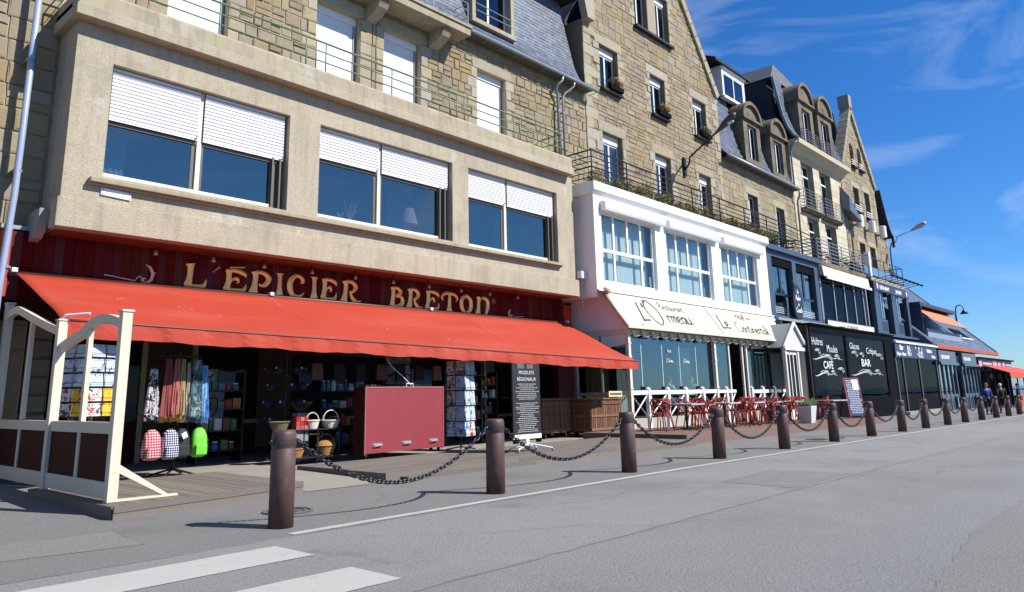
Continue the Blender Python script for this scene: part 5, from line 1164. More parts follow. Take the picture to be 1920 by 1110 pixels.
script("Restaurant", .17, .024, LETK, ca, onaw(24.1,.66), 0, 1.55)
script("Le", .36, .06, LETK, ca, onaw(28.35,.26), 0, 1.3); script("Continental", .27, .042, LETK, ca, onaw(29.65,.18), 0, 1.65); script("Hôtel ***", .19, .026, LETK, ca, onaw(30.3,.66), 0, 1.5)
for x, t in ((22.05,.06),(26.5,.06),(28.6,.05),(33.0,.06)): b = B(); p = onaw(x,t).to_translation(); b.blob(p, .03, 6, 4); b.build('eyelet', LETK, ca)
# writing on the glass
vt = MATS['pale_grey_lettering']
text('Rest', .16, vt, vr, (24.05,14.07,2.80), name='glass_lettering'); script("L'Ormeau", .07, .02, vt, vr, Matrix.Translation((23.95,14.075,2.45)) @ Matrix.Rotation(pi/2,4,'X'), 0, 1.2, 'glass_lettering'); script("L'Ormeau", .07, .02, vt, vr, Matrix.Translation((25.15,14.075,2.45)) @ Matrix.Rotation(pi/2,4,'X'), 0, 1.2, 'glass_lettering')
# porch
po = thing('entrance_porch', 'cream gabled entrance porch with glazed door at the end of the veranda', 'porch', (33.7,13.2,.28))
for x in (32.62,34.0,34.75): b = B(); b.box(x-.07,x+.07,13.2,13.34,Z0,3.1); b.build('post', CREAMF, po)
b = B(); b.box(34.69,34.8,13.34,14.2,Z0,3.1); b.build('side_wall', CREAMF, po)
b = B(); b.box(32.5,34.9,13.15,13.34,3.102,3.25); b.build('lintel', WHITE, po)
b = B(); b.prism([(32.5,3.255),(34.9,3.255),(33.7,4.25)], 'y', 13.24, 13.30); b.build('gable', M('lilac_gable',(.50,.50,.56),.7), po)
for s in (-1,1): b = B(); b.hexa([(33.7+s*1.32,13.12,3.15),(33.7,13.12,4.27),(33.7,13.2,4.27),(33.7+s*1.32,13.2,3.15),(33.7+s*1.32,13.12,3.27),(33.7,13.12,4.40),(33.7,13.2,4.40),(33.7+s*1.32,13.2,3.27)]); b.build('bargeboard', WHITE, po)
for s in (-1,1): b = B(); b.hexa([(33.7+s*1.3,13.2,3.18),(33.7,13.2,4.29),(33.7,14.5,4.29),(33.7+s*1.3,14.5,3.18),(33.7+s*1.3,13.2,3.22),(33.7,13.2,4.33),(33.7,14.5,4.33),(33.7+s*1.3,14.5,3.22)]); b.build('roof_slope', M('grey_poly_roof',(.20,.21,.21),.4), po)
b = B()
for x in (32.72,33.1,33.5,33.9): b.box(x-.03,x+.03,13.25,13.31,Z0,3.0)
b.box(32.7,33.93,13.25,13.31,2.92,3.05); b.box(32.7,33.93,13.25,13.31,Z0,.55); b.build('door', WHITE, po)
b = B(); b.box(32.72,33.9,13.275,13.285,.56,2.9); b.build('door_pane', GL_DARK, po)
# ------------------------------------------------------------------ navy bay
nb_ = thing('navy_bay', 'navy blue painted bay with two tall windows and an oval hanging sign', 'building', (39.2,15,4.85))
NW = [(36.35,38.95,5.05,8.02),(39.45,42.10,5.05,8.0)]
b = B(); panel(b, 35.7, 42.62, 4.86, 8.25, 15.0, NW, .25); b.quad((35.7,15,4.86),(35.7,16.29,4.86),(35.7,16.29,8.25),(35.7,15,8.25)); b.box(35.0,35.68,15.9,16.29,4.5,8.5); b.build('wall', NAVYL, nb_)
b = B(); b.prism([(14.99,8.25),(14.80,8.30),(14.80,8.55),(16.29,8.60),(16.29,8.25)], 'x', 35.6, 42.72); b.build('cornice', NAVYL, nb_)
b = B(); b.box(35.6,42.7,14.6,15.0,4.72,4.855); b.build('ledge', GREYM, nb_)
for (x0,x1,z0,z1) in NW:
    b = B(); Y = 15.16; xm = (x0+x1)/2
    b.box(x0,x0+.09,Y,Y+.07,z0,z1); b.box(x1-.09,x1,Y,Y+.07,z0,z1); b.box(x0+.09,x1-.09,Y,Y+.07,z0,z0+.09); b.box(x0+.09,x1-.09,Y,Y+.07,z1-.09,z1); b.box(x0+.09,x1-.09,Y-.01,Y+.06,6.1,6.22); b.box(xm-.12,xm+.12,Y-.006,Y+.065,6.22,z1-.09)
    f = b.build('window', NAVY, nb_)
    for (xa,xb,za,zb) in ((x0+.09,xm-.12,6.22,z1-.09),(xm+.12,x1-.09,6.22,z1-.09),(x0+.09,x1-.09,z0+.09,6.1)): b = B(); b.box(xa,xb,Y+.03,Y+.04,za,zb); b.build('pane', GL_BAY, f)
    b = B(); b.box(x0+.05,x1-.05,Y-.10,Y-.02,z1-.42,z1-.02); b.build('blind_box', BLACKP, f)
    for s in (0,1): pleats(f, x0+.12 if s == 0 else xm+.2, xm-.2 if s == 0 else x1-.12, Y+.25, 6.2, z1-.1, M('blue_curtain',(.14,.30,.48),.9,.1))
    b = B()
    for k in range(4): b.box(x0+.12,x1-.12,Y+.012,Y+.022,5.2+.09*k,5.23+.09*k)
    b.build('frosted_stripe', LETG, f)
    b = B(); b.prism([(x0+.09,5.6),(xm,5.78),(x1-.09,5.6),(x1-.09,5.14),(x0+.09,5.14)], 'y', Y+.046, Y+.052); b.build('window_film', M('pale_blue_film',(.20,.36,.48),.4), f)
b = B(); b.box(35.75,42.6,17.0,17.1,4.8,8.4); b.box(35.75,42.6,15.3,17,8.2,8.25); b.build('room_wall', DARKIN, nb_)
os_ = thing('hanging_sign', 'dark oval hanging sign lettered in white on the navy bay', 'sign', (39.0,14.85,4.95))
b = B(); xc, zc = 38.62, 5.78; b.prism([(xc+.62*cos(a), zc+.92*sin(a)) for a in [2*pi*k/28 for k in range(28)]], 'y', 14.72, 14.82); b.build('board', M('sign_dark',(.010,.014,.024),.4), os_)
b = B(); b.tube([(xc,14.77,6.7),(xc,14.95,6.95),(xc,15,6.95)], .02, 5); b.build('bracket', BLACKM, os_)
RX = Matrix.Rotation(pi/2,4,'X')
for s, z, sz in (('Le',6.27,.10),('Rocher',5.90,.13),('de',5.62,.09),('Cancale',5.28,.125)):
    wd = sum(SG.get(c,SG['e'])[1] for c in s)*sz*1.2; script(s, sz, .04, LETW, os_, Matrix.Translation((xc-wd/2,14.715,z)) @ RX, .1, 1.2)
# ------------------------------------------------------------------ the first-floor glazed room with cream awning cassette
ph = thing('glazed_bay', 'dark glazed first-floor bay under a rolled cream awning', 'building', (46.7,15,5.1))
b = B(); b.box(42.7,50.9,14.9,16.29,8.32,8.56); b.build('terrace_slab', DORM, ph)
b = B(); b.box(42.75,42.86,15.0,16.29,4.7,8.31); b.box(50.75,50.9,15.0,16.29,4.7,8.31); b.build('side_post', GREYM, ph)
b = B(); b.hexa([(42.8,14.72,7.62),(50.85,14.72,7.62),(50.85,15.0,7.72),(42.8,15.0,7.72),(42.8,14.78,8.22),(50.85,14.78,8.22),(50.85,15.0,8.30),(42.8,15.0,8.30)]); b.build('awning_cassette', CREAM, ph, bevel=.03)
b = B(); b.box(42.8,50.6,14.55,14.66,7.46,7.60); b.build('awning_front_bar', WHITE, ph)
for x in (42.9,44.95,46.75,48.5,50.15): b = B(); b.box(x-.06,x+.06,15.0,15.1,5.2,7.6); b.build('mullion', GREYM, ph)
for k, (a, c) in enumerate(((42.97,44.88),(45.02,46.68),(46.82,48.43),(48.57,50.08))): b = B(); b.box(a,c,15.05,15.06,5.2,7.6); b.build('pane', GL_DARK, ph)
b = B(); b.box(42.8,50.8,18,18.1,4.7,8.3); b.box(42.8,50.8,15.2,18,8.25,8.3); b.box(42.8,50.8,15.12,18,5.1,5.19); b.build('inner_wall', DARKIN, ph)
for x in (43.3,45.2,47.1,48.9):
    for z in (5.4,5.65): b = B(); b.box(x,x+.5,15.6,15.7,z,z+.06); b.build('chair_back', GREYM, ph)
ps = thing('name_sign', 'long cream name sign LE PHARE standing on the black cafe roof', 'sign', (47.2,14.9,4.7))
b = B(); b.box(43.0,51.1,14.86,14.95,4.62,5.16); b.build('board', M('cream_sign',(.62,.60,.50),.6), ps); b = B(); b.box(42.96,51.14,14.855,14.955,5.161,5.20); b.box(42.955,42.999,14.855,14.955,4.6,5.16); b.build('edge_trim', LETK, ps)
text('LE PHARE', .44, M('sign_grey',(.05,.07,.08)), ps, (46.0,14.852,4.72), sx=1.0, sp=1.1, ext=.004)
for x in (43.7,51.2): b = B(); b.box(x-.35,x+.35,14.3,14.6,4.42,4.78); tag(b.build('floodlight', NAVY), 'dark floodlight at the '+('left' if x < 47 else 'right')+' end of the cream name sign', 'floodlight', 'floodlights by the cream sign')
tr_ = thing('terrace_railing', 'pale horizontal bar railing on the terrace of the ashlar house', 'railing', (47,14.95,8.57))
for z in (8.75,8.97,9.19,9.41,9.63,9.84): b = B(); b.tube([(42.85,16.2,z),(42.85,14.96,z),(50.95,14.96,z),(50.95,16.2,z)], .028, 5); b.build('rail', LIGHTM, tr_)
for x in (42.85,44.9,46.9,48.9,50.95): b = B(); b.tube([(x,14.96,8.56),(x,14.96,9.86)], .03, 5); b.build('baluster', LIGHTM, tr_)
# ------------------------------------------------------------------ blue restaurant bay
eb = thing('blue_restaurant_bay', 'slate blue restaurant bay with dark open windows and a row of arm lamps', 'building', (56.3,15,4.8))
b = B(); b.box(52.3,60.25,15.0,16.29,8.34,8.60); b.build('terrace_slab', SMOOTHC, eb)
b = B(); b.box(51.0,52.28,15.5,16.2,0,9.0); b.build('dark_recess', BLACKP, eb)
b = B(); b.box(52.3,60.25,14.9,15.1,7.72,8.335); b.build('sign_board', NAVYS, eb)
for x, wd in ((52.3,1.0),(56.1,.9),(59.75,.5)): b = B(); b.box(x,x+wd,14.95,15.25,4.85,7.715); b.build('pilaster', NAVYL, eb)
for xa, xb in ((53.31,56.09),(57.01,59.74)):
    b = B()
    for k in range(3): b.box(xa+.15+.42*k,xa+.30+.42*k,15.05,15.2,5.9,7.7)
    b.build('folding_sash', M('pale_blue_sash',(.22,.34,.48),.5), eb); b = B(); b.box(xa,xa+1.35,14.97,15.1,4.95,5.85); w2 = b.build('lower_panel', NAVYL, eb)
    b = B()
    for k in range(3): b.box(xa+.12+.42*k,xa+.40+.42*k,14.95,14.968,5.1,5.7)
    b.build('raised_field', NAVY, w2)
b = B(); b.box(52.3,60.2,18,18.1,4.7,8.3); b.box(52.3,60.2,15.2,18,8.25,8.3); b.box(52.3,60.2,15.2,18,4.7,4.75); b.build('inner_wall', DARKIN, eb)
b = B(); b.box(52.2,60.4,14.55,15.2,4.70,4.845); b.build('ledge', NAVYL, eb)
text('RESTAURANT', .34, LETW, eb, (53.5,14.895,7.87), sx=1.0, off=.01); text('JAPONAIS', .34, LETW, eb, (57.1,14.895,7.87), sx=.95, off=.01)
PINK = M('pink_emblem',(.72,.30,.36),.6)
for x in (53.0,59.75): b = B(); b.prism([(x+.17*cos(a), 8.03+.22*sin(a)) for a in [2*pi*k/14 for k in range(14)]], 'y', 14.88, 14.90); b.build('emblem', PINK, eb); b = B(); b.prism([(x-.05,7.88),(x+.05,7.86),(x+.09,8.08),(x,8.2),(x-.1,8.06)], 'y', 14.872, 14.879); b.build('emblem_flame', LETW, eb)
for k in range(8):
    x = 52.9+.98*k; al = thing('arm_lamp', 'black arm lamp over the blue restaurant sign, number '+['one','two','three','four','five','six','seven','eight'][k]+' from its left end', 'lamp', (x,15,8.4), 'arm lamps over the blue restaurant sign'); b = B(); b.tube([(x,15.0,8.45),(x,13.9,8.62)], .022, 5); b.build('arm', BLACKM, al); b = B(); b.hexa([(x-.13,13.72,8.46),(x+.13,13.72,8.46),(x+.13,13.98,8.56),(x-.13,13.98,8.56),(x-.10,13.74,8.60),(x+.10,13.74,8.60),(x+.10,13.98,8.68),(x-.10,13.98,8.68)]); b.build('lamp_head', BLACKM, al)
er = thing('terrace_railing', 'dark railing with glass infill on the far gable house terrace', 'railing', (56,14.95,8.6))
for z in (9.95,9.3,8.72): b = B(); b.tube([(51.2,15.05,z),(60.0,15.05,z),(60.0,16.2,z)], .03, 5); b.build('rail', NAVY, er)
for k in range(7): x = 51.3+1.45*k; b = B(); b.tube([(x,15.05,8.6),(x,15.05,9.95)], .03, 5); b.build('baluster', NAVY, er)
for k in range(6): x = 51.35+1.45*k; b = B(); b.box(x,x+1.35,15.04,15.05,8.75,9.28); b.build('pane', M('blue_screen',(.12,.20,.32),.3), er)
b = B(); b.box(52.0,52.28,14.9,15.2,8.61,10.2); tag(b.build('screen_post', WHITE), 'white dividing post between the far two roof terraces', 'post')
for k, (x, z) in enumerate(((54.8,9.1),(59.1,9.3),(50.9,9.0))):
    p = thing('planter_box', 'dark planter box on the far terrace, '+['behind the railing middle','at its right end','beside the white dividing post'][k], 'planter', (x,15.5,8.6), 'planters on the far terrace'); b = B(); b.box(x-.55,x+.55,15.3,15.7,8.6,z+.25); b.build('box', NAVY, p); b = B(); leafmass(b, (x,15.5,z+.35), (.5,.2,.25), 120, .06, random.Random(k)); b.build('foliage', LEAF, p, fix=False)
# ------------------------------------------------------------------ black cafe
cf = thing('cafe', 'black glazed cafe front lettered CAFE and BAR in white with curling waves', 'cafe', (41.3,13,-.2))
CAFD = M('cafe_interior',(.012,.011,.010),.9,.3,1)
b = B(); b.box(34.9,47.7,12.95,13.1,4.02,4.33); b.box(34.86,47.75,12.85,15.2,4.332,4.40); b.build('fascia', BLACKP, cf)
for x, wd in ((34.9,.2),(39.66,.28),(46.12,1.5)): b = B(); b.box(x,x+wd,12.98,13.12,-.4,4.015); b.build('pillar', BLACKP, cf)
b = B(); b.box(35.1,46.12,12.99,13.1,-.4,.9); b.build('stall_riser', BLACKP, cf)
for xa, xb in ((35.1,39.66),(39.94,46.12)):
    b = B(); b.box(xa,xb,13.02,13.035,.901,4.01); b.build('pane', GL_DARK, cf); b = B(); b.box(xa,xb,13.05,13.07,3.25,4.01); b.build('roller_blind', M('grey_blind',(.085,.085,.088),.8), cf)
    b = B(); b.box(xa+.2,xb-.1,14.2,14.26,1.25,1.36); b.box(xa+1.9,xa+2.4,14.2,14.26,.5,3.4); b.box(xb-.2,xb-.1,14.2,14.26,1.25,2.6); b.build('inner_frame', M('beige_inner',(.14,.125,.10),.8), cf)
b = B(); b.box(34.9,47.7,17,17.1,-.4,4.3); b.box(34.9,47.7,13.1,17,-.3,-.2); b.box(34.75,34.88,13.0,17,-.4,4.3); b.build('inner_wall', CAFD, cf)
text('Huîtres', .50, LETG, cf, (35.15,12.985,3.42), sx=.92); text('Moules', .50, LETG, cf, (36.98,12.985,3.12), sx=1.0); text('CAFÉ', .50, LETW, cf, (36.35,12.985,2.34), sx=1.1, ext=.008)
text('Glaces', .46, LETG, cf, (40.25,12.985,3.38), sx=1.2); text('Crêpes', .46, LETG, cf, (42.8,12.985,3.20), sx=1.3); text('BAR', .56, LETW, cf, (41.8,12.985,2.52), sx=1.45, ext=.008)
def wave(x0, x1, oz, h=.34, curls=2):
    """a long low swell with breaking curls, brushed in pale grey"""
    b = B(); W = x1-x0
    def P(pts, r): b.tube([(x0+p[0]*W, 12.982, oz+p[1]*h) for p in pts], r, 5)
    tap = lambda n, m: [.006+m*sin(pi*min(1,.08+i/(n-1)*.9)) for i in range(n)]
    if curls > 1:
        P([(0,-.1),(.12,-.02),(.26,.28),(.42,.55),(.56,.30),(.68,.12),(.80,.25),(.9,.1),(1,.0)], tap(9,.013))
        P([(.06,-.18),(.2,.05),(.34,.28),(.44,.34),(.52,.2)], tap(5,.009)); P([(.22,.42),(.34,.72),(.44,.78)], tap(3,.008))
        cs = [(.50,.30,.11,.42),(.80,.38,.09,.42)]
    else: cs = [(.5,.2,.42,.5)]
    for (cx, cz, rx, rz) in cs:
        for m, k in ((1,.013),(.66,.010),(.36,.008)): P([(cx+rx*m*cos(2.9-j*.36), cz+rz*m*sin(2.9-j*.36)) for j in range(12)], tap(12,k))
    return b.build('painted_wave', LETG, cf)
wave(35.1,39.05,2.78,.30); wave(35.35,36.2,3.05,.26,1); wave(35.2,38.1,2.02,.30); wave(38.1,39.2,2.22,.26,1)
wave(40.3,41.5,3.06,.3,1); wave(41.6,42.4,3.05,.24,1); wave(44.3,45.7,3.0,.34,1); wave(40.1,45.4,2.08,.36)
# ------------------------------------------------------------------ glazed bar with navy lettered fascia
rb = thing('bar_front', 'dark glazed bar front under a navy fascia with white script lettering', 'bar', (52.5,13,-.25))
b = B(); b.box(47.85,57.25,12.9,13.05,3.14,3.98); b.build('fascia', NAVYS, rb); b = B(); b.box(47.8,57.3,12.8,13.1,3.982,4.07); b.build('fascia_cap', WHITE, rb); b = B(); b.hexa([(47.8,12.9,4.1),(57.4,12.9,4.1),(57.4,15.1,4.55),(47.8,15.1,4.55),(47.8,12.9,4.16),(57.4,12.9,4.16),(57.4,15.1,4.62),(47.8,15.1,4.62)]); b.build('lean_to_roof', GREYM, rb)
for x in (47.9,49.35,52.85,57.1): b = B(); b.box(x-.07,x+.07,12.95,13.05,-.3,3.138); b.build('mullion', M('bronze_mullion',(.13,.11,.09),.4,metal=.3), rb)
for a, c in ((47.97,49.28),(49.42,52.78),(52.92,57.03)): b = B(); b.box(a,c,13.0,13.012,.02,3.13); b.build('pane', GL_DARK, rb)
b = B(); b.box(47.8,57.3,16,16.1,-.4,4.5); b.box(47.8,57.3,13.1,16,3.2,3.25); b.box(50.2,51.2,14.6,14.7,0,2.6); b.build('inner_wall', CAFD, rb)
b = B(); b.box(47.7,57.3,12.5,12.94,-.4,.015); b.build('threshold_step', CONC, rb)
text('Bar', .40, LETW, rb, (48.75,12.895,3.60), sx=1.3, off=.012); text('Crêpes - Glaces', .26, LETW, rb, (48.05,12.895,3.27), sx=1.1, off=.009)
for s, x, z, sz in (('Le',52.1,3.76,.10),('Rocher',50.35,3.30,.29),('de',52.42,3.34,.13),('Cancale',52.8,3.26,.29)): script(s, sz, sz*.34, LETW, rb, Matrix.Translation((x,12.892,z)) @ RX, .08, .62 if sz > .2 else 1)
text('Huîtres', .33, LETW, rb, (54.75,12.895,3.58), sx=1.2, off=.01); text('Moules', .26, LETW, rb, (55.8,12.895,3.25), sx=1.2, off=.009)
# ------------------------------------------------------------------ slate blue shop doors
DOORB = M('door_slate_blue',(.080,.112,.145),.45,.08,3); GL_DOOR = glass('door_glass', .30, (.4,.5,.52), gcol=(.8,.95,.95))
bd = thing('blue_shop_front', 'slate blue panelled shop front with two glazed door bays and white signs', 'shop front', (63,13,-.3))
for k, (xa, xb) in enumerate(((57.4,62.2),(64.2,68.8))):
    b = B(); b.box(xa,xb,12.82,13.05,3.05,3.82); b.build('sign_board', DOORB, bd); b = B(); b.box(xa-.1,xb+.1,12.7,13.06,2.86,3.045); b.build('cornice', DOORB, bd)
    b = B(); n = 4
    for j in range(n+1): x = xa+(xb-xa)*j/n; b.box(x-.085,x+.085,12.92,13.06,-.5,2.855)
    b.box(xa+.12,xb-.12,12.95,13.04,.72,.86); b.build('door_frame', DOORB, bd)
    for j in range(n):
        x0 = xa+(xb-xa)*j/n+.085; x1 = xa+(xb-xa)*(j+1)/n-.085; b = B(); b.box(x0,x1,13.0,13.012,.861,2.85); b.build('pane', GL_DOOR, bd); b = B(); b.box(x0,x1,12.97,13.02,-.45,.718); p = b.build('door_panel', DOORB, bd); b = B(); b.box(x0+.12,x1-.12,12.95,12.969,-.2,.6); b.build('raised_field', NAVY, p)
text('RESTAURANT', .32, LETW, bd, (58.0,12.815,3.28), sx=1.15, off=.01); text('FRUITS de MER', .32, LETW, bd, (64.6,12.815,3.28), sx=1.05, off=.01)
b = B(); b.box(57.4,69,15,15.1,-.5,4.2); b.box(62.2,64.2,14.2,14.3,-.5,3.9); b.box(57.3,69.0,13.05,15,3.83,3.9); b.build('inner_wall', BLACKP, bd)
for k, (xa, z0) in enumerate(((61.3,.1),(67.2,.1))):
    m = thing('menu_case', 'small framed menu case on the blue shop front, '+['left bay','right bay'][k], 'menu case', (xa,12.8,.9), 'menu cases on the blue shop front'); b = B(); b.box(xa-.35,xa+.35,12.82,12.9,-.1,.68); b.build('case', NAVY, m); b = B(); 
    for r in range(4):
        for c in range(3): b.box(xa-.29+.2*c,xa-.13+.2*c,12.805,12.819,-.04+.17*r,.09+.17*r)
    b.build('menu_card', LETG, m)
ml = thing('wall_letterbox', 'grey box on the dark recess between the blue door bays', 'box', (63,14.1,1.0)); b = B(); b.box(62.7,63.5,13.9,14.19,.8,1.6); b.build('box', GREYM, ml); b = B(); b.box(62.75,63.45,13.88,13.899,1.4,1.5); b.build('slot', BLACKP, ml)
# ------------------------------------------------------------------ small shop with sign band
sg = thing('sign_band_shop', 'small dark shop with a blue and pink sign band near the red tent', 'shop', (76,13,-.35))
b = B(); b.box(69.4,83.6,12.8,13.0,2.85,3.52); b.build('sign_board', NAVYS, sg); b = B(); b.box(69.3,83.9,12.6,13.1,3.525,3.64); b.build('canopy_edge', BLACKP, sg)
for xa, xb, m in ((69.6,70.6,PINK),(75.0,76.6,PINK),(79.2,80.2,PINK),(77.0,78.4,M('sign_lilac',(.30,.25,.36),.6))): b = B(); b.box(xa,xb,12.785,12.799,2.92,3.46); b.build('sign_patch', m, sg)
b = B(); rnd = random.Random(8)
for xa, xb in ((71.0,74.4),(80.6,83.2),(77.2,78.2)):
    x = xa
    while x < xb: e = x+rnd.uniform(.1,.25); b.box(x,e,12.775,12.784,3.08,3.26); x = e+.08
tag(b.build('faint_lettering', LETG, sg), kind='stuff')
b = B(); b.box(69.2,83.6,14,14.1,-.6,3.5); b.box(83.5,83.6,13,14,-.6,3.5); b.build('inner_wall', BLACKP, sg)
for k in range(5): x = 70+2.9*k; b = B(); b.box(x,x+.25,12.95,13.1,-.6,2.845); b.build('pillar', NAVYL, sg)
for k in range(3):
    x = 72.4+3.2*k; l = thing('wall_lantern', 'small hanging lantern under the sign band, '+['left','middle','right'][k]+' of three', 'lantern', (x,12.8,2.2), 'lanterns under the sign band'); b = B(); b.tube([(x,13,2.6),(x,12.6,2.6),(x,12.6,2.4)], .02, 5); b.build('arm', GREYM, l); b = B(); b.lathe([(.06,.35),(.14,.25),(.12,-.1),(.05,-.15)], (x,12.6,2.05), 8); b.build('lamp_head', GREYM, l)
# ------------------------------------------------------------------ slate roofed house at the end with orange awning
hF = thing('slate_roof_house', 'low house with a large slate roof, orange trim and a roof terrace', 'house', (71,13.8,0))
b = B(); b.add([(60.3,13.7,4.35),(82.4,13.7,4.35),(82.4,20.4,11.0),(60.3,20.4,11.0),(82.4,27,4.35),(60.3,27,4.35)], [(0,1,2,3),(1,4,2),(3,2,4,5),(0,3,5)]); b.build('roof', SLATE, hF)
PFs = [(13.68,4.38),(20.35,11.02)]
slates(hF, PFs, 60.35, 82.38, SLATE, sw=.42, sh=.34, holes=[(62.2,72.5,5.0,8.0)], seed=9, th=.02)
b = B(); b.box(60.3,82.6,13.5,13.75,4.08,4.36); b.build('eave_board', M('orange_trim',(.42,.075,.02),.6,.08,3), hF)
b = B(); b.box(60.4,82.0,15.3,26,-.6,4.3); b.build('wall', CREAM, hF)
b = B(); b.box(82.35,82.5,13.6,13.9,4.2,4.4); b.hexa([(82.36,13.6,4.34),(82.56,13.6,4.34),(82.56,20.4,11.05),(82.36,20.4,11.05),(82.36,13.6,4.5),(82.56,13.6,4.5),(82.56,20.4,11.2),(82.36,20.4,11.2)]); b.build('verge', ZINC, hF)
b = B(); b.box(61.8,72.6,14.3,14.42,4.62,5.62); b.build('terrace_parapet', M('grey_blue_board',(.20,.26,.34),.6,.05,2), hF)
b = B(); b.box(61.5,72.6,14.5,16.6,7.35,7.6); b.box(61.6,61.75,14.5,16.6,4.7,7.35); b.box(61.8,72.6,17.0,17.1,4.6,8); b.box(61.8,72.6,14.45,17,4.6,4.7); b.build('terrace_recess', NAVY, hF)
oa = thing('awning', 'bright orange sloping awning over the roof terrace of the far slate house', 'awning', (66,15,7)); b = B(); nu = 24
for i in range(nu+1):
    for j in range(4): t = j/3; b.v.append((61.6+10*i/nu+.6*t, 15.0-1.3*t, 7.35-1.25*t-.05*sin(pi*t)))
for i in range(nu):
    for j in range(3): b.f.append((i*4+j,(i+1)*4+j,(i+1)*4+j+1,i*4+j+1)); b.mi.append(0)
o = b.build('cloth', FABO, oa, smooth=True); md = o.modifiers.new('s','SOLIDIFY'); md.thickness = .01
b = B(); b.tube([(62.1,13.68,6.08),(72.3,13.68,6.08)], .04, 6); b.build('front_bar', GREYM, oa)
sk = []
def onroof(x, s): return (x, 13.7+s*cos(pi/4)-.04, 4.35+s*sin(pi/4)*.993+.05)
b = B(); q = [onroof(73.4,2.75), onroof(79.9,1.45), onroof(79.2,1.45), onroof(74.4,2.75)]
b = B()
for (xa,xb,s0,s1) in ((74.2,78.0,1.45,2.75),):
    A = [onroof(xa,s0),onroof(xb,s0),onroof(xb,s1),onroof(xa,s1)]; b.hexa([A[0],A[1],A[2],A[3],*[(p[0],p[1]-.05,p[2]+.05) for p in A]])
b.build('skylight', BLACKP, hF)
b = B(); A = [onroof(74.0,1.30),onroof(78.2,1.30),onroof(78.2,1.44),onroof(74.0,1.44)]; b.hexa([*A,*[(p[0],p[1]-.1,p[2]+.1) for p in A]]); b.build('skylight_sill', WHITE, hF)
# red tent at the very end
tn = thing('red_tent', 'red roofed terrace tent with clear side sheets at the far end of the street', 'tent', (76,11.5,-.35))
RT = M('red_tent_cloth',(.52,.055,.025),.7,.06,1)
b = B(); b.hexa([(70.5,11.0,2.35),(86,11.0,2.35),(86,12.7,2.95),(70.5,12.7,2.95),(70.5,11.0,2.40),(86,11.0,2.40),(86,12.7,3.02),(70.5,12.7,3.02)]); b.build('roof_cloth', RT, tn)
b = B()
for i in range(17): 
    x = 70.5+.97*i; b.v += [(x,10.98,2.38),(x,10.95+.03*(i%2),2.02-.06*(i%2))]
    if i: b.f.append((2*i-2,2*i,2*i+1,2*i-1)); b.mi.append(0)
b.build('valance', RT, tn)
for k in range(6): x = 70.6+3*k; b = B(); b.box(x-.05,x+.05,10.98,11.08,-.6,2.34); b.build('pole', DARKRED, tn)
b = B()
for k in range(5): x = 70.6+3*k; b.box(x+.05,x+2.95,11.02,11.03,.62,2.33)
b.build('clear_sheet', glass('tent_sheet',.25,(.45,.55,.62)), tn)
b = B()
for k in range(5): x = 70.6+3*k; b.box(x+.05,x+2.95,11.0,11.04,-.55,.6)
b.build('lower_sheet', RT, tn)
# ------------------------------------------------------------------ street lamps on the walls
def walllamp(label, p0, p1, s=1.):
    t = thing('wall_lamp', label, 'street lamp', tuple(p0), 'arm street lamps on the house fronts'); p0 = Vector(p0); p1 = Vector(p1); d = (p1-p0)
    b = B(); b.tube([p0+Vector((0,0,-.25)), p0+Vector((0,-.25,.05)), p0.lerp(p1,.15)+Vector((0,0,.12)), p0.lerp(p1,.5)+Vector((0,0,.08)), p1], .045*s, 8); b.build('arm', GREYM if s < 1 else BLACKM, t, smooth=True)
    b = B(); b.box(p0.x-.1,p0.x+.1,p0.y-.03,p0.y+.12,p0.z-.55,p0.z+.35); b.build('wall_plate', BLACKM, t)
    b = B(); dn = d.normalized(); P = [p1-dn*.12, p1+dn*.15, p1+dn*.5, p1+dn*.95, p1+dn*1.12]; b.tube(P, [.05,.10,.17,.17,.05], 10); b.build('lamp_head', M('lamp_housing_dark',(.035,.037,.04),.5) if s >= 1 else GREYM, t, smooth=True)
    b = B(); c = p1+dn*.66-Vector((0,0,.10)); b.blob(c, .15, 10, 6, (.8,1.9,.7)); b.build('lamp_lens', M('lamp_lens',(.45,.47,.48),.2), t, smooth=True)
walllamp('long black lamp arm reaching out from the stone gable wall', (30.4,16.2,11.75), (30.4,14.45,12.95))
walllamp('slim grey street lamp arm projecting at the far eave against the sky', (62.25,15.9,12.55), (62.3,14.55,13.15), .9)
gl_ = thing('goose_neck_lamp', 'old goose neck street lamp standing behind the far slate roof', 'street lamp', (90,18,0)); b = B(); b.tube([(90,18,-.5),(90,18,8.6),(90,17.95,9.3),(90,17.8,9.65),(90,17.55,9.75),(90,17.3,9.6),(90,17.2,9.2)], [.12,.09,.06,.06,.06,.05,.05], 8); b.build('pole', NAVY, gl_, smooth=True); b = B(); b.lathe([(.05,.2),(.12,.1),(.42,-.25),(.38,-.27),(.0,-.2)], (90,17.2,9.05), 14); b.build('lamp_shade', NAVY, gl_, smooth=True)
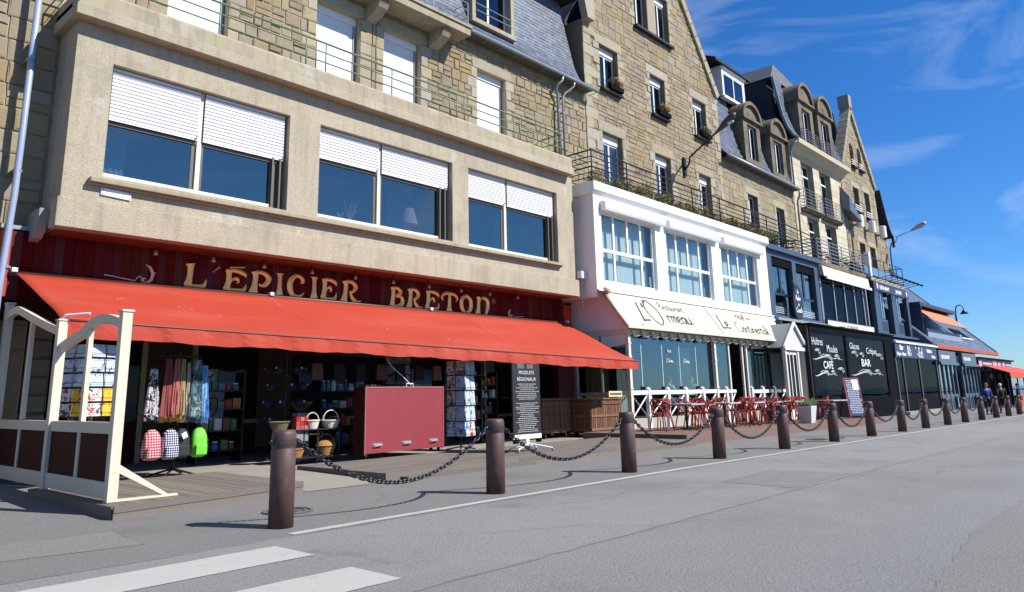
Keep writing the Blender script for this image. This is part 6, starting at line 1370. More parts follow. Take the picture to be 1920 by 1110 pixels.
# ------------------------------------------------------------------ people
def skin_geo(J, E, sub=1):
    names = list(J); me = bpy.data.meshes.new('tmp'); me.from_pydata([J[n][0] for n in names], [(names.index(a), names.index(c)) for a, c in E], [])
    o = bpy.data.objects.new('tmp', me); COL.objects.link(o); o.modifiers.new('skin','SKIN')
    sv = me.skin_vertices[0].data
    for i, n in enumerate(names): r = J[n][1]; sv[i].radius = r if isinstance(r, tuple) else (r, r); sv[i].use_root = (i == 0)
    ss = o.modifiers.new('s','SUBSURF'); ss.levels = ss.render_levels = sub
    dg = bpy.context.evaluated_depsgraph_get(); ev = o.evaluated_get(dg); m2 = ev.to_mesh()
    vs = [tuple(v.co) for v in m2.vertices]; fs = [tuple(p.vertices) for p in m2.polygons]; ev.to_mesh_clear(); bpy.data.objects.remove(o); return vs, fs
def head_geo(b, c, fwd, s=1.):
    """head with brow, nose, chin, ears; c = centre, fwd = facing direction in plan"""
    f = Vector((fwd[0],fwd[1],0)).normalized(); r = Vector((f.y,-f.x,0)); n, m = 16, 12; vs = []; fs = []
    for i in range(m+1):
        t = pi*i/m
        for j in range(n):
            a = 2*pi*j/n; x = sin(t)*cos(a); y = sin(t)*sin(a); z = cos(t)
            fx = .098*x; ry = .076*y; zz = .122*z
            if z < -.2: fx *= 1-.15*(-z-.2); ry *= 1-.42*(-z-.2); fx += .018*(-z)*max(0,x)
            if x > .75 and abs(y) < .36:
                if -.36 < z < .12: fx += .026*(1-abs(y)/.36)*(1-abs(z+.14)/.26)*1.2
                if .02 < z < .2: fx -= .006
                if -.62 < z < -.44: fx += .006
            p = Vector(c)+(f*fx+r*ry)*s+Vector((0,0,zz*s)); vs.append(tuple(p))
    for i in range(m):
        for j in range(n): fs.append((i*n+j,(i+1)*n+j,(i+1)*n+(j+1)%n,i*n+(j+1)%n))
    b.add(vs, fs)
    for sgn in (-1,1): q = Vector(c)+r*sgn*.078*s-f*.005*s; b.blob(tuple(q), .026*s, 6, 4, (.7,.5,1.2))
def person(label, loc, face, J, jacket, trousers, hair, group=None, shoes=None, sit=False, haircap=1., beard=False):
    t = thing('person', label, 'person', loc, group); L = Vector(loc); f = Vector((face[0],face[1],0)).normalized(); r = Vector((f.y,-f.x,0))
    W = lambda p: tuple(L+f*p[0]+r*p[1]+Vector((0,0,p[2])))
    JJ = {k: (W(v[0]), v[1]) for k, v in J.items()}
    E = [('pelvis','waist'),('waist','chest'),('chest','neck'),('neck','skull')]
    for s in 'lr': E += [('pelvis','hip'+s),('hip'+s,'knee'+s),('knee'+s,'ankle'+s),('ankle'+s,'toe'+s),('chest','sh'+s),('sh'+s,'elb'+s),('elb'+s,'wr'+s),('wr'+s,'palm'+s)]
    E = [e for e in E if e[0] in JJ and e[1] in JJ]
    TORSO = ('pelvis','waist','chest','hipl','hipr','shl','shr','kneel','kneer','elbl','elbr')
    JB = {k: (v[0], tuple(.72*x for x in (v[1] if isinstance(v[1], tuple) else (v[1],)*2)) if k in TORSO else v[1]) for k, v in JJ.items()}
    b = B(); b.add(*skin_geo(JB, E)); head_geo(b, W(J['skull'][0]), f)
    for s in 'lr':
        w0 = Vector(J['wr'+s][0]); p0 = Vector(J['palm'+s][0]); d = (p0-w0).normalized(); side = d.cross(Vector((1,0,0))); side = (side if side.length > .1 else Vector((0,1,0))).normalized()
        for k in range(4):
            st = p0+side*(.027-.018*k); ln = (.066,.076,.072,.056)[k]; b.tube([W(st), W(st+d*ln*.5+Vector((.006,0,0))), W(st+d*ln+Vector((.022,0,-.004)))], [.0095,.0088,.0065], 6)
        st = w0+d*.035+side*.03; b.tube([W(st), W(st+side*.02+d*.03), W(st+side*.016+d*.062)], [.012,.011,.008], 6)
    b.build('body', SKIN, t, smooth=True)
    g = lambda keys, k, add=0: {n: (JJ[n][0], tuple(x*k+add for x in (JJ[n][1] if isinstance(JJ[n][1], tuple) else (JJ[n][1],)*2))) for n in keys if n in JJ}
    Jk = g(['pelvis','waist','chest','shl','shr','elbl','elbr','wrl','wrr'], 1.12, .012)
    b = B(); b.add(*skin_geo(Jk, [e for e in E if e[0] in Jk and e[1] in Jk])); b.build('jacket', jacket, t, smooth=True)
    Jt = g(['pelvis','hipl','hipr','kneel','kneer','anklel','ankler'], 1.10, .012)
    b = B(); b.add(*skin_geo(Jt, [e for e in E if e[0] in Jt and e[1] in Jt])); b.build('trousers', trousers, t, smooth=True)
    if 'toel' in JJ:
        for s in 'lr': b = B(); b.tube([W(Vector(J['ankle'+s][0])+Vector((-.05,0,-.045))), W(Vector(J['ankle'+s][0])+Vector((.04,0,-.05))), W(Vector(J['toe'+s][0])+Vector((.02,0,-.0)))], [.045,.05,.032], 8); b.build('shoe', shoes or BLACKP, t, smooth=True)
    c = Vector(J['skull'][0]); b = B(); vs = []; fs = []; n, m = 14, 7
    for i in range(m+1):
        for j in range(n):
            tt = pi*.56*i/m; a = 2*pi*j/n; x = sin(tt)*cos(a); lim = 1. if x < .3 else .82
            p = c+Vector((-.012+.112*sin(tt)*cos(a), .090*sin(tt)*sin(a), .012+.130*cos(tt*lim))); vs.append(W(p))
    for i in range(m):
        for j in range(n): fs.append((i*n+j,(i+1)*n+j,(i+1)*n+(j+1)%n,i*n+(j+1)%n))
    b.add(vs, fs); b.build('hair', hair, t, smooth=True); return t
STAND = dict(pelvis=((0,0,.95),(.15,.11)), waist=((0,0,1.10),(.14,.105)), chest=((.0,0,1.33),(.165,.12)), neck=((.0,0,1.50),.055), skull=((.03,0,1.63),.06),
    hipl=((0,-.10,.88),.085), kneel=((.02,-.11,.48),.058), anklel=((-.02,-.12,.09),.042), toel=((.14,-.14,.035),.03), hipr=((0,.10,.88),.085), kneer=((.03,.11,.48),.058), ankler=((0,.12,.09),.042), toer=((.16,.14,.035),.03),
    shl=((0,-.19,1.41),.06), elbl=((-.03,-.26,1.13),.045), wrl=((.08,-.24,.90),.03), palml=((.11,-.23,.82),.03), shr=((0,.19,1.41),.06), elbr=((-.03,.26,1.13),.045), wrr=((.10,.22,.91),.03), palmr=((.13,.20,.83),.03))
WALK = dict(STAND); WALK.update(kneel=((.14,-.10,.50),.058), anklel=((.16,-.10,.10),.042), toel=((.32,-.11,.05),.03), kneer=((-.06,.10,.50),.058), ankler=((-.30,.10,.16),.042), toer=((-.18,.11,.05),.03), elbl=((-.14,-.25,1.15),.045), wrl=((-.08,-.27,.92),.03), palml=((-.05,-.27,.84),.03), elbr=((.08,.25,1.14),.045), wrr=((.26,.22,.98),.03), palmr=((.33,.20,.93),.03), skull=((.05,0,1.62),.06))
SIT = dict(pelvis=((0,0,.52),(.15,.12)), waist=((.02,0,.68),(.135,.105)), chest=((.06,0,.92),(.16,.115)), neck=((.09,0,1.09),.055), skull=((.13,0,1.22),.06), hipl=((.05,-.10,.50),.085), kneel=((.42,-.12,.50),.06), anklel=((.40,-.12,.09),.042), toel=((.55,-.13,.04),.03), hipr=((.05,.10,.50),.085), kneer=((.42,.12,.50),.06), ankler=((.38,.12,.09),.042), toer=((.53,.13,.04),.03),
    shl=((.06,-.19,1.0),.06), elbl=((.14,-.26,.77),.045), wrl=((.36,-.18,.79),.03), palml=((.43,-.15,.79),.03), shr=((.06,.19,1.0),.06), elbr=((.14,.26,.77),.045), wrr=((.36,.18,.80),.03), palmr=((.43,.16,.80),.03))
HB = M('brown_hair',(.05,.03,.02),.7); HW = M('white_hair',(.62,.60,.57),.7); HG = M('grey_brown_hair',(.16,.12,.09),.7)
BLUEJ = M('royal_blue_jacket',(.02,.035,.22),.7,.1,5); DKJ = M('black_jacket',(.012,.012,.014),.8); DKT = M('dark_trousers',(.015,.015,.02),.85); JEAN = M('jeans',(.06,.10,.17),.85); LBL = M('light_blue_shirt',(.25,.45,.58),.8,.08,8); GREYS = M('grey_check_shirt',(.40,.42,.42),.8,.2,30)
person('person in a royal blue jacket standing beside the blue shop doors', (50.6,9.15,gz(50.6)+.0), (-.75,-.66), STAND, BLUEJ, DKT, HG)
person('white-haired person in black seen from behind near the red tent', (53.6,8.95,gz(53.6)), (.9,.45), WALK, DKJ, DKT, HW)
person('person in dark blue at the right picture edge before the red tent', (55.6,8.4,gz(55.6)), (.2,-.95), STAND, M('navy_coat',(.012,.018,.07),.8), DKT, HB)
person('dark-haired person in a light blue shirt seated behind the veranda glass', (25.1,14.75,.60), (.97,-.2), SIT, LBL, JEAN, HB)
person('person in a pale grey shirt seated facing the blue-shirted diner behind the glass', (27.0,14.75,.60), (-.97,-.2), SIT, GREYS, DKT, HG)
def seat_box(x, y, fx, lab):
    c = thing('dining_chair', 'dark dining chair under '+lab, 'chair', (x,y,.485), 'dining chairs in the veranda'); b = B(); b.box(x-.22,x+.22,y-.22,y+.22,.96,1.0); b.build('seat', BLACKP, c); b = B(); b.box(x-fx*.24-.02,x-fx*.24+.02,y-.2,y+.2,1.0,1.45); b.build('backrest', BLACKP, c)
    for sx in (-1,1):
        for sy in (-1,1): b = B(); b.tube([(x+.19*sx,y+.19*sy,.485),(x+.19*sx,y+.19*sy,.96)], .018, 5); b.build('leg', BLACKP, c)
seat_box(25.08,14.75,1,'the diner in light blue'); seat_box(27.02,14.75,-1,'the diner in grey')
dt = thing('dining_table', 'white-clothed dining table between the two veranda diners', 'table', (26.05,14.8,.485)); b = B(); b.box(25.65,26.45,14.4,15.2,1.28,1.31); b.build('table_top', M('white_cloth',(.62,.63,.64),.8), dt)
for sx in (25.7,26.4):
    for sy in (14.45,15.15): b = B(); b.tube([(sx,sy,.485),(sx,sy,1.28)], .025, 6); b.build('leg', BLACKP, dt)
for k, (x, y) in enumerate(((25.85,14.7),(26.25,14.75),(26.0,15.0))):
    g = thing('wine_glass', 'wine glass on the veranda dining table, '+['front left','front right','at the back'][k], 'glass', (x,y,1.311), 'wine glasses on the dining table'); b = B(); b.lathe([(.035,0),(.006,.008),(.005,.08),(.035,.11),(.038,.16),(.03,.19)], (x,y,1.311), 10); b.build('glass', GL_CLR, g, smooth=True)
b = B(); b.box(21.5,34.55,14.16,17.39,.281,.484); tag(b.build('veranda_floor', M('dining_floor',(.10,.08,.06),.7)), kind='structure')
# ------------------------------------------------------------------ terrace furniture
dkz = lambda x: .25-.0085*(x-18.75)+.003
def red_chair():
    c = proto('red_chair', '', 'chair', 'red plastic chairs on the terrace')
    b = B(); P = [(.22*cos(a)*1.02, .21*sin(a), .455+.012*abs(cos(a))) for a in [2*pi*k/16 for k in range(16)]]
    b.v += P+[(p[0]*.98,p[1]*.98,p[2]-.03) for p in P]; b.f += [tuple(range(16)), tuple(range(31,15,-1))]+[(i,(i+1)%16,(i+1)%16+16,i+16) for i in range(16)]; b.mi += [0]*18
    b.build('seat', CHRED, c)
    for sx in (-1,1):
        for sy in (-1,1): b = B(); b.tube([(.24*sx,.24*sy,0),(.17*sx,.17*sy,.45)], [.014,.020], 6); b.build('leg', CHRED, c, smooth=True)
    def loop(pts, r=.013):
        b = B(); b.tube(pts, r, 6); b.build('back_loop', CHRED, c, smooth=True)
    arc = lambda k, x0, rad, z, dz, n=14: [(x0-rad*cos(t), rad*1.05*sin(t), z+dz*cos(t)) for t in [(-1+2*i/(n-1))*k for i in range(n)]]
    loop([(.17,-.22,.45)]+[(-.26*cos(t)+.0, .27*sin(t), .66+.17*cos(t)) for t in [(-1+2*i/13)*1.9 for i in range(14)]]+[(.17,.22,.45)])
    loop([(.05,-.22,.45)]+[(-.25*cos(t), .25*sin(t), .62+.20*cos(t)+.05*sin(3*t)) for t in [(-1+2*i/13)*1.5 for i in range(14)]]+[(.05,.22,.45)])
    loop([(-.17,-.15,.45)]+[(-.23*cos(t)-.02, .22*sin(t), .60+.16*cos(t)-.07*sin(3*t)) for t in [(-1+2*i/13)*1.2 for i in range(14)]]+[(-.17,.15,.45)])
    loop([(-.1,.2,.45),(-.24,.12,.62),(-.26,-.08,.78),(-.2,-.2,.83)], .011); loop([(-.1,-.2,.45),(-.24,-.12,.62),(-.26,.08,.78),(-.2,.2,.83)], .011)
    return c
CHS = [(20.35,12.25,.1,'leftmost, alone by the crossed balustrade'),(20.95,12.6,1.2,'second from the left, behind the first table'),(22.3,12.1,pi+.2,'right of the first table'),(23.15,12.45,.2,'left of the second table'),(23.6,12.9,1.3,'behind the left end of the second table'),(24.95,12.7,pi-.4,'behind the joined tables'),(25.35,12.0,.9,'between the second and third tables'),(26.9,12.6,pi,'right of the third table'),(27.2,12.2,.3,'left of the fourth table'),(28.7,12.6,pi+.3,'between the fourth and fifth tables'),(30.3,12.3,pi-.2,'just left behind the pale planter'),(31.3,12.2,.2,'first right of the pale planter'),(31.9,12.6,1.0,'second right of the pale planter'),(32.6,11.9,2.4,'in front of the long table by the cafe'),(21.9,11.55,1.9,'in front of the first table'),(24.6,11.5,1.4,'in front of the second table'),(22.7,12.7,-.3,'behind, between the first and second tables'),(26.4,11.45,1.7,'in front of the third table'),(28.0,11.5,1.2,'in front of the fourth table'),(25.9,12.85,-1.4,'behind the third table'),(28.3,12.9,-1.7,'behind the fourth table')]
rc = red_chair()
for k, (x, y, r, lab) in enumerate(CHS): place(rc if k == 0 else copy_tree(rc), (x,y,dkz(x)+.002), r, 'red woven-back plastic chair '+lab, 1.14)
def cafe_table():
    t = proto('cafe_table', '', 'table', 'pale topped cafe tables on the terrace'); b = B(); b.box(-.42,.42,-.42,.42,.755,.80); b.build('table_top', TABT, t, bevel=.008)
    b = B(); b.box(-.405,.405,-.405,.405,.740,.7545); b.build('edge_band', BLACKM, t); b = B(); b.tube([(0,0,.05),(0,0,.74)], .04, 8); b.build('leg', BLACKM, t)
    for s in (0,1): b = B(); a = pi/4+s*pi/2; b.tube([(.38*cos(a),.38*sin(a),.02),(0,0,.06),(-.38*cos(a),-.38*sin(a),.02)], .022, 6); b.build('foot', BLACKM, t)
    return t
ct = cafe_table()
for k, (x, y, lab) in enumerate(((21.45,12.0,'first from the left, beside the third bollard chain'),(24.0,12.0,'second from the left'),(25.95,12.0,'third from the left, in the middle of the row'),(27.75,12.0,'fourth from the left'),(29.4,11.95,'just left of the pale planter'),(33.4,11.95,'right of the planter, before the cafe'),(34.3,11.95,'last, beside the menu board'))):
    place(ct if k == 0 else copy_tree(ct), (x,y,dkz(x)+.002), 0, 'pale topped cafe table, '+lab)
plr = thing('planter', 'pale square planter of green grass at the edge of the terrace deck', 'planter', (28.6,11.0,dkz(28.6)))
z = dkz(28.6); b = B(); b.hexa([(28.40,10.80,z),(28.80,10.80,z),(28.80,11.2,z),(28.40,11.2,z),(28.32,10.72,z+.62),(28.88,10.72,z+.62),(28.88,11.28,z+.62),(28.32,11.28,z+.62)]); b.build('pot', PLANTER, plr, bevel=.01)
b = B(); rn = random.Random(6)
for k in range(420): x = rn.uniform(28.36,28.84); y = rn.uniform(10.76,11.24); a = rn.uniform(0,6.3); h = rn.uniform(.15,.34); l = rn.uniform(.02,.12); b.add([(x-.008,y,z+.6),(x+.008,y,z+.6),(x+l*cos(a),y+l*sin(a),z+.6+h)], [(0,1,2)])
tag(b.build('grass_blades', LEAFG, plr, fix=False), kind='stuff')
for k, (x, y) in enumerate(((30.9,13.3),(33.9,12.7))):
    p = thing('dark_planter', 'dark planter with a small green plant, '+['behind the red chairs','beside the menu board'][k], 'planter', (x,y,dkz(x)), 'dark planters'); b = B(); b.box(x-.4,x+.4,y-.2,y+.2,dkz(x),dkz(x)+.55); b.build('pot', M('brown_planter',(.06,.045,.04),.8), p); b = B(); leafmass(b, (x,y,dkz(x)+.68), (.35,.2,.2), 200, .05, random.Random(k)); b.build('foliage', LEAFG, p, fix=False)
mb = thing('menu_board', 'tall leaning menu board with red edge and blue and white text before the cafe', 'menu board', (35.3,11.35,dkz(35)), rz=0)
R_ = Matrix.Translation((35.3,11.35,dkz(35.3))) @ Matrix.Rotation(-.45,4,'Z') @ Matrix.Rotation(-.12,4,'X')
def tb(b, x0,x1,y0,y1,z0,z1): 
    q = B(); q.box(x0,x1,y0,y1,z0,z1); b.add([tuple(R_ @ Vector(v)) for v in q.v], q.f)
b = B(); tb(b,-.42,.42,0,.04,.1,1.72); b.build('board', M('menu_blue',(.03,.05,.14),.4), mb)
b = B(); tb(b,-.45,-.421,-.01,.05,.06,1.76); tb(b,.421,.45,-.01,.05,.06,1.76); tb(b,-.42,.42,-.01,.05,1.721,1.76); b.build('frame', M('menu_red',(.40,.03,.04),.5), mb)
b = B(); rnd = random.Random(3)
for r in range(19):
    x = -.36+rnd.uniform(0,.1); zz = 1.62-.078*r
    while x < .3-(.34 if r < 6 else 0): e = x+rnd.uniform(.05,.16); tb(b, x, e, -.008, -.002, zz, zz+.034); x = e+.03
tag(b.build('faint_lettering', LETG, mb), kind='stuff')
b = B(); tb(b,.02,.38,-.010,-.002,1.22,1.68); b.build('white_card', LETW, mb); b = B(); b.tube([tuple(R_ @ Vector((-.4,.04,1.6))), tuple(R_ @ Vector((-.4,.65,.02)))], .02, 5); b.tube([tuple(R_ @ Vector((.4,.04,1.6))), tuple(R_ @ Vector((.4,.65,.02)))], .02, 5); b.build('prop', DARKRED, mb)
# ------------------------------------------------------------------ wine press crates
def crate(x0, x1, y0, y1, label, seed):
    z0 = zp(x0,y0)+.17; z1 = z0+.98; t = thing('wine_press_crate', label, 'crate', ((x0+x1)/2,(y0+y1)/2,zp(x0,y0)), 'slatted wine press crates'); rnd = random.Random(seed)
    for (a0,a1,fixd,ax) in ((x0,x1,y0,'f'),(y0,y1,x0,'l'),(x0,x1,y1,'f'),(y0,y1,x1,'l')):
        n = round((a1-a0)/.095)
        for k in range(n):
            u0 = a0+(a1-a0)*k/n+.012; u1 = a0+(a1-a0)*(k+1)/n-.012; b = B(); dz = rnd.uniform(-.01,.01)
            if ax == 'f': b.box(u0,u1,fixd-.012,fixd+.012,z0,z1+dz)
            else: b.box(fixd-.012,fixd+.012,u0,u1,z0,z1+dz)
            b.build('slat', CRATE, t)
    b = B()
    for zz in (z0+.05,z0+.46,z1-.14): b.box(x0-.035,x1+.035,y0-.036,y0-.0125,zz,zz+.07); b.box(x0-.036,x0-.0125,y0-.012,y1,zz,zz+.07); b.box(x1+.0125,x1+.036,y0-.012,y1,zz,zz+.07)
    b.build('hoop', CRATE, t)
    b = B(); b.box(x0+.02,x1-.02,y0+.02,y1-.02,z0,z0+.04); b.build('floor', DARKRED, t)
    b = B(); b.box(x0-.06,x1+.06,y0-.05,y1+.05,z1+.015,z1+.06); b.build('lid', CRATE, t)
    for xx in (x0+.15,x1-.15): 
        for yy in (y0+.08,y1-.08): b = B(); b.tube([(xx-.03,yy,z0-.09),(xx+.03,yy,z0-.09)], .085, 12); b.build('wheel', BLACKM, t)
    return t
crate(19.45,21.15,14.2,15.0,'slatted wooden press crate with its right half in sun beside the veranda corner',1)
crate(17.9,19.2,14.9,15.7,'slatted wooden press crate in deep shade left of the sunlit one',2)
nl = thing('name_plate', 'small cream lettered plate on top of the sunlit press crate', 'sign', (20.8,14.2,1.3)); b = B(); b.box(20.35,21.1,14.12,14.15,1.28,1.46); b.build('plate', M('cream_plate',(.60,.52,.30),.6), nl); b = B(); rnd = random.Random(2); x = 20.42
while x < 21.0: e = x+rnd.uniform(.02,.06); b.box(x,e,14.112,14.119,1.34,1.40); x = e+.02
tag(b.build('faint_lettering', LETK, nl), kind='stuff')
# ------------------------------------------------------------------ maroon cabinet
cb = thing('cabinet', 'maroon shop cabinet on castors seen from its plain folded back', 'cabinet', (11.2,13.4,.15)); A0, A1_ = Vector((9.98,13.18)), Vector((12.42,13.40)); dx = (A1_-A0).normalized(); dn = Vector((-dx.y,dx.x)); Lc = (A1_-A0).length
def cbx(b, u0,u1,v0,v1,z0,z1): 
    P = [A0+dx*u+dn*v for (u,v) in ((u0,v0),(u1,v0),(u1,v1),(u0,v1))]; b.hexa([(p.x,p.y,z0) for p in P]+[(p.x,p.y,z1) for p in P])
b = B(); cbx(b,.02,Lc-.02,.02,.34,.25,1.58); b.build('carcass', DARKRED, cb)
b = B(); cbx(b,0,Lc,0,.018,.24,1.60); b.build('front_panel', MAROON, cb, bevel=.004)
b = B(); cbx(b,-.02,0,-.01,.02,.22,1.63); cbx(b,Lc,Lc+.02,-.01,.36,.22,1.63); cbx(b,0,Lc,-.01,.36,1.601,1.63); b.build('edge_frame', M('maroon_edge',(.30,.12,.10),.5), cb)
b = B(); cbx(b,-.02,0,.021,.36,.22,1.63); b.build('end_panel', DARKRED, cb)  # left end in a darker red, its shade put into the colour
for u in (.34,1.22,2.10):
    b = B(); p = [A0+dx*(u-.11)-dn*.002, A0+dx*(u-.10)-dn*.05, A0+dx*(u+.10)-dn*.05, A0+dx*(u+.11)-dn*.002]; b.tube([(q.x,q.y,.40) for q in p], .013, 6); q = A0+dx*u-dn*.006; b.box(q.x-.13,q.x+.13,q.y-.004,q.y+.003,.375,.445); b.build('handle', GREYM, cb)
for u, v in ((.06,.06),(Lc-.1,.06),(.06,.30),(Lc-.1,.30)): q = A0+dx*u+dn*v; b = B(); b.tube([(q.x-.015,q.y,.195),(q.x+.015,q.y,.195)], .05, 10); b.box(q.x-.03,q.x+.03,q.y-.02,q.y+.02,.235,.26); b.build('castor', BLACKM, cb)
b = B(); q = A0+dx*1.42+dn*.1; b.tube([(q.x-.1,q.y,1.63),(q.x-.1,q.y,1.70),(q.x+.1,q.y,1.70),(q.x+.1,q.y,1.63)], .012, 5); b.build('top_handle', PVC, cb)
cbl = B(); cbl.tube([(q.x+.05,q.y,1.66),(q.x-.1,q.y+.1,1.85),(q.x-.3,q.y+.3,2.1),(q.x-.38,q.y+.6,2.6),(q.x-.38,q.y+.9,2.95)], .009, 5); tag(cbl.build('hanging_cable', PVC), 'white cable hanging from the awning down to the maroon cabinet', 'cable')
# ------------------------------------------------------------------ clothes stand with scarves and bags
cs = thing('clothes_stand', 'black metal stand holding scarves and backpacks in front of the shop', 'stand', (6.25,14.0,.2)); zb = zp(6.2,14)
b = B(); b.tube([(6.3,14.0,zb+.1),(6.3,14.0,2.3)], .025, 8); b.build('pole', BLACKM, cs)
b = B()
for z in (2.22,1.05): b = B(); b.tube([(6.25+.44*cos(a),14+.28*sin(a),z) for a in [2*pi*k/20 for k in range(20)]], .012, 5, closed=True); b.tube([(5.81,14,z),(6.69,14,z)], .012, 5); b.tube([(6.3,13.72,z),(6.3,14.28,z)], .012, 5); b.build('hanging_ring', BLACKM, cs)
for k in range(4): a = pi/4+k*pi/2; b = B(); b.tube([(6.3,14,zb+.14),(6.3+.45*cos(a),14+.45*sin(a),zb+.015)], .02, 6); b.build('leg', BLACKM, cs)
def scarf(x, w_, z0, z1, mat, label, y=13.72, fringe=None, seed=1):
    t = thing('scarf', label, 'scarf', (x,y,z1), 'scarves hanging on the black stand'); b = B(); n, m = 14, 12; rnd = random.Random(seed); ph_ = rnd.uniform(0,6)
    for i in range(n+1):
        for j in range(m+1):
            tj = j/m; wd = w_*(.45+.55*tj); b.v.append((x-wd/2+wd*i/n, y+.035*sin(i*1.9+ph_+tj)*(.5+tj*.7)-.03*tj, z1+(z0-z1)*tj+.03*sin(i*.8+ph_)*tj))
    for i in range(n):
        for j in range(m): b.f.append((i*(m+1)+j,(i+1)*(m+1)+j,(i+1)*(m+1)+j+1,i*(m+1)+j+1)); b.mi.append(0)
    o = b.build('cloth', mat, t, smooth=True)
    b = B()
    for i in range(26): xx = x-w_/2+w_*i/25; b.tube([(xx,y-.03,z0+.03),(xx+rnd.uniform(-.01,.01),y-.03,z0-rnd.uniform(.05,.10))], .005, 3, cap=False)
    b.build('fringe', fringe or mat, t)
def patterned(name, c1, c2, c3, sc=9., kind='noise', rough=.85, th0=.46):
    m = bpy.data.materials.new(name); m.use_nodes = True; t = m.node_tree; n = t.nodes; l = t.links; bs = n['Principled BSDF']; bs.inputs['Roughness'].default_value = rough
    tc = n.new('ShaderNodeTexCoord'); 
    if kind == 'check':
        mp = n.new('ShaderNodeMapping'); l.new(tc.outputs['Object'], mp.inputs['Vector']); mp.inputs['Rotation'].default_value = (0,.0,0)
        w1 = n.new('ShaderNodeTexWave'); w1.inputs['Scale'].default_value = sc; w1.bands_direction = 'X'; w2 = n.new('ShaderNodeTexWave'); w2.inputs['Scale'].default_value = sc; w2.bands_direction = 'Z'
        l.new(mp.outputs[0], w1.inputs['Vector']); l.new(mp.outputs[0], w2.inputs['Vector']); ad = n.new('ShaderNodeMath'); ad.operation = 'ADD'; l.new(w1.outputs['Fac'], ad.inputs[0]); l.new(w2.outputs['Fac'], ad.inputs[1]); hf = n.new('ShaderNodeMath'); hf.operation = 'MULTIPLY'; hf.inputs[1].default_value = .5; l.new(ad.outputs[0], hf.inputs[0]); src = hf.outputs[0]
    else:
        q = n.new('ShaderNodeTexNoise'); q.inputs['Scale'].default_value = sc; q.inputs['Detail'].default_value = 3; q.inputs['Distortion'].default_value = 1.2; l.new(tc.outputs['Object'], q.inputs['Vector']); src = q.outputs['Fac']
    r = n.new('ShaderNodeValToRGB'); r.color_ramp.interpolation = 'CONSTANT'; e = r.color_ramp.elements; e[0].position = 0; e[0].color = (*c1,1); e[1].position = th0; e[1].color = (*c2,1); e2 = e.new(.60); e2.color = (*c3,1)
    l.new(src, r.inputs[0]); l.new(r.outputs[0], bs.inputs['Base Color']); MATS[name] = m; return m
scarf(5.754,0.276,1.15,1.98,patterned('zebra_cloth',(.02,.02,.025),(.55,.53,.55),(.03,.03,.04),9),'black and white patterned scarf at the left of the stand',13.78,seed=1)
scarf(5.983,0.239,1.12,2.16,M('red_pink_scarf',(.24,.06,.055),.9,.3,14),'dusty red scarf on the black stand',13.73,M('mustard_fringe',(.30,.17,.02)),seed=2)
scarf(6.124,0.184,1.14,2.16,M('coral_scarf',(.38,.13,.11),.9,.2,14),'coral pink scarf beside the dusty red one',13.69,MATS['mustard_fringe'],seed=3)
scarf(6.242,0.147,1.12,2.16,patterned('beige_print',(.30,.24,.13),(.40,.33,.18),(.20,.15,.07),28),'beige speckled scarf in the middle of the stand',13.70,seed=4)
scarf(6.346,0.11,1.12,2.1,M('pale_scarf',(.45,.40,.33),.9,.3,14),'narrow pale grey scarf on the black stand',13.72,seed=5)
scarf(6.494,0.313,1.10,2.16,patterned('teal_print',(.03,.06,.08),(.07,.18,.20),(.38,.35,.32),6),'teal leaf-print scarf at the right of the stand',13.68,seed=6)
scarf(6.671,0.202,1.08,2.05,patterned('sky_print',(.10,.24,.55),(.22,.42,.70),(.45,.58,.75),22),'bright sky blue scarf at the right end of the stand',13.74,seed=7)
def backpack(x, y, mat, label, w_=.30, rz=0.):
    t = thing('backpack', label, 'backpack', (x,y,.4), 'backpacks hanging on the black stand'); z0, z1 = .40, .92
    b = B(); n = 12; prof = [(0,.55),(.08,.92),(.35,1.0),(.7,.92),(.9,.68),(1.0,.3)]
    vs = []; fs = []
    for (tz, k) in prof:
        for j in range(n): a = 2*pi*j/n; cx = abs(cos(a))**.6*(1 if cos(a) > 0 else -1); cy = abs(sin(a))**.6*(1 if sin(a) > 0 else -1); vs.append((x+w_/2*k*cx, y+.11*k*cy, z0+(z1-z0)*tz))
    for i in range(len(prof)-1):
        for j in range(n): fs.append((i*n+j,i*n+(j+1)%n,(i+1)*n+(j+1)%n,(i+1)*n+j))
    fs += [tuple(range(n-1,-1,-1)), tuple(len(vs)-n+j for j in range(n))]; b.add(vs, fs); b.build('bag', mat, t, smooth=True)
    b = B(); b.box(x-w_*.36,x+w_*.36,y-.155,y-.10,z0+.04,z0+.23); b.build('front_pocket', mat, t, bevel=.02)
    b = B(); b.tube([(x-.05,y+.02,z1-.02),(x-.03,y+.02,z1+.08),(x+.03,y+.02,z1+.08),(x+.05,y+.02,z1-.02)], .01, 5); b.build('handle', BLACKP, t)
    for s in (-1,1): b = B(); b.tube([(x+s*.09,y+.10,z1-.06),(x+s*.12,y+.16,.66),(x+s*.10,y+.10,.45)], .014, 5); b.build('strap', BLACKP, t)
backpack(5.765,13.72,patterned('red_check',(.30,.02,.03),(.55,.16,.18),(.68,.45,.45),7,'check'),'red and pink checked backpack at the left of the stand',.32)
backpack(6.061,13.66,patterned('navy_check',(.02,.02,.05),(.08,.09,.16),(.66,.66,.72),8,'check'),'navy and white checked backpack second from the left',.30)
backpack(6.307,13.74,M('black_bag',(.012,.012,.014),.7),'black backpack with a white price tag on the stand',.28)
backpack(6.635,13.76,M('lime_bag',(.13,.50,.035),.6,.05,5),'bright lime green backpack at the right end of the stand',.30)
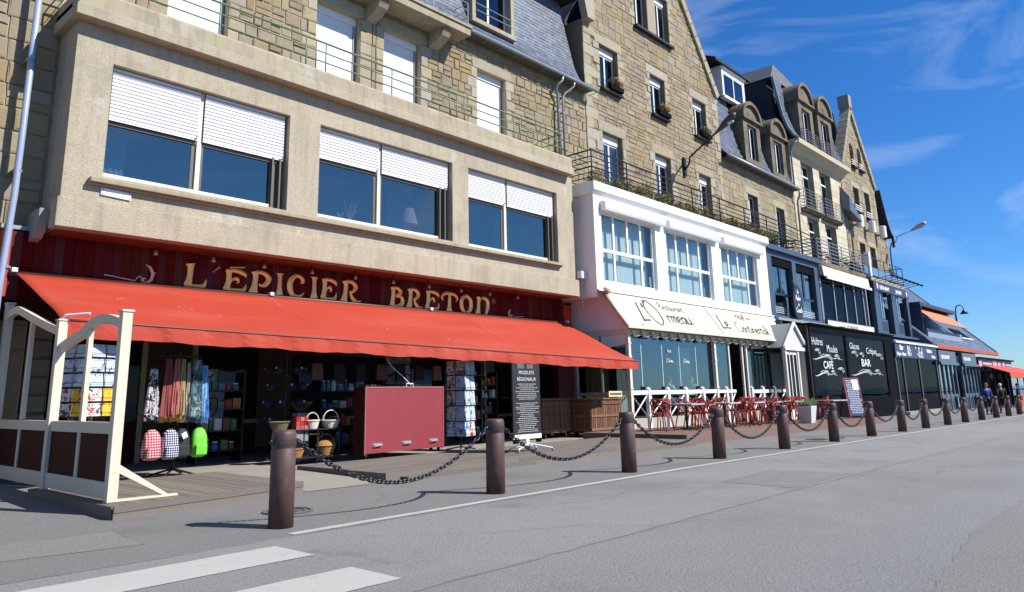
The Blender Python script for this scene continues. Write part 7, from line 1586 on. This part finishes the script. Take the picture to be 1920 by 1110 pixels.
b = B(); b.hexa([(6.26,13.56,.74),(6.34,13.56,.78),(6.34,13.565,.78),(6.26,13.565,.74),(6.22,13.56,.83),(6.30,13.56,.87),(6.30,13.565,.87),(6.22,13.565,.83)]); tag(b.build('price_tag', LETW), 'white price tag hanging on the black backpack', 'price tag')
# ------------------------------------------------------------------ card racks
def card_rack(x, y, zlo, zhi, rowsn, colsn, label, pal, wd=.62, seed=1, wheels=False, turn=0.):
    t = thing('card_rack', label, 'card rack', (x,y,zp(x,y)), 'card racks of the shop'); zb = zp(x,y); rnd = random.Random(seed)
    b = B(); b.tube([(x,y,zb+.08),(x,y,zhi+.08)], .022, 8); b.build('pole', BLACKM, t)
    for k in range(4): a = pi/4+k*pi/2; b = B(); b.tube([(x,y,zb+.11),(x+.36*cos(a),y+.36*sin(a),zb+.05)], .018, 6); b.build('leg', BLACKM, t); b = B(); b.tube([(x+.36*cos(a)-.012,y+.36*sin(a),zb+.03),(x+.36*cos(a)+.012,y+.36*sin(a),zb+.03)], .03, 8); b.build('castor', GREYM, t)
    h = (zhi-zlo)/rowsn; r = wd/2
    for f in range(4):
        a = turn+f*pi/2; n_ = Vector((sin(a),-cos(a),0)); u_ = Vector((cos(a),sin(a),0)); c = Vector((x,y,0))+n_*(r+.02)
        bb = B()
        for i in range(rowsn):
            for j in range(colsn):
                u0 = -r+wd*j/colsn+.012; u1 = -r+wd*(j+1)/colsn-.012; za = zlo+h*i+.015; zc = zlo+h*(i+1)-.02
                b = B(); P = [c+u_*u0+Vector((0,0,za)), c+u_*u1+Vector((0,0,za)), c+u_*u1+Vector((0,0,zc))-n_*.03, c+u_*u0+Vector((0,0,zc))-n_*.03]
                b.hexa([tuple(p) for p in (P[0],P[1],P[1]-n_*.008,P[0]-n_*.008,P[3],P[2],P[2]-n_*.008,P[3]-n_*.008)])
                mt_ = pal[rnd.randrange(len(pal))] if not callable(pal) else pal(f, i, j); b.build('card', mt_, t)
            bb.tube([tuple(c+u_*-r+n_*.02+Vector((0,0,zlo+h*i+.07))), tuple(c+u_*r+n_*.02+Vector((0,0,zlo+h*i+.07)))], .004, 4); bb.tube([tuple(c+u_*-r+n_*.015+Vector((0,0,zlo+h*i))), tuple(c+u_*r+n_*.015+Vector((0,0,zlo+h*i)))], .004, 4)
        for j in range(colsn+1): p = c+u_*(-r+wd*j/colsn)+n_*.012; bb.tube([(p.x,p.y,zlo),(p.x,p.y,zhi)], .004, 4)
        bb.build('wire_frame', BLACKM, t)
    return t
PW = patterned('white_print',(.05,.05,.08),(.42,.50,.58),(.50,.54,.58),11,th0=.37); PY = patterned('yellow_print',(.62,.36,.02),(.66,.40,.03),(.30,.05,.03),7); PB = patterned('blue_print',(.08,.20,.48),(.55,.62,.70),(.60,.50,.15),9); PR = patterned('red_print',(.40,.05,.04),(.62,.60,.55),(.05,.06,.10),8); PD_ = patterned('dark_print',(.03,.03,.035),(.12,.07,.05),(.25,.12,.05),7)
def leftpal(f, i, j): return PY if i in (0,1) and j == 1 else (PW if i > 1 else (PD_ if i == 5 else PR))
card_rack(4.62,13.55,1.18,2.36,5,2,'tall rack of calendars and white cards behind the cream screen',leftpal,.60,seed=2,turn=.35)
card_rack(13.35,13.75,.42,2.28,5,2,'postcard rack with bright picture cards right of the maroon cabinet',[PW,PB,PR,PW],.52,seed=4,turn=.3)
card_rack(12.85,15.6,1.2,2.5,5,2,'shaded rack of blue calendars behind the maroon cabinet',[PB,PB,PW],.5,seed=6,turn=.6)
card_rack(5.55,16.3,.9,2.5,6,2,'rack of dark keyrings and cards in the shade by the shop window',[PD_,PR,PB],.5,seed=7,turn=.2)
# ------------------------------------------------------------------ cap stand
kp = thing('cap_stand', 'dark stand hung with navy caps in the shade of the awning', 'cap stand', (9.1,14.9,.2)); zb = zp(9.1,14.9)
b = B(); b.tube([(9.1,14.9,zb+.08),(9.1,14.9,2.35)], .025, 8); b.build('pole', BLACKM, kp)
for k in range(4): a = k*pi/2+.4; b = B(); b.tube([(9.1,14.9,zb+.12),(9.1+.4*cos(a),14.9+.4*sin(a),zb+.05)], .018, 6); b.build('leg', BLACKM, kp); b = B(); b.tube([(9.1+.4*cos(a)-.015,14.9+.4*sin(a),zb+.035),(9.1+.4*cos(a)+.015,14.9+.4*sin(a),zb+.035)], .035, 8); b.build('castor', PVC, kp)
CAPM = M('navy_cap',(.015,.018,.035),.8); k = 0
for r in range(4):
    for a in range(5):
        an = a*2*pi/5+r*.5-1.6; x, y, z = 9.1+.36*cos(an), 14.9+.36*sin(an), .95+.36*r
        c = thing('cap', 'navy cap on the '+['lowest','second','third','top'][r]+' tier of the dark cap stand, '+['at the left','facing the road','right of front','behind on the right','at the back'][a], 'cap', (x,y,z), 'navy caps on the dark stand')
        d = Vector((cos(an),sin(an),0)); b = B(); b.blob((x,y,z), .11, 10, 6, (1,1,.85)); b.build('crown', CAPM, c, smooth=True); p = Vector((x,y,z-.03))+d*.11; s_ = Vector((-d.y,d.x,0)); b = B(); P = [p-s_*.09, p+s_*.09, p+s_*.07+d*.10+Vector((0,0,-.03)), p-s_*.07+d*.10+Vector((0,0,-.03))]; b.hexa([tuple(q) for q in P]+[tuple(q+Vector((0,0,.012))) for q in P]); b.build('peak', CAPM, c)
        q = Vector((x,y,z+.04))+d*.098; b = B(); b.blob(tuple(q), .022, 6, 4); b.build('emblem', LETW, c)
# ------------------------------------------------------------------ basket shelf
sh = thing('shelf_rack', 'low dark metal shelf rack of wicker baskets beside the maroon cabinet', 'shelf', (9.3,14.1,.2)); zb = zp(9.3,14.1)
for x in (8.65,9.25,9.80):
    for y in (13.85,14.35): b = B(); b.tube([(x,y,zb),(x,y,.80)], .014, 6); b.build('leg', BLACKM, sh)
for z in (.20,.76): b = B(); b.box(8.62,9.82,13.82,14.38,z,z+.02); b.build('shelf_board', BLACKM, sh)
def basket(x, y, z, r, h, mat, label, grp='baskets on the dark shelf', handle=True, lid=False, oval=1.2):
    t = thing('basket', label, 'basket', (x,y,z), grp); b = B(); n = 18; rows_ = 7
    vs = []; fs = []
    for i in range(rows_+1):
        q = i/rows_; rr = r*(.68+.32*q)
        for j in range(n): a = 2*pi*j/n; w = 1+.03*(1 if (i+j) % 2 else -1); vs.append((x+rr*oval*w*cos(a), y+rr*w*sin(a), z+h*q))
    for i in range(rows_):
        for j in range(n): fs.append((i*n+j,i*n+(j+1)%n,(i+1)*n+(j+1)%n,(i+1)*n+j))
    fs.append(tuple(range(n-1,-1,-1))); b.add(vs, fs); b.build('body', mat, t)
    b = B(); b.tube([(x+r*oval*1.02*cos(a), y+r*1.02*sin(a), z+h) for a in [2*pi*k/18 for k in range(18)]], .014, 5, closed=True); b.build('rim', mat, t)
    if handle: b = B(); b.tube([(x+r*oval*cos(a)*.98, y, z+h+r*1.25*sin(a)) for a in [pi*k/12 for k in range(13)]], .011, 5); b.build('handle', mat, t)
    if lid: b = B(); b.blob((x,y,z+h+.01), r, 16, 6, (oval,1,.55)); b.build('lid', mat, t)
    return t
basket(9.20,13.98,.782,.13,.17,WICKW,'small white wicker basket with a tall hoop handle on the shelf top')
basket(9.66,13.98,.782,.17,.16,WICKW,'wider white wicker basket with ribbon at the right of the shelf top')
basket(9.60,14.05,.222,.19,.20,WICK,'round lidded brown wicker hamper on the lower shelf',lid=True)
basket(8.85,14.05,.222,.17,.17,WICK,'open brown wicker basket with upright handle at the left of the lower shelf')
basket(8.55,14.2,.782,.18,.16,M('olive_basket',(.13,.11,.06),.9),'dark olive basket at the left end of the shelf top',handle=False)
rb_ = thing('red_tins', 'stack of small red tins between the baskets on the shelf top', 'tins', (8.92,14.05,.782)); rnd = random.Random(3)
for r in range(3):
    for c in range(3): b = B(); x = 8.80+.10*c; b.box(x,x+.09,13.95,14.1,.782+.085*r,.782+.085*r+.08); b.build('tin', M('red_tin',(.38,.02,.02),.4,.1,5,rand=.2), rb_)
st_ = thing('small_stool_rack', 'little stand with a tan wooden bar between the lower baskets', 'stand', (9.22,13.95,.22)); b = B(); b.box(9.08,9.36,13.92,13.98,.66,.69); b.build('bar', M('tan_wood',(.40,.22,.10),.6), st_); b = B()
for x in (9.1,9.34): b.tube([(x,13.95,.222),(x,13.95,.66)], .008, 5)
b.build('frame', BLACKM, st_)
ws = thing('weighing_scale', 'old kitchen scale with brass pan on a grey pedestal behind the baskets', 'scale', (9.4,14.7,1.0)); b = B(); b.box(9.25,9.55,14.65,14.85,zp(9,14.7),1.10); b.build('pedestal', GREYM, ws); b = B(); b.lathe([(.08,1.12),(.24,1.30),(.26,1.34),(.24,1.34)], (9.4,14.75,0), 14); b.build('pan', M('brass_pan',(.25,.18,.09),.35,metal=.7), ws)
# ------------------------------------------------------------------ banner stand
bs_ = thing('banner_stand', 'black banner listing regional products on a white wheeled foot', 'banner', (13.3,11.5,.14)); bz = .138
b = B(); b.box(12.78,13.74,11.485,11.50,.50,2.10); b.build('banner', M('black_banner',(.010,.010,.011),.6), bs_)
b = B(); b.box(12.78,13.74,11.475,11.51,.42,.52); b.build('lower_rail', PVC, bs_); b = B(); b.box(12.80,12.92,11.46,11.53,.33,.419); b.box(13.60,13.72,11.46,11.53,.33,.419); b.build('clamp', BLACKP, bs_)
for (xa, ya, xb, yb) in ((12.78,11.35,13.75,11.65),(12.95,11.75,13.7,11.12)): b = B(); b.tube([(xa,ya,bz+.07),((xa+xb)/2,(ya+yb)/2,bz+.17),(xb,yb,bz+.07)], .018, 6); b.build('foot', PVC, bs_)
b = B(); b.box(13.2,13.3,11.47,11.5,.26,.42); b.build('foot_post', PVC, bs_)
for x, y in ((12.78,11.35),(13.75,11.65),(12.95,11.75),(13.7,11.12)): b = B(); b.tube([(x-.012,y,bz+.035),(x+.012,y,bz+.035)], .034, 8); b.build('castor', GREYM, bs_)
text('PRODUITS', .115, LETG, bs_, (13.26,11.480,1.86), align='CENTER', ext=.002); text('RÉGIONAUX', .115, LETG, bs_, (13.26,11.480,1.71), align='CENTER', ext=.002)
b = B(); rnd = random.Random(12); z = 1.63
for r in range(25):
    if r == 9: z -= .05
    ln = rnd.uniform(.22,.40); x = 13.26-ln
    while x < 13.26+ln: e = x+rnd.uniform(.02,.07); b.box(x,e,11.479,11.4835,z,z+.016); x = e+.014
    z -= .042
tag(b.build('faint_lettering', M('dim_lettering',(.36,.36,.35),.6), bs_), kind='stuff')
b = B(); b.box(12.95,13.18,11.478,11.4835,1.99,2.09); b.box(13.28,13.5,11.478,11.4835,1.99,2.09); b.build('banner_picture', M('banner_grey',(.10,.10,.10),.6), bs_)
# ------------------------------------------------------------------ posters and goods in the shade
def poster(x0, x1, z0, z1, mat, label, y=16.93):
    t = thing('poster', label, 'poster', ((x0+x1)/2,y,(z0+z1)/2), 'posters in the shop front'); b = B(); b.box(x0,x1,y,y+.008,z0,z1); b.build('sheet', mat, t); return t
t = poster(8.10,8.52,1.72,2.12,M('grey_poster',(.42,.42,.42),.7),'grey poster with a round dog picture left of the shop window'); b = B(); b.prism([(8.31+.15*cos(a),1.92+.16*sin(a)) for a in [2*pi*k/20 for k in range(20)]], 'y', 16.922, 16.929); b.build('disc', LETW, t); b = B(); b.box(8.22,8.38,16.915,16.921,1.91,1.96); b.box(8.23,8.25,16.915,16.921,1.84,1.91); b.box(8.35,8.37,16.915,16.921,1.84,1.91); b.box(8.37,8.42,16.915,16.921,1.95,2.0); b.build('printed_dog', LETK, t)
t = poster(8.05,8.72,.97,1.60,M('pale_blue_poster',(.36,.42,.45),.7),'pale blue poster with a looped drawing above the window rail'); b = B(); b.tube([(8.38+.2*cos(a),16.925,1.28+.22*sin(a)*(1+.2*sin(3*a))) for a in [2*pi*k/24 for k in range(24)]], .02, 4, closed=True); b.build('printed_loop', M('slate_print',(.10,.14,.17),.7), t)
poster(8.54,9.05,1.78,2.06,M('blue_grey_card',(.16,.26,.34),.6),'blue-grey card leaning high in the shop window')
for k, (x0,x1,z0,z1,mt_,lb) in enumerate(((10.05,10.5,1.75,2.0,M('painted_reflection_blue',(.06,.10,.16),.5),'dark blue painted window reflection on the back wall, leftmost of the row'),(11.05,11.35,1.72,2.0,MATS['painted_reflection_blue'],'narrow dark blue painted window reflection on the back wall, second of the row'),(11.75,12.0,1.75,2.0,MATS['painted_reflection_blue'],'smallest dark blue painted window reflection on the back wall, third of the row'),(12.6,13.5,1.62,1.95,M('brown_picture',(.14,.075,.035),.6),'brown landscape picture hung behind the white cable'),(13.55,14.3,1.75,2.15,M('sea_picture',(.05,.16,.32),.5),'blue seascape picture at the right of the back wall'),(13.5,14.3,1.5,1.74,PW,'white and blue cards below the seascape picture'))): poster(x0,x1,z0,z1,mt_,lb,15.9)  # the three dark blue sheets are window reflections put in as flat colour
b = B(); b.box(9.9,14.5,15.92,15.98,.2,2.45); tag(b.build('display_panel', DARKIN), 'dark display panel carrying the pictures and painted reflections in the shop shade', 'panel')

# ------------------------------------------------------------------ crowded shelves in the shade
GOODS = [M('goods_'+n, c, .6, .15, 8) for n, c in (('ochre',(.30,.17,.04)),('blue',(.05,.10,.26)),('white',(.50,.50,.48)),('red',(.30,.03,.02)),('green',(.06,.16,.06)),('brown',(.12,.06,.03)),('teal',(.05,.20,.22)))]
def goods_shelf(x0, x1, y, levels, label, seed, short):
    zb = zp(x0,y); t = thing('goods_shelf', label, 'shelf', ((x0+x1)/2,y,zb), 'shelves in the shop shade'); rnd = random.Random(seed)
    for x in (x0,x1): b = B(); b.box(x-.02,x+.02,y-.2,y+.2,zb,levels[-1]+.4); b.build('upright', BLACKM, t)
    for z in levels: b = B(); b.box(x0+.021,x1-.021,y-.2,y+.2,z,z+.025); b.build('shelf_board', BLACKM, t)
    CN = ['ochre','blue','white','red','green','brown','teal']; ON = ['first','second','third','fourth','fifth','sixth','seventh','eighth','ninth','tenth','eleventh','twelfth','thirteenth','fourteenth','fifteenth']
    for li, z in enumerate(levels):
        x = x0+.06; k = 0; where = ' on the '+['lowest','second','third','fourth','top'][li]+' board of the '+short+', '
        while x < x1-.14:
            w_ = rnd.uniform(.08,.20); h = rnd.uniform(.10,.28); ci = rnd.randrange(7); m = GOODS[ci]; kind = rnd.random(); oth = ON[k]+' from left'; k += 1
            if kind < .4:
                g = thing('jar', CN[ci]+' jar'+where+oth, 'jar', (x+w_/2,y-.08,z+.026), 'jars on the shaded shelves'); b = B(); b.lathe([(w_*.42,0),(w_*.45,h*.7),(w_*.3,h*.85),(w_*.3,h)], (x+w_/2,y-.08,z+.026), 10); b.build('body', m, g); b = B(); b.lathe([(w_*.33,h),(w_*.33,h+.03)], (x+w_/2,y-.08,z+.027), 10); b.build('lid', GOODS[2], g)
            else:
                b = B(); b.box(x,x+w_*.92,y-.15,y+.05,z+.026,z+.026+h); tag(b.build('goods_box', m), CN[ci]+' packet'+where+oth, 'box', 'packets on the shaded shelves')
            x += w_+.02
    return t
goods_shelf(10.1,11.9,15.2,[.35,.75,1.15,1.55],'dark goods shelf behind the left half of the maroon cabinet',1,'shelf behind the cabinet')
goods_shelf(14.2,15.6,15.4,[.35,.75,1.15,1.55,1.95],'dark goods shelf between postcard rack and shop door',2,'shelf by the postcard rack')
goods_shelf(7.5,8.5,15.8,[.35,.75,1.2,1.6],'dark goods shelf left of the cap stand',3,'shelf left of the caps')
goods_shelf(15.8,17.2,16.3,[.4,.85,1.3,1.7],'dark goods shelf beside the cream door post',4,'shelf by the door post')
for k in range(7):
    x = 9.95+.62*k; g = thing('hanging_bag', 'dark cloth bag hanging in the shop shade, '+['first','second','third','fourth','fifth','sixth','last'][k]+' along the rail', 'bag', (x,15.0,2.2), 'bags hanging under the awning'); b = B(); b.hexa([(x-.16,14.96,1.82),(x+.16,14.96,1.82),(x+.16,15.04,1.82),(x-.16,15.04,1.82),(x-.13,14.98,2.2),(x+.13,14.98,2.2),(x+.13,15.02,2.2),(x-.13,15.02,2.2)]); b.build('pouch', (GOODS[5],CAPM,DKJ)[k % 3], g); b = B(); b.tube([(x-.08,15,2.2),(x-.05,15,2.38),(x+.05,15,2.38),(x+.08,15,2.2)], .008, 5); b.build('handle', BLACKP, g)
rl = B(); rl.tube([(9.7,15,2.385),(14.1,15,2.385)], .015, 6); tag(rl.build('hanging_rail', BLACKM), 'thin black rail carrying the bags under the awning', 'rail')
